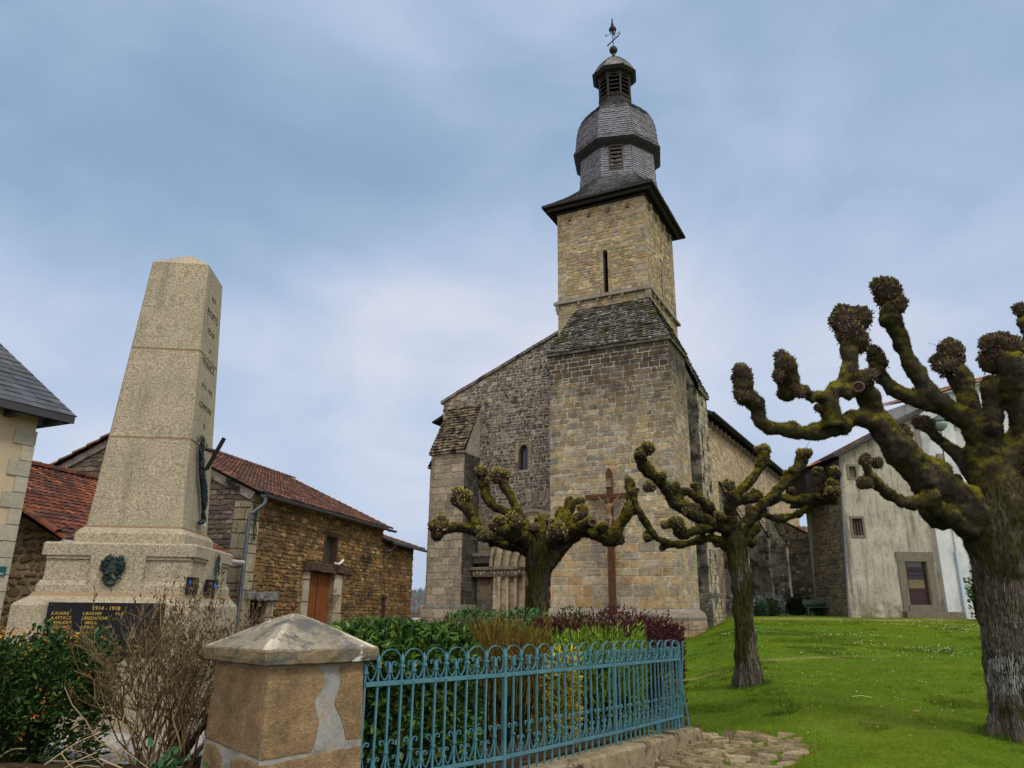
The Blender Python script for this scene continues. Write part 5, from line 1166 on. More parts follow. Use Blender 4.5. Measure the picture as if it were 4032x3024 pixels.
    for sg in (-1, 1): mb.tube([wc+np.array([0, -.04, -.105]), wc+np.array([sg*.045, -.03, -.14]), wc+np.array([sg*.03, -.03, -.17])], [.02, .025, .012], 6)
    mb.build('wreath', br, t)
    def onface(y, z, d=0.): q = (z-z0)/(z1-z0); return np.array([cx_+H(q)+d, cy_+y, z])
    mb = MB(); spine = [onface(y*MS, zq(z), .05) for y, z in ((.10, 2.66), (.02, 2.85), (-.10, 3.05), (-.19, 3.25), (-.22, 3.42))]
    sp = curve(spine, 8); mb.tube(sp, [.02]*len(sp), 6)
    for i in range(150):
        q = rg.random(); j = min(len(sp)-2, int(q*(len(sp)-1))); c_ = sp[j]; tg_ = sp[j+1]-sp[j]; tg_ /= np.linalg.norm(tg_); sg = rg.choice((-1, 1))
        leaf(mb, c_+X*rg.uniform(0, .03), tg_+np.cross(tg_, X)*sg*rg.uniform(.1, .42), X, rg.uniform(.14, .26)*(1.1-.4*q), .02)
    mb.tube([sp[0], onface(.16*MS, zq(2.58), .05), onface(.05*MS, zq(2.55), .06), onface(-.02*MS, zq(2.53), .04)], [.03, .035, .04, .02], 6); mb.build('palm_branch', br, t)
    mb = MB(); c1 = np.array([cx_+k+.01, cy_+.0, zq(1.97)])
    for i in range(90):
        q = rg.random(); sg = rg.choice((-1, 1)); w = .055*math.sin(math.pi*min(1, .15+q*.85)); c_ = c1+Y*sg*w+Z*(-.21+.40*q)*MS*.9+X*rg.uniform(.005, .03); leaf(mb, c_, Z+Y*sg*rg.uniform(-.1, .7), X, rg.uniform(.05, .08), .016)
    mb.build('oak_spray', br, t)
    mb = MB(); b0_ = onface(-.02*MS, zq(3.42), .0); b1_ = onface(.06*MS, zq(3.14), 0.)
    e0_ = b1_+np.array([.06, .0, .04]); tip = b0_+np.array([.27, .06, .16])
    mb.tube([b1_, e0_], .014, 6); mb.tube([e0_, tip], .03, 8); mid = e0_*.45+tip*.55; mb.tube([b0_, mid], .026, 6); mb.tube([b0_-X*.01, b0_+X*.025], .05, 8)
    mb.build('flag_holder', mat('dark_bronze', (.022, .018, .016), rough=.5, metal=.4), t)
    mb = MB(); c2 = onface(.33*MS, zq(2.55), .006); mb.tube([c2-X*.004, c2+X*.006], .035, 14); mb.build('badge', mat('white_enamel', (.5, .55, .52), rough=.4), t)
    mb = MB()
    for k_, (y_, z_) in enumerate(((.02, 2.50), (.0, 2.49))): pass
memorial()
# ================================================================== gate pillar
def pillar():
    o = (-1.72, 6.2, 0); rz = R(45+1.5)
    t = thing('gate_pillar', 'squat sandstone gate pillar with lichen spotted pyramid cap in the foreground', 'gate pillar', o, rz)
    sand = mat('sandstone', (.29, .195, .105), var=[(1.3, .7, 1.25), (7, .65, 1.3), (32, .7, 1.3), (110, .65, 1.3)], layers=[((.23, .17, .10), 2.2, .55, .75, 'noise', (1, 1, .5), .6), ((.14, .12, .085), 3.1, .60, .74, ('z', .85, .45), (1, 1, 1), .8), ((.13, .10, .062), 5, .50, .70, ('z', .95, 1.22), (1, 1, .4), .8), ((.11, .095, .07), 3, .56, .70, 'noise', (1, 1, .18), .55)], bump=[(12, .7, .04), (60, 1., .02), (160, .6, .008)], rough=.95, spec=.1)
    mor = mat('cement_mortar', (.27, .265, .24), var=[(3, .7, 1.2), (60, .75, 1.25)], layers=[((.15, .14, .11), 4, .50, .68), ((.30, .22, .13), 7, .58, .70)], bump=[(30, .4, .015), (120, .4, .006)], rough=.95, spec=.1)
    h = .405; zt = 1.20; rg = random.Random(6)
    b = MB(); b.rings([[(-h-.04, -h-.04, -.4), (h+.04, -h-.04, -.4), (h+.04, h+.04, -.4), (-h-.04, h+.04, -.4)], [(-h, -h, zt), (h, -h, zt), (h, h, zt), (-h, h, zt)]]); b.build('shaft', mor, t)
    # faces: local -y = left face in the picture, local -x ... ; stones as irregular slabs standing just proud of the mortar
    def slab(mb, U, Nn, pts, d=.007):
        """pts (u, z) outline on the face; the wall widens slightly downwards"""
        pts = [(u, .60+(z-.27)*.635 if z > .15 else z) for u, z in pts]; n = len(pts); P = lambda u, z, dd: U*u*(1+.1*(zt-z)/1.6)+Nn*(h+.04*(zt-z)/1.6+dd)+Z*z
        mx = sum(p[0] for p in pts)/n; mz = sum(p[1] for p in pts)/n
        lo = [P(u, z, -.02) for u, z in pts]; mi = [P(u, z, d*.55) for u, z in pts]; hi = [P(mx+(u-mx)*.965, mz+(z-mz)*.965, d) for u, z in pts]
        mb.rings([lo, mi, hi])
    def rough(pts, r=.008, k=5):
        out = []
        for i in range(len(pts)):
            a_, b_ = pts[i], pts[(i+1) % len(pts)]
            for j in range(k):
                q = j/k; out.append((a_[0]+(b_[0]-a_[0])*q+(rg.uniform(-r, r) if j else 0), a_[1]+(b_[1]-a_[1])*q+(rg.uniform(-r, r) if j else 0)))
        return out
    e = h-.003
    LFT = (-Y, -X); RGT = (X, -Y); BCK = (Y, X); FAR = (-X, Y)
    mb = MB()
    # left visible face: one big block, then the lower course
    slab(mb, *LFT, rough([(-e, .34), (e, .27), (e, zt-.01), (-e, zt-.01)]))
    slab(mb, *LFT, rough([(.02, -.3), (e, -.3), (e, .235), (.16, .25), (.03, .2)]), .009); slab(mb, *LFT, rough([(-e+.02, -.3), (-.08, -.3), (-.1, .2), (-.22, .30), (-e+.03, .29)]), .006)
    # right visible face: stone by the corner, mortar patch, outer stone, lower course
    slab(mb, *RGT, rough([(-e, .26), (-.02, .27), (.02, .42), (.03, .62), (-.02, .82), (.05, .95), (.04, 1.12), (-.01, zt-.01), (-e, zt-.01)], .006, 3))
    slab(mb, *RGT, rough([(.27, .36), (e, .35), (e, zt-.015), (.19, zt-.015), (.2, 1.0), (.15, .78), (.23, .55)], .006, 3))
    slab(mb, *RGT, rough([(-e, -.3), (e, -.3), (e, .27), (.1, .25), (-e, .21)]), .009)
    for fc in (BCK, FAR): slab(mb, *fc, rough([(-e, .3), (e, .28), (e, zt-.01), (-e, zt-.01)])); slab(mb, *fc, rough([(-e, -.3), (e, -.3), (e, .24), (-e, .26)]))
    mb.build('stone_block', sand, t)
    mb = MB(); c = .495; N_ = 14
    def rim(k, z, jit, seed):
        r = random.Random(seed); out = []
        for s_ in range(4):
            a_ = [(-1, -1), (1, -1), (1, 1), (-1, 1)][s_]; b_ = [(1, -1), (1, 1), (-1, 1), (-1, -1)][s_]
            for i in range(N_):
                q = i/N_; x, y = a_[0]+(b_[0]-a_[0])*q, a_[1]+(b_[1]-a_[1])*q
                rr = (x*x*x*x+y*y*y*y)**.25; w = .985+.015*0
                cr = 1-.018*max(0, (abs(x*y)-.72)/.28)
                out.append((x*c*k*cr+r.uniform(-jit, jit), y*c*k*cr+r.uniform(-jit, jit), z+r.uniform(-jit, jit)))
        return out
    mb.rings([rim(.93, zt+.002, 0, 1), rim(.985, zt+.014, .004, 2), rim(1., zt+.05, .004, 3), rim(1., zt+.10, .004, 4), rim(.985, zt+.112, .003, 5), rim(.74, zt+.178, .003, 6), rim(.48, zt+.252, .003, 7), rim(.22, zt+.318, .002, 8), rim(.04, zt+.355, .001, 9)], (.24, .21, .16))
    nq = 4*N_
    for fi, f_ in enumerate(mb.F):
        j = f_[0] % nq % N_; near = min(j, N_-1-j); lv_ = f_[0]//nq
        k_ = 1.+(.95 if near == 0 and lv_ >= 4 else .35 if near == 1 and lv_ >= 5 else .0)*rg.uniform(.2, 1.2)
        if lv_ <= 3: k_ *= .8
        mb.K[fi] = sc((.24, .21, .16) if lv_ > 3 else (.25, .19, .11), k_)
    capm = mat('lichened_cap', attr=True, var=[(3, .7, 1.3), (20, .7, 1.25), (90, .7, 1.25)], layers=[((.10, .098, .09), 3.6, .47, .60), ((.22, .15, .06), 2.4, .56, .68, 'noise', (1, 1, 1), .6), ((.035, .03, .024), 9, .60, .70), ((.62, .60, .54), 4.4, .615, .65), ((.50, .49, .42), 16, .66, .70)], bump=[(10, .6, .03), (50, .6, .012), (160, .4, .005)], rough=.95, spec=.1)
    mb.build('cap', capm, t)
pillar()
# ================================================================== wrought iron railing on the kerb
def railing():
    P = [np.array([k[0], k[1]]) for k in KERB]
    t = thing('iron_railing', 'turquoise wrought iron railing with hoops and fleur finials on low kerb', 'railing', (float(P[0][0]), float(P[0][1]), 0))
    o3 = np.array([P[0][0], P[0][1], 0])
    m = mat('turquoise_paint', (.055, .160, .205), var=[(9, .7, 1.25), (60, .8, 1.15)], layers=[((.16, .095, .05), 14, .665, .74), ((.09, .22, .22), 3, .52, .7, 'noise', (1, 1, 1), .6)], rough=.5, spec=.4)
    zk = [k[2] for k in KERB]; zt = [1.03, 1.03, 1.01, .96]; zb = [.34, .34, .30, .22]
    rg = random.Random(9)
    def strip(mb, pts, U, w=.013, th=.0034):
        """flat bar on edge following pts (u,z) in the panel plane, w deep across it"""
        pts = np.array(pts, float); T = np.gradient(pts, axis=0); T /= np.linalg.norm(T, axis=1)[:, None]+1e-9; Nn = np.stack([-T[:, 1], T[:, 0]], 1); D = np.cross(U, Z); rs = []
        for i in range(len(pts)):
            r_ = []
            for a_, b_ in ((-th, -w/2), (th, -w/2), (th, w/2), (-th, w/2)):
                q = pts[i]+Nn[i]*a_; r_.append(U*q[0]+Z*q[1]+D*b_)
            rs.append(r_)
        mb.rings(rs)
    hoop = None; proto = {}
    def get(kind, sp):
        key = (kind, round(sp, 3))
        if key in proto: return proto[key].data
        mb = MB(); U = X; s_ = sp
        if kind == 'hoop':
            half = [(.040, .118), (.052, .110), (.056, .124), (.046, .137), (.030, .136), (.016, .118), (.013, .095), (.014, .07), (.022, .035), (.042, .008), (.066, .010), (s_-.028, .05), (s_-.013, .105), (s_-.011, .13), (s_-.018, .165), (s_-.034, .195), (s_*.45, .222), (s_*.2, .232), (0, .235)]
            c = curve(half, 3); full = np.vstack([c, c[::-1][1:]*np.array([-1, 1])]); strip(mb, full, U)
        if kind == 'scroll_tall': 
            half = [(.052, .225), (.064, .222), (.066, .240), (.05, .252), (.03, .243), (.016, .215), (.012, .18), (.014, .14), (.026, .08), (.055, .02), (.062, .008)]; c = curve(half, 3)
            for sg in (1, -1): strip(mb, c*np.array([sg, 1]), U)
        if kind == 'scroll_short':
            half = [(.038, .115), (.048, .112), (.05, .126), (.038, .135), (.022, .126), (.012, .105), (.012, .085), (.016, .06), (.03, .025), (.055, .006)]; c = curve(half, 3)
            for sg in (1, -1): strip(mb, c*np.array([sg, 1]), U)
        ob = mb.build(kind.split('_')[0], m, t); proto[key] = ob; ob['_fresh'] = 1; return ob.data
    def put(kind, sp, p, z, ang):
        key = (kind, round(sp, 3)); first = key not in proto; get(kind, sp)
        ob = proto[key] if first else proto[key].copy()
        if not first: C.objects.link(ob); ob.parent = t
        if '_fresh' in ob: del ob['_fresh']
        ob.location = (float(p[0]-o3[0]), float(p[1]-o3[1]), z); ob.rotation_euler = (0, 0, ang)
    def bar(p, z0, z1, ang, spear, zt_, zb_, tilt=0):
        mb = MB(); a = .0085
        q = lambda z, k: [(-a*k, -a*k, z), (a*k, -a*k, z), (a*k, a*k, z), (-a*k, a*k, z)]
        top = z1
        mb.rings([q(z0, 1), q(top-.075, 1), q(top-.07, 1.5), q(top-.05, 1.55), q(top, .12)])
        zc = zt_+(.125 if spear else .085); mb.rings([q(zc-.009, 2.3), q(zc+.009, 2.3)])
        zc = zb_+(.085 if spear else .18); mb.rings([q(zc-.009, 2.1), q(zc+.009, 2.1)])
        for zz in (zt_, zb_): mb.ball((0, -.017, zz), .007, 6, 4)
        ob = mb.build('bar', m, t); ob.location = (float(p[0]-o3[0]), float(p[1]-o3[1]), 0); ob.rotation_euler = (rg.uniform(-.008, .008), tilt+rg.uniform(-.006, .006), ang)
    def post(p, z0, z1, ang, w=.017):
        mb = MB(); q = lambda z, k: [(-w*k, -w*k, z), (w*k, -w*k, z), (w*k, w*k, z), (-w*k, w*k, z)]
        mb.rings([q(z0, 1), q(z1-.09, 1), q(z1-.085, 1.15), q(z1, .1)]); ob = mb.build('post', m, t); ob.location = (float(p[0]-o3[0]), float(p[1]-o3[1]), 0); ob.rotation_euler = (0, 0, ang)
    secs = [(P[0], P[1], 13, 0), (P[1], P[2], 16, 1), (P[2], P[3], 16, 2), (P[3], P[3]+np.array([-.95, .72]), 9, 3)]
    for a, b, n, i in secs:
        d = b-a; L = np.linalg.norm(d); ang = math.atan2(d[1], d[0]); U = np.array([d[0]/L, d[1]/L, 0]); j = min(i+1, 3); i0 = min(i, 3)
        lerp = lambda A, q: A[i0]*(1-q)+A[j]*q
        for ZZ, h in ((zt, .036), (zb, .034)):
            mb = MB(); D = np.cross(U, Z)
            A_ = np.array([a[0], a[1], ZZ[i0]])-o3; B_ = np.array([b[0], b[1], ZZ[j]])-o3; mb.bar(A_+D*.012, B_+D*.012, .008, h); mb.build('rail', m, t)
        sp = L/n
        for k in range(n+1):
            q = k/n; p = a+d*q; zt_, zb_, zk_ = lerp(zt, q), lerp(zb, q), lerp(zk, q)
            if k == n and i < 3: continue
            if k == 0 and i > 0: continue
            spear = (k % 2 == (1 if i == 0 else 0))
            bar(p, zk_-.04, zt_+(.225 if spear else .165), ang, spear, zt_, zb_)
            if not spear: put('hoop', sp, p, zt_+.02, ang); put('scroll_tall', sp, p, zb_+.018, ang)
            else: put('scroll_short', sp, p, zb_+.018, ang)
    for k in (1, 2, 3): d = P[min(k+1, 3)]-P[k-1]; post(P[k], zk[k]-.05, zt[k]+.24, math.atan2(d[1], d[0]))
    q = P[2]*.42+P[3]*.58; post(q, .05, .33, .85, .014); q = P[2]*.08+P[3]*.92; post(q, .0, .30, .85, .014)
    mb = MB(); c = np.array([P[3][0], P[3][1], 0])-o3; mb.tube(curve([c+np.array([.1, -.02, -.02]), c+np.array([.06, -.02, .3]), c+np.array([.02, 0, .62]), c+np.array([.05, .02, .95]), c+np.array([.06, .0, 1.2])], 4), .012, 6); mb.build('bent_stay', m, t)
railing()
# ================================================================== shrubs and hedges
def leaf_arrays(P, D, Nn, L, Wd, K, fold=.25):
    """elliptic folded leaves: base P, direction D, face normal Nn; two quads each"""
    n = len(P); D = D/np.linalg.norm(D, axis=1)[:, None]; S = np.cross(D, Nn); S /= np.linalg.norm(S, axis=1)[:, None]+1e-9; U = np.cross(S, D)
    L = L[:, None]; Wd = Wd[:, None]
    l1 = P+D*L*.30-S*Wd*.48+U*Wd*fold; l2 = P+D*L*.68-S*Wd*.42+U*Wd*fold; r1 = P+D*L*.30+S*Wd*.48+U*Wd*fold; r2 = P+D*L*.68+S*Wd*.42+U*Wd*fold; tip = P+D*L-U*L*.12
    V = np.stack([np.stack([P, l1, l2, tip], 1), np.stack([P, tip, r2, r1], 1)], 1).reshape(-1, 4, 3)
    return V, np.repeat(K, 2, axis=0)
def blade_arrays(P, D, S, L, Wd, K):
    D = D/np.linalg.norm(D, axis=1)[:, None]; S = S-D*(S*D).sum(1)[:, None]; S /= np.linalg.norm(S, axis=1)[:, None]+1e-9
    V = np.stack([P-S*Wd[:, None]*.5, P+S*Wd[:, None]*.5, P+D*L[:, None]], 1); return V, K
def palette(n, pal, lo=.65, hi=1.35, r=None):
    r = r or nrg; return np.array(pal)[r.integers(0, len(pal), n)]*r.uniform(lo, hi, (n, 1))
M_leaf = mat('laurel_leaf', attr=True, var=[(14, .8, 1.2)], rough=.48, spec=.3, trans=.12)
M_soft = mat('soft_foliage', attr=True, rough=.8, spec=.15, trans=.15)
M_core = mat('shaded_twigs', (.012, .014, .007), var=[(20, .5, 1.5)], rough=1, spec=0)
M_twig = mat('twig_bark', attr=True, rough=.9, spec=.1)
def hedge_shell(path, hw, z0, ztop, n, rad=.3, depth=.22, bump=.07, seed=1):
    """points in the outer shell of a clipped hedge along a plan polyline, with outward normals"""
    r = np.random.default_rng(seed); path = np.array(path, float); seg = np.diff(path[:, :2], axis=0); ln = np.linalg.norm(seg, axis=1); cum = np.concatenate([[0], np.cumsum(ln)]); Lt = cum[-1]
    ztop = np.interp(np.linspace(0, 1, 50), np.linspace(0, 1, len(np.atleast_1d(ztop))), np.atleast_1d(ztop)) if np.ndim(ztop) else np.full(50, ztop)
    out = []
    def sdf(s, w, z):
        zt = np.interp(s/Lt, np.linspace(0, 1, 50), ztop)
        qx = np.abs(s-Lt/2)-(Lt/2-rad); qy = np.abs(w)-(hw-rad); qz = z-(zt-rad)
        mx, my, mz = np.maximum(qx, 0), np.maximum(qy, 0), np.maximum(qz, 0)
        return np.sqrt(mx*mx+my*my+mz*mz)+np.minimum(np.maximum(np.maximum(qx, qy), qz), 0)-rad, mx*np.sign(s-Lt/2), my*np.sign(w), mz
    m = int(n*14); s = r.uniform(-.1, Lt+.1, m); w = r.uniform(-hw-.1, hw+.1, m); z = r.uniform(z0, ztop.max()+.1, m)
    d, gx, gy, gz = sdf(s, w, z); d = d+bump*(fnoise(s*1.+w, z+w*.7, 2.2, seed)-.5)*2
    ok = (d < .02) & (d > -depth) & (r.random(m) < np.exp(np.minimum(0, d)*5/depth*.5)); s, w, z, gx, gy, gz = (q[ok][:n] for q in (s, w, z, gx, gy, gz))
    k = np.clip(np.searchsorted(cum, s)-1, 0, len(seg)-1); u = (s-cum[k])/ln[k]; T = seg[k]/ln[k][:, None]; Nn = np.stack([-T[:, 1], T[:, 0]], 1)
    xy = path[k, :2]+seg[k]*u[:, None]+Nn*w[:, None]
    g = np.stack([T[:, 0]*gx+Nn[:, 0]*gy, T[:, 1]*gx+Nn[:, 1]*gy, gz], 1); gl = np.linalg.norm(g, axis=1)[:, None]; flat = np.stack([Nn[:, 0]*np.sign(w), Nn[:, 1]*np.sign(w), np.zeros(len(w))], 1)
    g = np.where(gl > .02, g/np.maximum(gl, 1e-6), flat)
    return np.column_stack([xy, z]), g
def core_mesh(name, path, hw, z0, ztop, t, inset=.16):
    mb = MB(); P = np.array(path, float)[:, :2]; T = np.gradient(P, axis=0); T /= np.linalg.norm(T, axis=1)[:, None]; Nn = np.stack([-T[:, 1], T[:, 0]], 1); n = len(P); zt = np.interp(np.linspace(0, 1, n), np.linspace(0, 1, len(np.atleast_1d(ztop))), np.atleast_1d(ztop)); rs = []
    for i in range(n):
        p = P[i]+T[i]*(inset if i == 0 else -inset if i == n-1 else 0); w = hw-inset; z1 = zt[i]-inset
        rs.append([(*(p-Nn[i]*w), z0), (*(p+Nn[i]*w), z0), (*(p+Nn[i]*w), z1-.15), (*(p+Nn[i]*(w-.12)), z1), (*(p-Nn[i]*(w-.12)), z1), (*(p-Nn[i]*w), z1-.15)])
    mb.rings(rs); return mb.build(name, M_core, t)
def shrub_root(name, label, loc, group=None, cat='shrub'): return thing(name, label, cat, loc, 0, group)
def local(V, loc): return V-np.array(loc)
def laurel(name, label, paths, hw, z0, ztop, n, L, pal, seed, depth=.24, m=None, bump=.07, rad=.3):
    """one hedge, of one or more clipped runs"""
    if np.ndim(paths[0][0]) == 0: paths = [paths]; ztop = [ztop]; n = [n]
    loc = (float(paths[0][0][0]), float(paths[0][0][1]), 0.); t = shrub_root(name, label, loc, None, 'hedge'); VV = []; KK = []; r = np.random.default_rng(seed)
    for i, path in enumerate(paths):
        P, g = hedge_shell(path, hw, z0, ztop[i], n[i], rad, depth, bump, seed+i); k = len(P)
        D = g*.55+r.normal(0, .55, (k, 3))+np.array([0, 0, .25]); Nn = g+r.normal(0, .45, (k, 3))+np.array([0, 0, .5])
        K = palette(k, pal, .5, 1.4, r)*np.where(r.random((k, 1)) < .02, np.array([[3.2, 1.5, .8]]), 1.); V, K = leaf_arrays(P, D, Nn, r.uniform(.55, 1.35, k)*L, r.uniform(.75, 1.2, k)*L*.45, K); VV.append(V); KK.append(K)
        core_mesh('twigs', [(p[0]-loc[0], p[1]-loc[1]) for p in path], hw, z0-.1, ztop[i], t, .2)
    np_mesh('foliage', local(np.concatenate(VV), loc), 4, np.concatenate(KK), m or M_leaf, t)
    return t
LAU = [(.032, .078, .010), (.050, .110, .013), (.020, .052, .009), (.075, .15, .018), (.11, .18, .025), (.035, .09, .02)]
_d = np.array([.62, .78]); _n = np.array([-.78, .62]); _N = np.array([KERB[0][0], KERB[0][1]]); _p1 = np.array([KERB[1][0], KERB[1][1]])
hp = [[_N+_n*.70+_d*.14, _N*.5+_p1*.5+_n*.66, _p1+_n*.64-_d*.02], [np.array([-2.42, 7.45]), np.array([-1.45, 7.35])]]
laurel('laurel_hedge', 'glossy green laurel hedge clipped flat behind the railing and pillar', hp, .54, .12, [[1.42, 1.43, 1.40], [1.36, 1.43]], [14000, 5000], .082, LAU, 3)
laurel('laurel_hedge', 'far laurel hedge in front of the church doorway beside the purple shrub', [(-1.05, 12.6), (-.1, 12.4), (.75, 12.2)], .42, .1, [1.53, 1.56, 1.55], 3000, .085, [(.035, .11, .03), (.05, .14, .04), (.028, .085, .022), (.07, .17, .05)], 4)
def wispy(name, label, loc, rx, ry, z0, h, n, L, Wd, pal, seed, up=.9, spread=.5, shell=.75, dome=.6, stems=18, stemcol=(.07, .05, .03), m=None, core=True, group=None, leafy=False):
    """a rounded shrub: short upright sprays filling a dome, on thin stems"""
    loc = (float(loc[0]), float(loc[1]), z0); t = shrub_root(name, label, loc, group); r = np.random.default_rng(seed)
    a = r.uniform(0, 2*np.pi, n); rr = r.uniform(0, 1, n)**.5; q = r.uniform(shell-.35, 1.02, n)**1; el = r.uniform(0, 1, n)
    top = h*(1-(1-dome)*rr**2.4)
    x = rx*rr*np.cos(a); y = ry*rr*np.sin(a); z = np.where(r.random(n) < .55, top*q, top*el*.98); edge = r.random(n) < .42
    f = np.where(edge, r.uniform(.86, 1.04, n)/np.maximum(rr, .2), 1.); f = np.minimum(f, 1.06/np.maximum(rr, .05)); x, y = x*f, y*f
    bumpy = .82+.36*fnoise(x*1.+3, y+z*.6, 2.4, seed); z = z*bumpy
    P = np.stack([x, y, z], 1); out = np.stack([x/rx, y/ry, np.zeros(n)], 1)
    D = out*spread+r.normal(0, .32, (n, 3))+np.array([0, 0, up]); S = r.normal(0, 1, (n, 3)); K = palette(n, pal, .55, 1.4, r); K = K
    Ls = r.uniform(.6, 1.4, n)*L; Ws = r.uniform(.7, 1.3, n)*Wd
    if leafy: V, K = leaf_arrays(P, D, S, Ls, Ws, K); np_mesh('foliage', V, 4, K, m or M_soft, t)
    else: V, K = blade_arrays(P, D, S, Ls, Ws, K); np_mesh('foliage', V, 3, K, m or M_soft, t)
    mb = MB(); rg = random.Random(seed)
    for i in range(stems):
        a_ = rg.uniform(0, 6.28); q_ = rg.uniform(.2, .9); mb.tube(curve([(rx*.15*math.cos(a_), ry*.15*math.sin(a_), -.05), (rx*.4*q_*math.cos(a_), ry*.4*q_*math.sin(a_), h*.4), (rx*q_*math.cos(a_+.2), ry*q_*math.sin(a_+.2), h*.85)], 3), [.016]*3+[.012]*2+[.006]*2, 5, sc(stemcol, rg.uniform(.6, 1.4)))
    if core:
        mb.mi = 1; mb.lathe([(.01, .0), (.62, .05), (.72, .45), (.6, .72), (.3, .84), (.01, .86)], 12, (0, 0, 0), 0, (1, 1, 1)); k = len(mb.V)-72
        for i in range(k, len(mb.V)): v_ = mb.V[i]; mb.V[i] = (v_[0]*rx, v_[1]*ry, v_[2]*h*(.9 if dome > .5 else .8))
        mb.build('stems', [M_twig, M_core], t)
    else: mb.build('stems', M_twig, t)
    return t
PUR = [(.055, .010, .016), (.085, .014, .022), (.035, .008, .012), (.11, .022, .028), (.07, .02, .02)]
wispy('barberry', 'dark purple barberry hedge at the corner of the railing before the church', (1.50, 11.9), 1.12, .72, .0, 1.50, 19000, .055, .024, PUR, 5, .8, .5, .85, .93, 40, (.05, .025, .02))
wispy('conifer_shrub', 'feathery bronze green dwarf conifer beside the clipped laurel hedge', (-.12, 9.15), .60, .6, .12, 1.40, 8000, .13, .012, [(.16, .085, .012), (.11, .09, .012), (.20, .115, .02), (.07, .08, .014), (.13, .11, .015), (.09, .05, .015)], 6, 1.3, .35, .8, .72, 26)
wispy('variegated_shrub', 'narrow yellow leaved evergreen shrub growing against the railing bars', (.58, 8.95), .18, .2, .14, 1.06, 1500, .075, .034, [(.50, .40, .03), (.58, .48, .07), (.36, .33, .04), (.13, .19, .03), (.45, .33, .02)], 7, .3, .8, .6, .8, 12, (.08, .07, .03), M_leaf, False, None, True)
wispy('hebe_shrub', 'bright yellow green hebe mound below the purple barberry', (1.02, 10.3), .76, .50, .06, 1.36, 9000, .08, .021, [(.115, .20, .016), (.15, .25, .022), (.08, .15, .014), (.18, .28, .035)], 8, .9, .5, .85, .66, 40, (.10, .07, .04))
wispy('mixed_shrub', 'olive green bushy shrub between far laurel hedge and purple barberry', (.95, 12.0), .55, .5, .05, 1.52, 4200, .06, .028, [(.08, .11, .02), (.11, .13, .03), (.06, .085, .02), (.13, .10, .04)], 9, .5, .5, .8, .75, 16, (.08, .06, .04), None, True, None, True)
# orange flowering barberry at the left edge
def berberis():
    t = wispy('flowering_barberry', 'dark green shrub dotted with orange flowers in front of the memorial', (-4.75, 6.95), 1.22, .60, .22, 1.14, 15000, .055, .026, [(.02, .05, .010), (.03, .075, .014), (.045, .10, .02), (.012, .032, .008), (.06, .12, .02)], 10, .35, .6, .8, .88, 30, (.06, .045, .03), M_leaf, True, None, True)
    r = np.random.default_rng(12); n = 95; cl = []
    a = r.uniform(0, 6.28, n); z = np.where(r.random(n) < .62, r.uniform(.9, 1.2, n), r.uniform(.3, .95, n)); rr = np.where(z > .92, r.uniform(.1, .98, n), r.uniform(.9, 1.03, n))
    c = np.stack([1.22*rr*np.cos(a), .62*rr*np.sin(a), z*(.95+.1*r.random(n))], 1); P = np.repeat(c, 9, 0)+r.normal(0, .028, (n*9, 3)); k = len(P)
    V, K = leaf_arrays(P, r.normal(0, 1, (k, 3)), r.normal(0, 1, (k, 3)), r.uniform(.014, .028, k), r.uniform(.010, .018, k), palette(k, [(.55, .20, .012), (.70, .32, .02), (.55, .16, .01), (.75, .42, .04)], .75, 1.2, r)); np_mesh('flowers', V, 4, K, M_soft, t)
berberis()
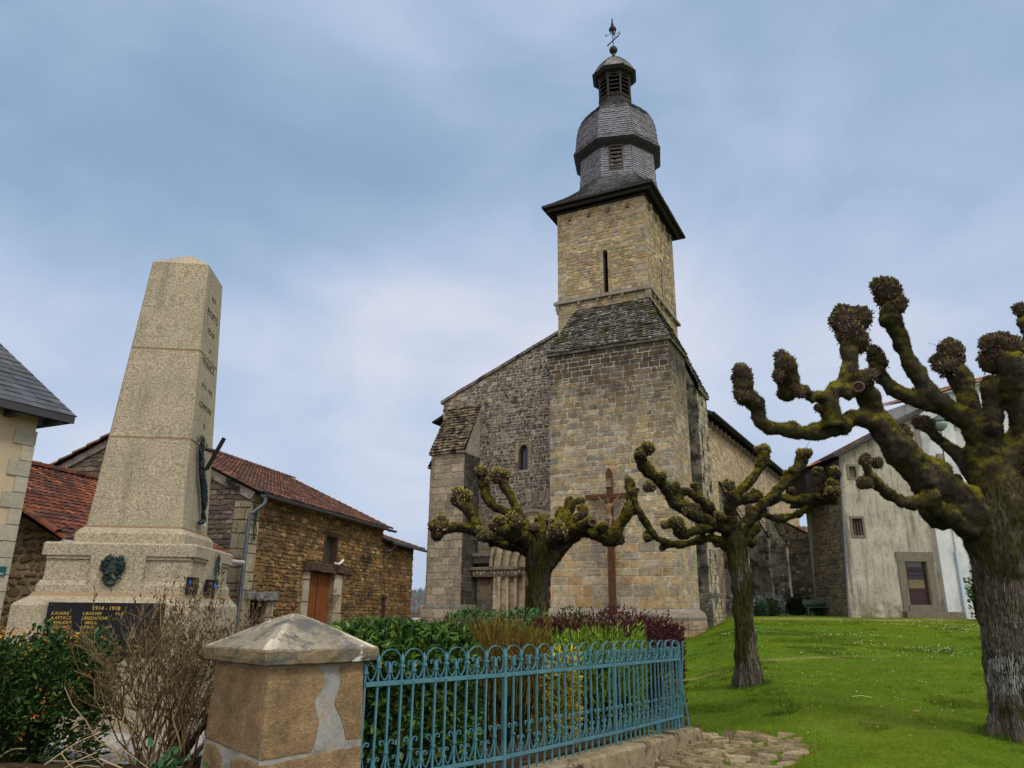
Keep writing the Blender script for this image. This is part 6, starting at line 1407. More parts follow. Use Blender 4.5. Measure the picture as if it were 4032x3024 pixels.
# bare twiggy shrub in front of the memorial
def twiggy():
    loc = (-2.86, 6.7, .22); t = shrub_root('twiggy_shrub', 'leggy brown twiggy shrub with few new leaves before the memorial', loc); rg = random.Random(77); mb = MB(); lv = []
    def grow(p, d, L, r, lev):
        n = 3; pts = [p]; q = p.copy(); dd = d.copy()
        for i in range(n):
            dd = dd+np.array([rg.gauss(0, .16), rg.gauss(0, .16), rg.gauss(.03, .10)]); dd /= np.linalg.norm(dd); q = q+dd*L/n; pts.append(q.copy())
        g = rg.uniform(.6, 1.4); col = rg.choice([(.13, .088, .042), (.10, .066, .034), (.19, .138, .07), (.085, .052, .030), (.22, .165, .085)])
        mb.tube(pts, [r, r*.9, r*.8, r*.6], 5 if r > .006 else 3, tuple(c*g for c in col), False)
        if lev == 0:
            lv.append((q, dd)); return
        for k in range(rg.choice([2, 2, 3]) if lev > 1 else rg.choice([2, 3, 3])):
            j = rg.choice([1, 2, 3, 3]); nd = dd+np.array([rg.gauss(0, .40), rg.gauss(0, .38), rg.gauss(.16, .26)]); nd /= np.linalg.norm(nd); grow(pts[j], nd, L*rg.uniform(.55, .82), r*.64, lev-1)
    for i in range(44):
        a = rg.gauss(.03, .40); b = rg.gauss(0, .30); d = np.array([math.sin(a), b, math.cos(a)]); d /= np.linalg.norm(d)
        grow(np.array([rg.gauss(.0, .14), rg.gauss(0, .12), -.05]), d, rg.uniform(.50, .74), rg.uniform(.006, .013), 4)
    for k, (dx, dz, L) in enumerate(((-.8, .75, .5), (-.6, .95, .55), (-.9, .5, .45), (.6, .9, .45))):
        d = np.array([dx, rg.uniform(-.2, .2), dz]); d /= np.linalg.norm(d); grow(np.array([-.1, 0, .25+.1*k]), d, L, .010, 3)
    for k in range(5):
        a_ = rg.uniform(-.5, .5); mb.tube(curve([(rg.uniform(-.2, .3), rg.uniform(-.1, .1), -.05), (.1+a_*.2, 0, .12), (.2+a_*.9, .05, .2+.1*k), (.15+a_*1.3, .1, .55)], 4), [.035]*4+[.028]*4+[.02]*4+[.016], 7, (.045, .032, .024))
    mb.build('stems', M_twig, t)
    r = np.random.default_rng(5); P = []; D = []
    for q, d in lv:
        k = rg.choice([2, 2, 3, 4])
        for i in range(k): P.append(q-d*rg.uniform(0, .16)); D.append(d+np.array([rg.gauss(0, .5), rg.gauss(0, .5), rg.gauss(.2, .4)]))
    P = np.array(P); D = np.array(D); n = len(P); pal = [(.10, .07, .035), (.13, .085, .05), (.075, .085, .02), (.14, .095, .06), (.10, .055, .045), (.05, .08, .015), (.16, .11, .07)]
    V, K = leaf_arrays(P, D, r.normal(0, 1, (n, 3)), r.uniform(.02, .05, n), r.uniform(.008, .016, n), palette(n, pal, .6, 1.4, r)); np_mesh('foliage', V, 4, K, M_soft, t)
twiggy()
# low weeds, fallen twigs and ivy on the bank
def bank_bits():
    rg = random.Random(15); t = thing('fallen_twigs', 'dry straw coloured twigs lying on the bank below the shrubs', 'twigs', (-2.9, 6.2, .3)); mb = MB()
    for i in range(18):
        x = rg.uniform(-1.4, .7); y = rg.uniform(-.5, .5); a = rg.uniform(-.6, .6)+(math.pi if rg.random() < .4 else 0); L = rg.uniform(.15, .75); z = float(gbed_z(np.array(x-2.9), np.array(y+6.2)))-.3+.02
        mb.tube(curve([(x, y, z), (x+L*.5*math.cos(a), y+L*.5*math.sin(a)*.6, z+rg.uniform(0, .16)), (x+L*math.cos(a), y+L*math.sin(a)*.6, z+rg.uniform(0, .22))], 3), rg.uniform(.002, .006), 4, sc((.36, .27, .16), rg.uniform(.6, 1.3)), False)
    mb.build('twigs', M_twig, t)
    loc = (-2.5, 5.95, .2); t = shrub_root('young_laurel', 'small laurel seedling at the foot of the gate pillar', loc); r = np.random.default_rng(3); n = 150; P = np.stack([r.normal(0, .13, n), r.normal(0, .10, n), np.abs(r.normal(.14, .13, n))], 1)
    V, K = leaf_arrays(P, r.normal(0, .6, (n, 3))+np.array([0, -.2, .4]), r.normal(0, .5, (n, 3))+np.array([0, -.4, .8]), r.uniform(.05, .09, n), r.uniform(.025, .04, n), palette(n, [(.02, .075, .03), (.03, .10, .04), (.04, .12, .045)], .7, 1.3, r)); np_mesh('foliage', V, 4, K, M_leaf, t)
    mb = MB(); 
    for k in range(5): mb.tube([(0, 0, -.1), (rg.uniform(-.1, .1), rg.uniform(-.1, .1), .22)], .006, 4, (.05, .04, .02))
    mb.build('stems', M_twig, t)
bank_bits()
# ================================================================== pollarded limes
M_bark = mat('mossy_bark', (.045, .036, .028), var=[(3, .6, 1.3), (26, .6, 1.4, (1, 1, .18))], layers=[((.034, .030, .009), 2.6, .46, .60), ((.16, .14, .014), 3.0, .42, .60, 'up'), ((.012, .010, .008), 1.9, .52, .66)], bump=[(16, .7, .05, (1, 1, .2)), (60, .6, .02, (1, 1, .4))], rough=.95, spec=.08)
M_trunk = mat('furrowed_bark', (.095, .078, .064), var=[(2, .65, 1.3), (16, .3, 1.65, (1, 1, .10))], layers=[((.042, .037, .010), 1.9, .42, .56, ('z', .6, 1.8)), ((.022, .018, .013), 2.4, .50, .66), ((.40, .40, .38), 3.3, .635, .68, ('z', 1.9, 1.1)), ((.27, .28, .13), 5.5, .66, .71)], bump=[(14, 1., .09, (1, 1, .10)), (45, .7, .03, (1, 1, .25))], rough=.95, spec=.08)
M_trunkd = mat('dark_mossy_trunk', (.050, .041, .034), var=[(3, .6, 1.4), (20, .5, 1.5, (1, 1, .15))], layers=[((.040, .037, .009), 2.2, .46, .62), ((.10, .09, .015), 4, .60, .72), ((.012, .010, .009), 2.4, .52, .66)], bump=[(14, 1., .09, (1, 1, .14)), (45, .7, .03, (1, 1, .3))], rough=.95, spec=.05)
M_moss = mat('moss_tuft', attr=True, rough=1, spec=.02, trans=.12)
M_knob = mat('pollard_knob', (.060, .048, .034), var=[(9, .5, 1.5)], layers=[((.065, .062, .014), 4, .50, .64)], bump=[(14, 1., .08)], rough=1, spec=.03)
def remesh(mb, vox, name, m, parent, amp, freq, seed, furrow=0.):
    o = mb.build(name, m, parent, True); md = o.modifiers.new('r', 'REMESH'); md.mode = 'VOXEL'; md.voxel_size = vox
    bpy.context.view_layer.update(); dg = bpy.context.evaluated_depsgraph_get(); me = bpy.data.meshes.new_from_object(o.evaluated_get(dg)); o.modifiers.clear(); old = o.data; o.data = me; bpy.data.meshes.remove(old); me.name = name
    n = len(me.vertices); co = np.empty(n*3, np.float32); me.vertices.foreach_get('co', co); co = co.reshape(-1, 3); no = np.empty(n*3, np.float32); me.vertex_normals.foreach_get('vector', no); no = no.reshape(-1, 3)
    d = np.array([mnoise.noise((c[0]*freq+seed, c[1]*freq, c[2]*freq*.8))*.6+mnoise.noise((c[0]*freq*2.7, c[1]*freq*2.7+seed, c[2]*freq*2.2))*.4 for c in co.tolist()])
    if furrow: d = d+furrow/amp*np.array([mnoise.noise((c[0]*13, c[1]*13+seed, c[2]*1.3))-.5*abs(mnoise.noise((c[0]*22, c[1]*22, c[2]*2.2+seed))) for c in co.tolist()])
    co = co+no*(d*amp)[:, None]; me.vertices.foreach_set('co', co.astype(np.float32).ravel()); me.polygons.foreach_set('use_smooth', [True]*len(me.polygons)); me.materials.clear(); me.materials.append(m); me.update()
    return o
def surf_samples(o, n, r):
    me = o.data; k = len(me.polygons); a = np.empty(k, np.float32); me.polygons.foreach_get('area', a); c = np.empty(k*3, np.float32); me.polygons.foreach_get('center', c); nn = np.empty(k*3, np.float32); me.polygons.foreach_get('normal', nn)
    i = r.choice(k, n, p=a/a.sum()); s = np.sqrt(a[i])[:, None]; return c.reshape(-1, 3)[i]+r.uniform(-.4, .4, (n, 3))*s, nn.reshape(-1, 3)[i]
def moss(o, n, L, r, parent, zmin):
    P, Nn = surf_samples(o, n*2, r); up = Nn[:, 2]; f = fnoise(P[:, 0]*1.3+P[:, 1], P[:, 2]*1.3-P[:, 1], 1.6, 3); keep = (P[:, 2] > zmin+r.uniform(-.5, .6, len(P))) & (r.random(len(P)) < np.clip(.35+.5*f+.35*up, .1, 1)); P, Nn, up, f = P[keep][:n], Nn[keep][:n], up[keep][:n], f[keep][:n]; k = len(P)
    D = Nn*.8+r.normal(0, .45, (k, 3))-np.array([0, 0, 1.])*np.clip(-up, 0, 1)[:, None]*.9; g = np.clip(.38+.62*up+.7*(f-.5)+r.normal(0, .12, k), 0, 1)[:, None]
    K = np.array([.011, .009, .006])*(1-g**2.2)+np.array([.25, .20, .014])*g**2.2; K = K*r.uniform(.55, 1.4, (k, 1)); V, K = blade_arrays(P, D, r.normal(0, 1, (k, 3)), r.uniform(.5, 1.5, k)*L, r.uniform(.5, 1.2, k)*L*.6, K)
    return np_mesh('moss_clumps', V, 3, K, M_moss, parent)
def pollard(label, Yt, sc, uo, vo, trunk, limbs, knobs, base, vox, seed, dens=1., tm=None, spr=0, scars=()):
    """limbs: (points (x, y, r) in pixels of one view of the photograph, depth slope in metres from root to tip); pixels become metres at the tree's own distance"""
    zb = base[2]; t = thing('pollarded_lime', label, 'tree', base, 0, 'pollarded limes on the green'); b0 = np.array(base); r = np.random.default_rng(seed)
    def w(x, y, dy): return at(uo+x/sc, vo+y/sc, Yt+dy)-b0
    px = (Yt*1.03)/(sc*FPX)
    mt = MB(); tp = curve([[*w(x, y, 0), q*px] for x, y, q in trunk], 5)
    mt.tube(tp[:, :3], tp[:, 3], 14)
    for k in range(7):     # root flare
        a = k*.9+seed; q = tp[0]; rr = q[3]; mt.tube([(q[0]+rr*.4*math.cos(a), q[1]+rr*.4*math.sin(a), .45), (q[0]+rr*.8*math.cos(a), q[1]+rr*.8*math.sin(a), .1), (q[0]+rr*.98*math.cos(a), q[1]+rr*.98*math.sin(a), -.12)], [rr*.3, rr*.25, rr*.18], 7)
    tr = remesh(mt, vox*.72, 'trunk', tm or M_trunk, t, .05, 4.5, seed, .022)
    P_, N_ = surf_samples(tr, int(9000*(2.0 if spr else 1)), r); ax = np.stack([-N_[:, 2]*N_[:, 0], -N_[:, 2]*N_[:, 1], 1-N_[:, 2]**2], 1)+r.normal(0, .07, (len(P_), 3)); ax /= np.linalg.norm(ax, axis=1)[:, None]; S_ = np.cross(ax, N_); Lb = (r.uniform(.04, .15, len(P_)))[:, None]*Yt/12; wb = (r.uniform(.003, .009, len(P_)))[:, None]*Yt/12; O_ = N_*(r.uniform(.001, .010, len(P_)))[:, None]
    mo = fnoise(P_[:, 0]*1.3+P_[:, 1], P_[:, 2], 1.5, seed)+.14*np.clip((P_[:, 2]-.9)/1.2, -1, 1); cb_ = palette(len(P_), [(.10, .08, .064), (.075, .058, .046), (.13, .108, .088), (.05, .038, .03), (.15, .13, .11)], .7, 1.25, r)*(.5 if tm else 1.); cm = palette(len(P_), [(.040, .035, .010), (.026, .022, .009), (.06, .052, .012)], .6, 1.3, r); li = (fnoise(P_[:, 0]*2+P_[:, 1], P_[:, 2]*1.2, 1.7, seed+9) > (.73 if spr else .66)) & (P_[:, 2] < 1.7) & (P_[:, 2] > .5)
    cb_ = np.where((mo > (.60 if tm else .53))[:, None], cm, np.where(li[:, None], np.array([[.27, .27, .255]])*r.uniform(.5, 1.1, (len(P_), 1)), cb_))
    np_mesh('bark', np.stack([P_+O_-S_*wb, P_+O_*.9+S_*wb, P_+O_*.6+ax*Lb+S_*wb*.5, P_+O_*.6+ax*Lb-S_*wb*.6], 1), 4, cb_, M_twig, tr)
    mb = MB()
    for pts, d0, d1 in limbs:
        n = len(pts); P = [[*w(x, y, d0+(d1-d0)*(i/(n-1))**1.2), q*px*.87] for i, (x, y, q) in enumerate(pts)]; c = curve(P, 5); rad = np.maximum(c[:, 3], .015)*(1+.05*np.sin(np.arange(len(c))*.8+len(pts))+.07*(r.random(len(c))-.5)); mb.tube(c[:, :3], rad, 10); mb.ball(c[-1, :3], rad[-1], 8, 6)
        for j in range(3, len(c)-2, 3):
            if r.random() < .62: mb.ball(c[j, :3]+r.normal(0, .34, 3)*rad[j], rad[j]*r.uniform(.72, 1.02), 8, 6)
    cr = remesh(mb, vox, 'branches', M_bark, t, .055, 6.5, seed+3)
    zmin = trunk_top = min(float(w(x, y, 0)[2]) for x, y, q in trunk[-2:])-.9
    moss(cr, int(46000*dens), .020*Yt/12, r, cr, -9)
    # pollard heads: gnarled knobs tufted with dead leaves and new shoots
    for i, (x, y, q, dy) in enumerate(knobs):
        c = w(x, y, dy); R_ = q*px*.88; kb = MB(); rk = random.Random(seed*100+i)
        for j in range(5): e = np.array([rk.gauss(0, .30), rk.gauss(0, .30), rk.gauss(.05, .28)])*R_; kb.ball(e, R_*rk.uniform(.55, .78), 9, 7)
        kn = remesh(kb, max(vox*.8, R_*.09), 'knob', M_knob, t, R_*.22, 2.2/R_*.6, i*3.1+seed); kn.location = tuple(c)
        moss(kn, int(700 if R_ > .15 else 350), .022*Yt/12, r, kn, -9)
        n = int((1000 if R_ > .15 else 480)*min(1.6, dens)); P, Nn = surf_samples(kn, n, r); up = Nn[:, 2]; kp = r.random(n) < np.clip((.42 if spr else .62)+.9*up, .06, 1); P, Nn, up = P[kp], Nn[kp], up[kp]; n = len(P); D = Nn*.5+r.normal(0, .42, (n, 3))+np.array([0, 0, .6])*(up > -.1)[:, None]-np.array([0, 0, .5])*(up < -.1)[:, None]
        ch = r.random(n)+.25*up-.25*(up < -.3); pal = np.where((ch > (.96 if spr else .72))[:, None], np.array([[.42, .39, .06]]) if not spr else np.array([[.20, .25, .03]]), np.where((ch > .42)[:, None], np.array([[.32, .23, .165]]) if not spr else np.array([[.165, .105, .088]]), np.array([[.10, .07, .05]]) if not spr else np.array([[.11, .07, .062]])))*r.uniform(.55, 1.5, (n, 1))
        s_ = np.clip(R_*.30, .032, .06); V, K = leaf_arrays(P, D, r.normal(0, 1, (n, 3)), r.uniform(.5, 1.25, n)*s_, r.uniform(.5, 1., n)*s_*.55, pal, .4); np_mesh('foliage', V, 4, K, M_moss, kn)
        if rk.random() < .45:
            tw = MB(); e = np.array([rk.uniform(-1, 1), rk.uniform(-.5, .5), rk.uniform(-.1, .9)]); e /= np.linalg.norm(e); L_ = rk.uniform(.12, .34); tw.tube(curve([e*R_*.6, e*(R_+L_*.5)+np.array([0, 0, .02]), e*(R_+L_)+np.array([rk.uniform(-.06, .06), 0, rk.uniform(-.03, .08)])], 3), [.004]*4+[.002]*3, 4, (.09, .06, .045)); tw.build('twig', M_twig, kn)
    # saw cuts where whole limbs were taken off
    for x, y, q, dy in scars:
        c = w(x, y, dy); fc = -np.array(c+b0-np.array([0, 0, EYE])); fc /= np.linalg.norm(fc); s1 = np.cross(fc, Z); s1 /= np.linalg.norm(s1); s2 = np.cross(s1, fc); mbs = MB(); rr = q*px
        ring_ = lambda k, d: [c+fc*(rr*.9+d)+s1*rr*k*math.cos(a)+s2*rr*k*math.sin(a)*.92 for a in np.linspace(0, 2*np.pi, 15)[:-1]]
        mbs.rings([ring_(1.1, -.05), ring_(1.12, .01), ring_(.9, .025), ring_(.72, .0)], (.13, .085, .065)); mbs.rings([ring_(.7, -.0), ring_(.05, -.012)], (.05, .035, .03)); mbs.build('pruning_scar', M_twig, t)
    return t
A_ = 'pollarded lime '
pollard(A_+'at the left with low spreading mossy arms before the church doorway', 16., 1.7015, 1600, 1700,
    [(868, 1330, 80), (872, 1215, 70), (884, 1050, 64), (890, 900, 80), (892, 800, 92), (895, 740, 66)],
    [([(870, 830, 70), (770, 775, 44), (650, 755, 36), (560, 712, 34), (480, 672, 34), (400, 648, 32), (310, 640, 34), (240, 662, 40), (200, 690, 44)], 0, -.5),
     ([(490, 680, 30), (455, 600, 33), (430, 540, 34), (370, 492, 33), (335, 455, 42)], -.3, -.1),
     ([(850, 760, 62), (770, 705, 46), (700, 690, 50), (640, 655, 46)], 0, -.9), ([(740, 700, 40), (720, 620, 42)], -.5, -.8),
     ([(860, 720, 46), (800, 630, 32), (740, 520, 30), (690, 420, 30), (640, 330, 36)], 0, .4),
     ([(790, 690, 36), (700, 560, 27), (640, 530, 29), (570, 490, 32), (530, 420, 34), (518, 350, 42)], .2, .8),
     ([(890, 720, 42), (910, 640, 36), (915, 600, 40)], 0, .5),
     ([(940, 880, 66), (1040, 765, 52), (1130, 700, 40), (1210, 672, 37), (1300, 692, 46), (1370, 720, 56), (1415, 705, 40)], 0, -.4),
     ([(1370, 720, 38), (1440, 610, 37), (1490, 530, 40), (1510, 500, 42), (1508, 420, 34), (1498, 360, 36)], -.3, 0),
     ([(980, 800, 52), (1040, 722, 46), (1120, 662, 36), (1200, 622, 33), (1248, 606, 30)], 0, -.7),
     ([(960, 760, 46), (1020, 690, 46), (1020, 650, 46)], 0, -.8), ([(1060, 690, 36), (1130, 590, 31), (1180, 550, 32), (1190, 522, 30)], .2, .5),
     ([(1020, 730, 40), (1062, 620, 38), (1082, 540, 40), (1100, 480, 40)], .3, .9), ([(1040, 640, 30), (1030, 570, 30), (1035, 525, 28)], .4, .7)],
    [(215, 650, 62, -.5), (355, 450, 62, -.1), (600, 620, 58, -.9), (720, 598, 56, -.8), (610, 680, 50, -.8), (640, 305, 64, .4), (510, 312, 62, .8), (912, 598, 50, .5), (1422, 722, 40, -.4), (1500, 510, 50, -.15), (1498, 350, 40, 0), (1246, 608, 28, -.7), (1020, 655, 62, -.8), (985, 700, 42, -.6), (1187, 530, 36, .5), (1090, 465, 42, .9), (1168, 470, 38, .8), (500, 700, 46, -.55), (1340, 700, 34, -.35), (870, 650, 36, -.2)],
    (.33, 16., .02), .028, 1, 1., M_trunkd, 0, [(1248, 608, 24, -.72)])
pollard(A_+'in the middle of the lawn with a straight bare trunk', 15.2, 2.0733, 2500, 1700,
    [(930, 2090, 94), (926, 2032, 84), (902, 1650, 73), (872, 1300, 70), (842, 1050, 76), (826, 920, 88), (815, 850, 70)],
    [([(830, 960, 62), (700, 900, 46), (600, 872, 34), (480, 902, 32), (360, 922, 30), (260, 906, 30), (180, 870, 32), (130, 810, 32), (80, 730, 30), (20, 640, 27), (0, 590, 25), (-18, 520, 28)], 0, .2),
     ([(820, 880, 64), (720, 795, 52), (620, 752, 52), (520, 702, 52), (420, 642, 56), (330, 580, 56), (270, 480, 52), (200, 400, 50), (130, 340, 47), (65, 260, 52), (52, 190, 58), (90, 140, 52)], 0, -.7),
     ([(720, 780, 48), (650, 682, 46), (590, 602, 43), (520, 540, 40), (450, 502, 38), (390, 495, 36), (330, 540, 36)], .2, .0),
     ([(820, 860, 60), (775, 700, 52), (782, 590, 50), (792, 500, 46)], 0, -.3), ([(785, 590, 42), (840, 505, 37), (920, 430, 36), (990, 340, 36), (1030, 260, 40), (1055, 180, 52)], -.2, .2),
     ([(830, 900, 62), (930, 722, 47), (1000, 640, 44), (1080, 570, 42), (1170, 480, 40), (1240, 410, 38), (1300, 350, 40), (1350, 270, 50), (1370, 210, 56)], 0, .3),
     ([(1080, 580, 38), (1200, 542, 34), (1300, 560, 37), (1400, 560, 40), (1500, 550, 44), (1590, 530, 52), (1615, 430, 50), (1630, 350, 52)], .2, -.4), ([(1500, 550, 44), (1495, 430, 43), (1492, 345, 44)], -.2, -.3),
     ([(900, 760, 40), (1000, 690, 33), (1060, 680, 31), (1180, 710, 31), (1290, 690, 29), (1390, 640, 29), (1470, 580, 28)], .2, .2), ([(820, 580, 40), (880, 560, 40), (960, 545, 40), (1015, 522, 37)], .1, .6),
     ([(870, 880, 44), (930, 900, 36), (960, 900, 34)], 0, .6), ([(850, 840, 40), (940, 830, 36), (985, 800, 34)], 0, .7), ([(640, 780, 36), (560, 800, 34), (480, 815, 34), (400, 850, 37), (350, 820, 42)], -.1, -.5), ([(700, 790, 38), (700, 700, 36)], -.3, -.5)],
    [(100, 132, 64, -.7), (55, 180, 48, -.7), (210, 362, 46, -.5), (110, 450, 54, -.6), (330, 462, 48, -.4), (440, 640, 48, -.7), (340, 742, 60, -.6), (250, 762, 42, -.6), (110, 862, 50, .2), (228, 952, 32, .2), (490, 440, 42, .1), (775, 450, 48, -.3), (1060, 150, 62, .2), (1062, 230, 58, .2), (1370, 180, 64, .3), (1358, 250, 54, .3), (1240, 340, 30, .25), (1620, 500, 66, -.4), (1640, 330, 58, -.4), (1602, 430, 48, -.4), (1495, 322, 46, -.3), (985, 510, 46, .6), (982, 800, 40, .7), (950, 905, 38, .6), (350, 820, 44, -.5), (705, 700, 42, -.5), (1270, 490, 34, .2), (400, 800, 30, -.5), (-15, 500, 36, .2)],
    (4.62, 15.2, .335), .026, 2)
pollard(A_+'with huge mossy trunk cut off by the right edge', 10.2, 1.659, 2800, 1000,
    [(2082, 3220, 205), (2072, 3130, 182), (2025, 2700, 188), (1990, 2157, 222), (1950, 1850, 250), (1910, 1620, 225), (1890, 1480, 150)],
    [([(1930, 1850, 210), (1760, 1730, 170), (1600, 1610, 150), (1450, 1485, 136), (1320, 1375, 122), (1220, 1270, 112), (1150, 1170, 98), (1080, 1095, 86), (980, 1065, 64), (880, 1100, 64), (800, 1140, 64), (700, 1160, 62), (600, 1165, 57), (480, 1147, 50), (380, 1130, 50), (312, 1095, 47), (305, 1020, 52), (268, 960, 60), (222, 910, 66), (208, 840, 72)], 0, -.7),
     ([(800, 1140, 70), (782, 1045, 70), (772, 965, 62), (800, 900, 54), (860, 840, 52), (902, 750, 57), (902, 660, 60), (905, 590, 68)], -.5, -.3), ([(770, 940, 44), (660, 930, 40), (590, 900, 42), (532, 870, 60), (502, 800, 72), (490, 735, 74)], -.5, -.8),
     ([(1090, 1100, 78), (1030, 955, 76), (995, 870, 74), (990, 830, 66)], -.2, -.5), ([(870, 940, 40), (930, 890, 44), (975, 860, 46)], -.45, -.5),
     ([(1860, 1560, 150), (1800, 1250, 130), (1770, 1180, 122), (1680, 1085, 87), (1560, 1010, 74), (1450, 930, 64), (1370, 830, 60), (1300, 720, 57), (1260, 620, 57), (1230, 540, 60), (1190, 450, 62), (1160, 380, 72)], 0, .0),
     ([(1540, 1020, 50), (1480, 1008, 47), (1380, 970, 50), (1280, 930, 54), (1180, 880, 52), (1120, 810, 50), (1080, 745, 57)], 0, .3), ([(1790, 1230, 96), (1725, 1105, 78), (1690, 1000, 75), (1662, 900, 78), (1622, 790, 88)], .1, .4),
     ([(1850, 1500, 92), (1838, 1350, 72), (1840, 1200, 70), (1838, 1000, 67), (1830, 870, 70)], -.1, -.3), ([(1880, 1520, 120), (1920, 1370, 84), (1995, 1240, 78), (2030, 1100, 77), (1992, 950, 78), (1962, 830, 88), (1940, 710, 102)], -.1, -.5),
     ([(1800, 1560, 80), (1690, 1430, 54), (1600, 1300, 45), (1500, 1220, 41), (1425, 1150, 42)], .2, .5), ([(1720, 1800, 84), (1600, 1740, 64), (1480, 1660, 58), (1400, 1620, 56), (1300, 1630, 48), (1200, 1590, 43), (1120, 1540, 41), (1060, 1490, 39), (1022, 1430, 38), (1010, 1370, 34)], -.1, -.6),
     ([(1920, 1500, 120), (2040, 1300, 90), (2110, 900, 66), (2090, 560, 56), (2050, 440, 60)], .2, .5), ([(1660, 1640, 60), (1600, 1540, 48), (1530, 1480, 44), (1500, 1430, 42)], .3, .8), ([(1560, 1440, 36), (1450, 1410, 30)], .7, .8), ([(1960, 1700, 130), (2110, 1560, 110), (2260, 1420, 90), (2330, 1200, 80)], 0, -.2), ([(1240, 1270, 64), (1245, 1180, 56)], -.3, -.1)],
    [(205, 940, 66, -.7), (215, 800, 76, -.7), (905, 540, 108, -.3), (905, 450, 112, -.3), (490, 722, 76, -.8), (460, 790, 56, -.8), (560, 905, 48, -.75), (705, 1010, 30, -.5), (990, 830, 70, -.5), (1160, 310, 100, 0), (1160, 240, 112, 0), (1080, 705, 72, .3), (1062, 655, 62, .3), (1590, 720, 110, .4), (1570, 670, 128, .4), (1830, 855, 62, -.3), (1905, 650, 120, -.5), (1885, 590, 116, -.5), (1390, 1110, 76, .5), (1010, 1350, 40, -.6), (1000, 1500, 50, -.55), (1085, 1360, 40, -.4), (2045, 385, 72, .5), (1248, 1170, 58, -.1), (1530, 1415, 46, .8), (1600, 1500, 52, .7), (1450, 1408, 32, .8), (1740, 1040, 48, .35)],
    (6.62, 10.2, .12), .032, 3, 1.5, None, 1, [(962, 868, 34, -.62), (1440, 470+1000, 30, .0)][:1])
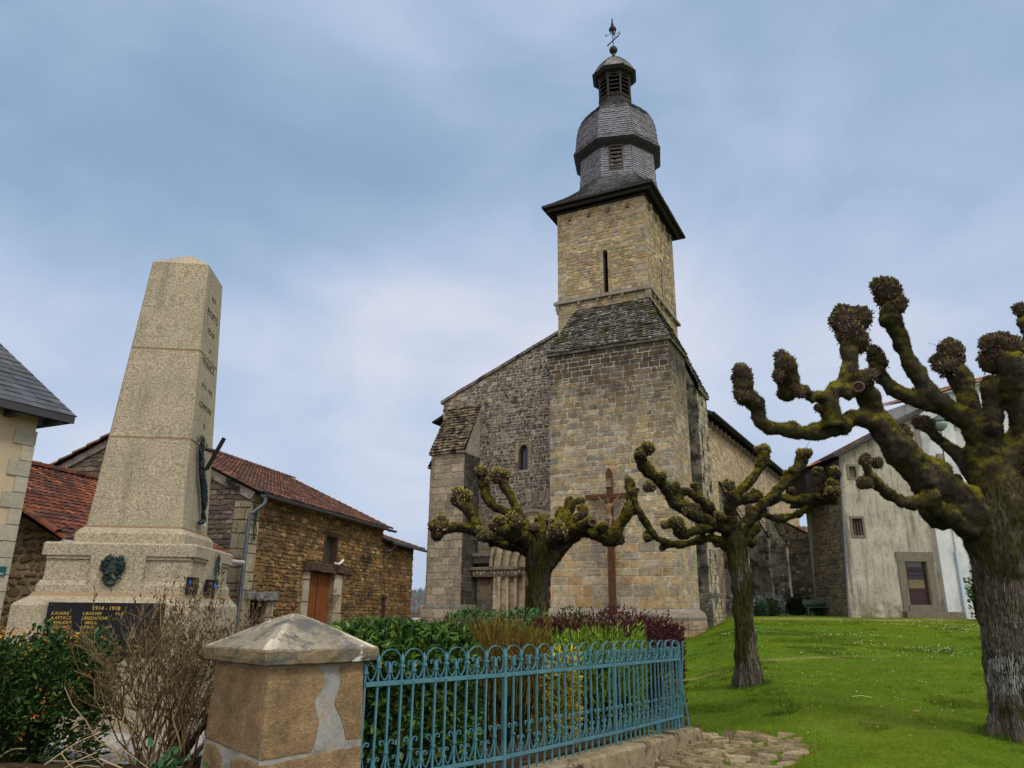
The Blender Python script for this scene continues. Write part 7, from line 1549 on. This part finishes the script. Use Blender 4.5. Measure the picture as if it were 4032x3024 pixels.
# ================================================================== buildings on the right
def annex():
    b = at(3343, 2423, 40.); zg = float(b[2]); t = thing('old_annex', 'weathered grey rendered house with barred brown door behind the pollarded lime', 'house', (float(b[0]), 40., zg)); rg = random.Random(61)
    L_ = lambda u, v, Y=40.: at(u, v, Y)-np.array([b[0], 40., zg])
    mr = mat('weathered_render', (.37, .34, .27), var=[(1.1, .75, 1.2), (14, .8, 1.15)], layers=[((.09, .082, .075), 1.3, .50, .66, 'noise', (1, 1, .09), .85), ((.11, .10, .09), 4.5, .48, .66, 'noise', (1, 1, .14), .6), ((.07, .065, .06), 7, .54, .66, 'noise', (1, 1, .6), .45), ((.30, .30, .29), .8, .56, .7), ((.15, .125, .07), 2.2, .40, .62, ('z', 1.1, .1))], bump=[(9, .4, .03), (40, .4, .01)], rough=.95, spec=.08)
    z1 = float(L_(3311, 1787)[2]); z2 = float(L_(3540, 1655)[2]); x2 = float(L_(3540, 1655)[0]); xe = float(L_(3734, 2428)[0]); xb = -.45
    hs = []
    for u0, u1, v0, v1 in ((3346, 3366, 1838, 1880), (3361, 3392, 2042, 2108), (3556, 3655, 2213, 2388)):
        p, q = L_(u0, v1), L_(u1, v0); hs.append((float(p[0]), float(q[0]), float(p[2]), float(q[2])))
    hs[2] = (float(L_(3585, 2386)[0]), float(L_(3672, 2386)[0]), .55, float(L_(3556, 2211)[2]))
    mb = MB(); f = Face((0, 0, 0), X, Z, -Y); bt = .52; out = [(0, -.3), (xe, -.3), (xe, z2+.4), (x2, z2), (bt, z1)]
    f.backing(mb, out, hs, (1, 1, 1))
    for h, d in zip(hs, (.35, .35, .22)): f.reveal(mb, h, d, (1, 1, 1))
    mb.build('rendered_wall', mr, t)
    # fresher strip of render by the corner
    mb = MB(); xs0 = float(L_(3690, 2400)[0]); f.backing(mb, [(hs[2][1]+.62, .25), (xe-.02, .25), (xe-.02, z2+.3), (hs[2][1]+.5, z2+.2)], (), (1, 1, 1), .012); mb.build('patched_render', mat('beige_render', (.47, .41, .285), var=[(1.4, .85, 1.1)], layers=[((.2, .18, .14), 1.6, .6, .75, ('z', 2, 0))], rough=.95, spec=.08), t)
    # stone side wall running back on the left, with its own wooden gable and little roof
    mb = MB(); dp = 4.2; s = Face((0, dp, 0), -Y, (bt/z1, 0, 1), (-1, 0, bt/z1)); zs = z1-.25
    s.backing(mb, rect(0, dp, -.3, zs), (), (.20, .17, .13)); s.stones(mb, rect(0, dp, -.2, zs), rg, (.12, .24), (.16, .5), .04, .03, .025, [(.15, .125, .095), (.11, .095, .078), (.19, .155, .11), (.13, .115, .10), (.085, .075, .065)], (), None, .05, chip=.2); mb.poly([(0, dp, -.3), (xe, dp, -.3), (xe, dp, z2), (0, dp, z1)], (.2, .17, .13))
    mb.build('stone_wall', M_rub, t)
    mb = MB()
    for i in range(7): z = .1; 
    mb.tube([(-.07, -.08, -.2), (bt-.07, -.08, z1-.15)], .06, 7); mb.build('downspout', M_zinc, t)
    TL = [(.10, .06, .05), (.08, .055, .05), (.12, .07, .055)]
    mb = MB(); sl = np.array([x2, 0, z2])-np.array([-.35, 0, z1-.15]); A = np.array([bt-.42, dp+.4, z1-.10]); B = np.array([bt-.42, -.4, z1-.10]); Cc = np.array([x2+1.2, -.4, z2+.62]); D = np.array([x2+1.2, dp+.4, z2+.62]); canal_tiles(mb, A, B, Cc, D, .35, .25, rg, TL); dn = np.array([.03, 0, -.07]); mb.poly([A+dn, B+dn, Cc+dn, D+dn], (.03, .022, .02)); mb.poly([B, Cc, Cc-Z*.2, B-Z*.2], (.05, .045, .045)); mb.build('roof', M_tile, t)
    mb = MB(); mb.tube([(bt-.45, -.45, z1-.2), (bt-.45, dp+.3, z1-.2)], .08, 8); mb.tube([B+np.array([0, -.05, -.15]), Cc+np.array([0, -.05, -.15])], .06, 6); mb.build('gutter', M_iron, t)
    # projecting timber closet under a small orange roof at the back of the side wall
    mb = MB(); y0, y1 = 1.6, 4.3; zt = float(at(3200, 1865, 42.)[2])-zg; zb_ = float(at(3200, 1965, 42.)[2])-zg
    mb.box(-.85, .4, y0, y1, zb_-.1, zt+.2); mb.box(-.9, .3, y0-.05, y1, zb_-.25, zb_-.105); cl = mb.build('timber_closet', mat('shaded_boarding', (.02, .016, .017), var=[(16, .6, 1.5, (1, 1, .1))], rough=.9), t)  # wood boarding made near-black, its shade painted into the colour
    mb = MB(); canal_tiles(mb, (-1.15, y1+.2, zt+.15), (-1.15, y0-.3, zt+.15), (.5, y0-.3, zt+.75), (.5, y1+.2, zt+.75), .35, .25, rg, [(.38, .15, .07), (.33, .12, .06)]); mb.poly([(-1.15, y1+.2, zt+.08), (-1.15, y0-.3, zt+.08), (.5, y0-.3, zt+.68), (.5, y1+.2, zt+.68)], (.08, .03, .02)); mb.build('closet_roof', M_tile, cl)
    # door and windows
    h = hs[2]; st = mat('door_surround', (.15, .13, .10), var=[(5, .75, 1.2), (40, .8, 1.2)], bump=[(20, .5, .02)], rough=.95, spec=.1)
    mb = MB(); mb.box(h[0]-.38, h[0]-.002, -.06, .1, .2, h[3]); mb.box(h[1]+.002, h[1]+.36, -.06, .1, .2, h[3]); mb.box(h[0]-.42, h[1]+.40, -.07, .1, h[3]+.003, h[3]+.5); mb.box(h[0]-.45, h[1]+1.3, -.5, .1, -.2, .22); mb.box(h[0]-.1, h[1]+.1, -.12, .2, .225, .54); mb.build('door_surround', st, t)
    md = mat('brown_door', (.032, .016, .016), var=[(6, .7, 1.3)], rough=.55)
    mb = MB(); a, b_ = h[0], h[1]; w_ = b_-a; mb.box(a+.02, a+.14, .12, .2, .55, h[3]); mb.box(b_-.14, b_-.02, .12, .2, .55, h[3]); mb.box(a+.142, b_-.142, .12, .2, .55, .68); mb.box(a+.142, b_-.142, .14, .19, .683, 1.25); mb.box(a+.142, b_-.142, .12, .2, 1.253, 1.38); mb.box(a+.142, b_-.142, .12, .2, h[3]-.38, h[3]-.28); mb.box(a+.142, b_-.142, .13, .19, 2.02, 2.08); d_ = mb.build('door', md, t)
    mb = MB(); mb.box(a+.12, b_-.12, .165, .175, 1.38, h[3]-.02); mb.build('door_pane', mat('dark_pane', (.02, .018, .025), rough=.15, spec=.5), d_)
    mb = MB(); mb.box(a+.15, b_-.15, .15, .16, 1.39, 1.85); mb.build('door_board', mat('pale_board', (.24, .19, .10), rough=.8), d_)
    mb = MB(); n = 7
    for i in range(n): u = a+.2+(w_-.4)*i/(n-1); mb.tube([(u, .10, 1.34), (u, .10, h[3]-.34)], .012, 5)
    for z in (1.9, h[3]-.55): mb.bar((a+.15, .095, z), (b_-.15, .095, z), .015, .035)
    for i in range(n-1): u = a+.2+(w_-.4)*(i+.5)/(n-1); mb.tube([(u+.05*math.cos(k*.63), .1, h[3]-.47+.05*math.sin(k*.63)) for k in range(11)], .007, 4)
    mb.build('door_grille', M_iron, d_)
    mb = MB(); mb.box(a+.05, a+.08, .06, .12, 1.45, 1.62); mb.build('door_handle', M_zinc, d_)
    for h in hs[:2]:
        mb = MB(); e = .12
        for x0, x1, z0, z1_ in ((h[0]-e, h[0], h[2]-e, h[3]+e), (h[1], h[1]+e, h[2]-e, h[3]+e), (h[0]+.002, h[1]-.002, h[3], h[3]+e), (h[0]+.002, h[1]-.002, h[2]-e, h[2])): mb.box(x0, x1, -.04, .1, z0, z1_)
        w = mb.build('window', st, t); mb = MB(); mb.box(h[0]-.01, h[1]+.01, .3, .33, h[2]-.01, h[3]+.01)
        for i in range(2): u = h[0]+(h[1]-h[0])*(i+1)/3; mb.box(u-.02, u+.02, .2, .3, h[2], h[3])
        mb.build('window_pane', mat('wooden_blind', (.10, .07, .06), rough=.7) if h is hs[1] else mat('pale_infill', (.3, .27, .21), rough=.9), w)
annex()
def white_house():
    WY = 39.75; b = at(3736, 2427, WY); zg = float(b[2]); t = thing('white_house', 'white limewashed house with orange tile eaves behind the big lime', 'house', (float(b[0]), WY, zg)); rg = random.Random(62)
    L_ = lambda u, v, Y=WY: at(u, v, Y)-np.array([b[0], WY, zg])
    x1 = 12.; za = float(L_(3690, 1555)[2]); zb = float(L_(3890, 1500)[2]); xa = float(L_(3690, 1555)[0]); xb = float(L_(3890, 1500)[0]); xl = float(L_(3650, 1714)[0]); s = (zb-za)/(xb-xa)
    mb = MB(); f = Face((0, 0, 0), X, Z, -Y); win = (1.9, 2.7, 8.6, 10.1)
    poly = [(0, -.3), (x1, -.3), (x1, za+s*(x1-xa)), (0, za-s*xa)]
    f.backing(mb, poly, [win], (1, 1, 1)); f.reveal(mb, win, .25, (1, 1, 1)); mb.poly([(0, 0, -.3), (0, 4, -.3), (0, 4, za), (0, 0, za-s*xa)]); mb.poly([(x1, 0, -.3), (x1, 8, -.3), (x1, 8, za), (x1, 0, za)])
    mb.build('wall', mat('limewash', (.52, .53, .53), var=[(1.2, .85, 1.1), (9, .85, 1.1)], layers=[((.36, .38, .40), 1.1, .47, .62, 'noise', (1, 1, .6), .8), ((.26, .25, .24), 6, .60, .72, 'noise', (1, 1, 1), .7), ((.36, .31, .23), 3, .45, .6, ('z', .7, .0))], bump=[(12, .3, .02)], rough=.95, spec=.08), t)
    mb = MB(); mb.box(win[0], win[1], .2, .22, win[2], win[3]); w = mb.build('window', mat('grey_shutters', (.42, .42, .40), rough=.7), t); mb = MB(); mb.box(win[0]-.15, win[1]+.15, -.08, .1, win[2]-.12, win[2]-.003); mb.build('sill', M_zinc, w)
    mb = MB(); z0_ = za-s*xa; A = np.array([-.15, -.45, z0_+.02]); B = np.array([x1, -.45, z0_+s*x1+.02]); up = np.array([0, 4.5, .75])
    canal_tiles(mb, A, B, B+up, A+up, .4, .3, rg, [(.30, .14, .09), (.25, .12, .08), (.33, .17, .11)]); mb.poly([A-Z*.08, B-Z*.08, B+up-Z*.08, A+up-Z*.08], (.3, .25, .2)); mb.build('roof', M_tile, t)
    mb = MB(); p0, p1 = L_(3758, 2168), L_(3803, 2430); xp = float(p1[0])*.5+float(p0[0])*.5
    mb.tube([(float(p1[0]), -.08, 0), (float(p1[0]), -.08, float(p0[2]))], .085, 8); mb.build('plastic_pipe', mat('pale_blue_pipe', (.40, .48, .58), rough=.4), t)
    mb = MB(); mb.tube([(float(p1[0]), -.05, float(p0[2])), (float(p1[0])-.05, -.05, 7.5), (float(p1[0])-.7, -.05, 8.4)], .02, 5); q = L_(3700, 1802); mb.box(q[0]-.17, q[0]+.17, -.14, -.003, q[2]-.2, q[2]+.2); mb.build('meter_box', mat('grey_box', (.20, .16, .17), rough=.6), t)
white_house()
def lamp():
    p = at(3700, 1668, 38.9); q = at(3697, 1722, 38.9); t = thing('wall_lamp', 'grey globe street lamp on a bracket beside the mossy branches', 'street lamp', (float(p[0]), 38.9, float(p[2])))
    mg = mat('lamp_grey', (.07, .085, .085), rough=.5); mb = MB(); z0 = float(q[2]-p[2]); mb.tube([(0, 0, -.35), (-.02, 0, z0), (-.02, .1, z0-1.4), (-.02, .55, z0-1.5)], .035, 6); mb.build('bracket', mg, t)
    mb = MB(); mb.lathe([(.02, .62), (.05, .5), (.1, .42), (.28, .32), (.42, .15), (.44, .1), (.38, .08)], 14); mb.lathe([(.05, -.42), (.2, -.36), (.22, -.3)], 12); mb.build('hood', mg, t, True)
    mb = MB(); mb.lathe([(.2, -.32), (.34, -.2), (.40, -.02), (.37, .1)], 14); mb.build('globe', mat('lamp_glass', (.20, .26, .25), rough=.15, spec=.5), t, True)
    mb = MB(); mb.box(-.09, .09, -.09, .09, -.25, .05); mb.build('lamp_core', M_dark, t)
lamp()
def outbuilding():
    b = at(3195, 2425, 62.); t = thing('far_outbuilding', 'low dark house with faded pink tile roof in the gap beside the church', 'house', (float(b[0]), 62., float(b[2]))); rg = random.Random(71)
    mb = MB(); mb.box(-2.2, 4, 0, 5, -.5, 4.6, (.10, .08, .065)); mb.build('wall', M_rub, t); mb = MB(); canal_tiles(mb, (-2.8, -.4, 4.6), (4.4, -.4, 4.6), (4.4, 3.2, 7.4), (-2.8, 3.2, 7.4), .5, .4, rg, [(.20, .12, .11), (.17, .10, .09)]); mb.poly([(-2.8, -.4, 4.5), (4.4, -.4, 4.5), (4.4, 3.2, 7.3), (-2.8, 3.2, 7.3)], (.05, .03, .03)); mb.build('roof', M_tile, t)
    mb = MB(); mb.tube([(.1, -.1, 0), (.1, -.1, 4.5)], .06, 6); mb.build('downspout', mat('pale_spout', (.35, .34, .36), rough=.5), t)
outbuilding()
def foot_plants():
    for i, (u, v, Y, s, nm, lb, pal, L, Wd, lf) in enumerate(((3035, 2412, 43., 1.05, 'lavender', 'grey leaved lavender bush at the dark church wall', [(.14, .17, .17), (.10, .13, .12), (.18, .19, .22)], .16, .035, False), (2990, 2425, 41., .62, 'shrub', 'dark green shrub at the foot of the church buttress', [(.02, .06, .03), (.03, .09, .04)], .11, .06, True), (3222, 2415, 43., .62, 'shrub', 'round green plant by the stone side wall of the annex', [(.03, .09, .045), (.045, .12, .06)], .12, .07, True), (3140, 2412, 45., 1.0, 'shrub', 'blackish overgrown bush in the dark corner of the chapel', [(.008, .014, .008), (.012, .02, .01)], .2, .07, True), (3862, 2405, 36.6, .9, 'climber', 'green climber against the white house beside the big trunk', [(.03, .09, .02), (.05, .12, .03)], .14, .08, True))):
        p = at(u, v, Y); g = float(ground_z(p[0], p[1])); wispy(nm, lb, (p[0], p[1], 0), s*(.75 if nm != 'climber' else .4), s*.6, g, s*(1.2 if nm != 'climber' else 2.6), 420, L, Wd, pal, 30+i, .6, .6, .8, .7, 8, (.05, .04, .03), M_soft, True, None, lf)
    p = at(3225, 2400, 42.6); t = thing('garden_bench', 'pale green garden bench half hidden by a plant near the annex', 'bench', (float(p[0]), 42.6, float(ground_z(p[0], 42.6)))); m = mat('green_paint', (.05, .085, .065), rough=.6)
    mb = MB(); mb.box(-.8, .8, -.2, .2, .44, .48); mb.build('seat', m, t)
    for s in (-.65, .65): mb = MB(); mb.box(s-.03, s+.03, -.18, .18, 0, .437); mb.build('leg', m, t)
    mb = MB(); mb.box(-.8, .8, .2, .23, .60, .85); mb.box(-.7, -.64, .2, .24, .4, .597); mb.box(.64, .7, .2, .24, .4, .597); mb.build('backrest', m, t)
foot_plants()
# ================================================================== the gap between barn and church
def car(name, label, loc, rz, col):
    t = thing(name, label, 'car', loc, rz); m = mat('car_paint_'+name, col, rough=.25, spec=.5)
    mb = MB(); w = .84
    side = [(-2.0, .32), (-2.05, .62), (-1.95, .85), (-1.15, .95), (-.55, 1.38), (.95, 1.42), (1.75, 1.0), (2.0, .92), (2.05, .5), (1.95, .30)]
    ins = [0, 0, 0, .0, .16, .16, .03, 0, 0, 0]
    mb.rings([[(x, -w+i, z) for (x, z), i in zip(side, ins)], [(x, w-i, z) for (x, z), i in zip(side, ins)]]); mb.build('body', m, t)
    gl = mat('car_glass_'+name, (.015, .018, .022), rough=.08, spec=.6)
    for s_ in (-1, 1):
        for x0, x1, xa, xb in ((-.95, .1, -.45, .1), (.18, 1.3, .18, .88)): g = MB(); g.poly([(x0, s_*(w-.025), .97), (x1, s_*(w-.025), .97), (xb, s_*(w-.125), 1.33), (xa, s_*(w-.125), 1.34)]); g.build('window', gl, t)
    g = MB(); g.poly([(-1.13, -.68, .99), (-1.13, .68, .99), (-.62, .58, 1.35), (-.62, -.58, 1.35)]); g.build('windscreen', gl, t)
    for x in (-1.28, 1.3):
        for s_ in (-1, 1):
            wh = MB(); wh.tube([(x, s_*(w-.16), .3), (x, s_*(w+.01), .3)], .3, 16); wo = wh.build('wheel', mat('tyre_'+name, (.015, .015, .015), rough=.8), t); ri = MB(); ri.tube([(x, s_*(w+.008), .3), (x, s_*(w+.02), .3)], .19, 12); ri.build('rim', M_zinc, wo)
    for s_ in (-1, 1): hl = MB(); hl.box(-2.06, -1.99, s_*.6-.16, s_*.6+.16, .66, .8); hl.build('headlight', mat('lamp_lens_'+name, (.6, .6, .6), rough=.1), t)
_c = at(1640, 2432, 47.); _zc = float(ground_z(_c[0], 47.))
car('white_car', 'white car parked in the gap between the barn and the church', (float(_c[0])+.3, 48.2, float(_c[2])-1.42), R(20), (.62, .63, .65))
car('orange_car', 'orange car parked in front of the white car beyond the hedge', (float(_c[0])+1.15, 45.6, float(at(1655, 2440, 45.6)[2])-1.40), R(75), (.65, .17, .03))
def far_fence():
    a = at(1585, 2428, 55.); zt = float(at(1610, 2407, 55.)[2]); zb = float(at(1610, 2432, 55.)[2])-.35; t = thing('far_railing', 'thin black iron railing in front of the distant wood', 'railing', (float(a[0]), 55., zb)); h = zt-zb
    for z in (.12, h-.12): mb = MB(); mb.bar((0, 0, z), (2.6, 0, z), .03, .04); mb.build('rail', M_iron, t)
    first = None
    for i in range(17):
        if first is None: mb = MB(); mb.tube([(0, 0, 0), (0, 0, h)], .014, 5); first = mb.build('bar', M_iron, t); o = first
        else: o = first.copy(); C.objects.link(o); o.parent = t
        o.location = (.08+i*.152, 0, 0)
    p = at(1667, 2402, 54.8); t2 = thing('stone_post', 'rounded pale stone post at the end of the thin railing', 'post', (float(p[0]), 54.8, zb)); mb = MB(); mb.lathe([(.22, 0), (.22, h+.1), (.26, h+.12), (.24, h+.3), (.12, h+.42), (.02, h+.45)], 10); mb.build('shaft', mat('post_stone', (.35, .31, .25), var=[(8, .7, 1.2)], rough=.95), t2)
far_fence()
# ================================================================== grass and the small things in it
def grass():
    r = np.random.default_rng(99); n = 430000
    y = 8.0*np.exp(r.uniform(0, math.log(40./8.0), n)); ang = r.uniform(-.02, .86, n); x = y*ang+r.normal(0, .1, n)
    xc = 2.55+.26*(np.clip(y, 8, 60)-10); ok = (x > xc-.55-1.4*sst(y, 12.5, 15)+.5*(fnoise(x, y, 1.5, 8)-.5)) & (path_in(x, y) < .45+.3*(r.random(n)-.5)*1.0) & (y < 38.7)
    # the odd tuft in the cobbles and along the kerb
    k = 9000; yy = r.uniform(6.6, 12., k); xx = np.interp(yy, [q[1] for q in KERB], [q[0] for q in KERB])+.25+np.abs(r.normal(0, .7, k)); tu = fnoise(xx, yy, 2.3, 21) > .60; xx, yy = xx[tu], yy[tu]
    x = np.concatenate([x[ok], xx]); y = np.concatenate([y[ok], yy]); m = len(x); st = straw(x, y); dry = np.concatenate([np.zeros(ok.sum()), np.ones(len(xx))])
    z = ground_z(x, y)-.02; pt = path_in(x, y); z = z-.06*pt*dry
    tall = .75+.9*(fnoise(x, y, .8, 14) > .66)*(.5+.7*fnoise(x, y, 3, 15))+.25*fnoise(x, y, .45, 31); near_edge = np.exp(-np.abs(pt-.3)/.25)*(pt > .02)
    L = r.uniform(.6, 1.5, m)*.040*tall*(1+.012*y)*(1-.5*st)*(1-.15*dry); Wd = r.uniform(.7, 1.3, m)*.0065*np.clip(y/9., 1, 3.2)
    D = r.normal(0, .42, (m, 3)); D[:, 2] = 1; S = r.normal(0, 1, (m, 3)); S[:, 2] *= .1
    n1 = fnoise(x, y, .42, 1); n2 = fnoise(x*.5, y, 1.4, 2); g = np.stack([.062+.115*n1+.035*n2, .140+.10*n2, .004+.006*n1], 1)*r.uniform(.5, 1.5, (m, 1))*(.66+.58*fnoise(x, y, 1.1, 61))[:, None]*np.stack([.8+.55*fnoise(x, y, .33, 71), .86+.2*fnoise(x, y, .5, 72), .9+0*x], 1)
    dk = ((fnoise(x, y, .8, 14) > .66)*.45)[:, None]; g = g*(1-dk)+np.array([.022, .085, .010])*dk
    dd = np.clip(dry*1.0+near_edge*.7+.55*(fnoise(x, y, .9, 40) > .68)*(y < 13), 0, 1)[:, None]*r.uniform(.35, 1, (m, 1)); g = g*(1-dd)+np.array([.30, .22, .085])*dd; s_ = st[:, None]*r.uniform(.4, 1, (m, 1)); g = g*(1-s_)+np.array([.30, .26, .085])*s_
    V, K = blade_arrays(np.stack([x, y, z], 1), D, S, L, Wd, g); o = np_mesh('grass', V, 3, K, mat('grass_blade', attr=True, rough=.75, spec=.15, trans=.2)); tag(o, 'short mown grass covering the green', 'grass', None, 'stuff')
    # rank tufts round the trunks and here and there
    tf = []
    for bx, by, rr, k, h in ((4.62, 15.2, .34, 900, .09), (6.62, 10.2, .52, 1800, .10), (4.1, 12.1, .28, 700, .06), (5.6, 18.5, .7, 900, .07), (8.6, 22., .9, 900, .08), (3.3, 13.2, .3, 300, .05), (9.5, 27, 1.2, 900, .09)):
        a = r.uniform(0, 6.28, k); q = rr*np.abs(r.normal(1., .16, k)) if rr in (.34, .52) else rr*np.sqrt(r.random(k)); px_ = bx+q*np.cos(a); py_ = by+q*np.sin(a)*(1 if rr in (.34, .52) else .55); zz = ground_z(px_, py_)-.02; Dd = r.normal(0, .35, (k, 3)); Dd[:, 2] = 1; Sx = r.normal(0, 1, (k, 3))
        tf.append(blade_arrays(np.stack([px_, py_, zz], 1), Dd, Sx, r.uniform(.5, 1.4, k)*h, r.uniform(.7, 1.3, k)*.008*max(1, by/11), palette(k, [(.035, .10, .010), (.05, .13, .012), (.08, .15, .016), (.10, .13, .03)], .6, 1.3, r)))
    tu_ = np_mesh('grass_tufts', np.concatenate([q[0] for q in tf]), 3, np.concatenate([q[1] for q in tf]), o.data.materials[0]); tag(tu_, 'longer darker grass tufts around the trunks and on the lawn', 'grass', None, 'stuff')
    # daisies and a few dandelions
    n = 5200; y = 10*np.exp(r.uniform(0, math.log(3.6), n)); x = y*r.uniform(.2, .85, n); d = fnoise(x*.7, y, .5, 50); ok = (x > 2.9+.26*(y-10)) & (r.random(n) < np.clip((d-.48)*5, .015, 1)*np.clip((y-11)/8, .05, 1)) & (path_in(x, y) < .05); x, y = x[ok], y[ok]; n = len(x); z = ground_z(x, y)+.05+.0012*y
    a = np.linspace(0, 2*np.pi, 6)[:-1]; R_ = r.uniform(.006, .010, n)*np.clip(y/15, .9, 1.7); V = np.stack([np.stack([x+R_*np.cos(q), y+R_*.7*np.sin(q), z+R_*.55*np.sin(q)], 1) for q in a], 1); K = np.where((r.random(n) < .12)[:, None]*(y < 20)[:, None], np.array([[.7, .5, .02]]), np.array([[.55, .55, .46]])); o = np_mesh('daisies', V, 5, K, mat('petals', attr=True, rough=.8, spec=.1)); tag(o, 'tiny white daisies scattered over the lawn', 'flowers', None, 'stuff')
    # a dead leaf and a straw on the lawn
    p = atz(3612, 2828, .16); t = thing('dead_leaf', 'curled brown leaf lying on the lawn', 'leaf', (float(p[0]), float(p[1]), float(ground_z(p[0], p[1]))+.05)); mb = MB(); mb.add([(-.055, 0, 0), (-.02, -.03, .02), (.03, -.025, .015), (.06, .0, .03), (.025, .03, .035), (-.025, .03, .03), (0, 0, .01)], [(0, 1, 6), (1, 2, 6), (2, 3, 6), (3, 4, 6), (4, 5, 6), (5, 0, 6)]); mb.build('blade', mat('dead_leaf', (.30, .16, .06), rough=.8), t)
    p = atz(3395, 2772, .2); z = float(ground_z(p[0], p[1]))+.06; t = thing('straw', 'pale straw stalk lying on the lawn', 'straw', (float(p[0]), float(p[1]), z)); mb = MB(); mb.tube([(-.13, .05, 0), (0, 0, .02), (.14, -.06, .0)], .006, 5); mb.build('stalk', mat('straw_stalk', (.5, .40, .16), rough=.8), t)
grass()
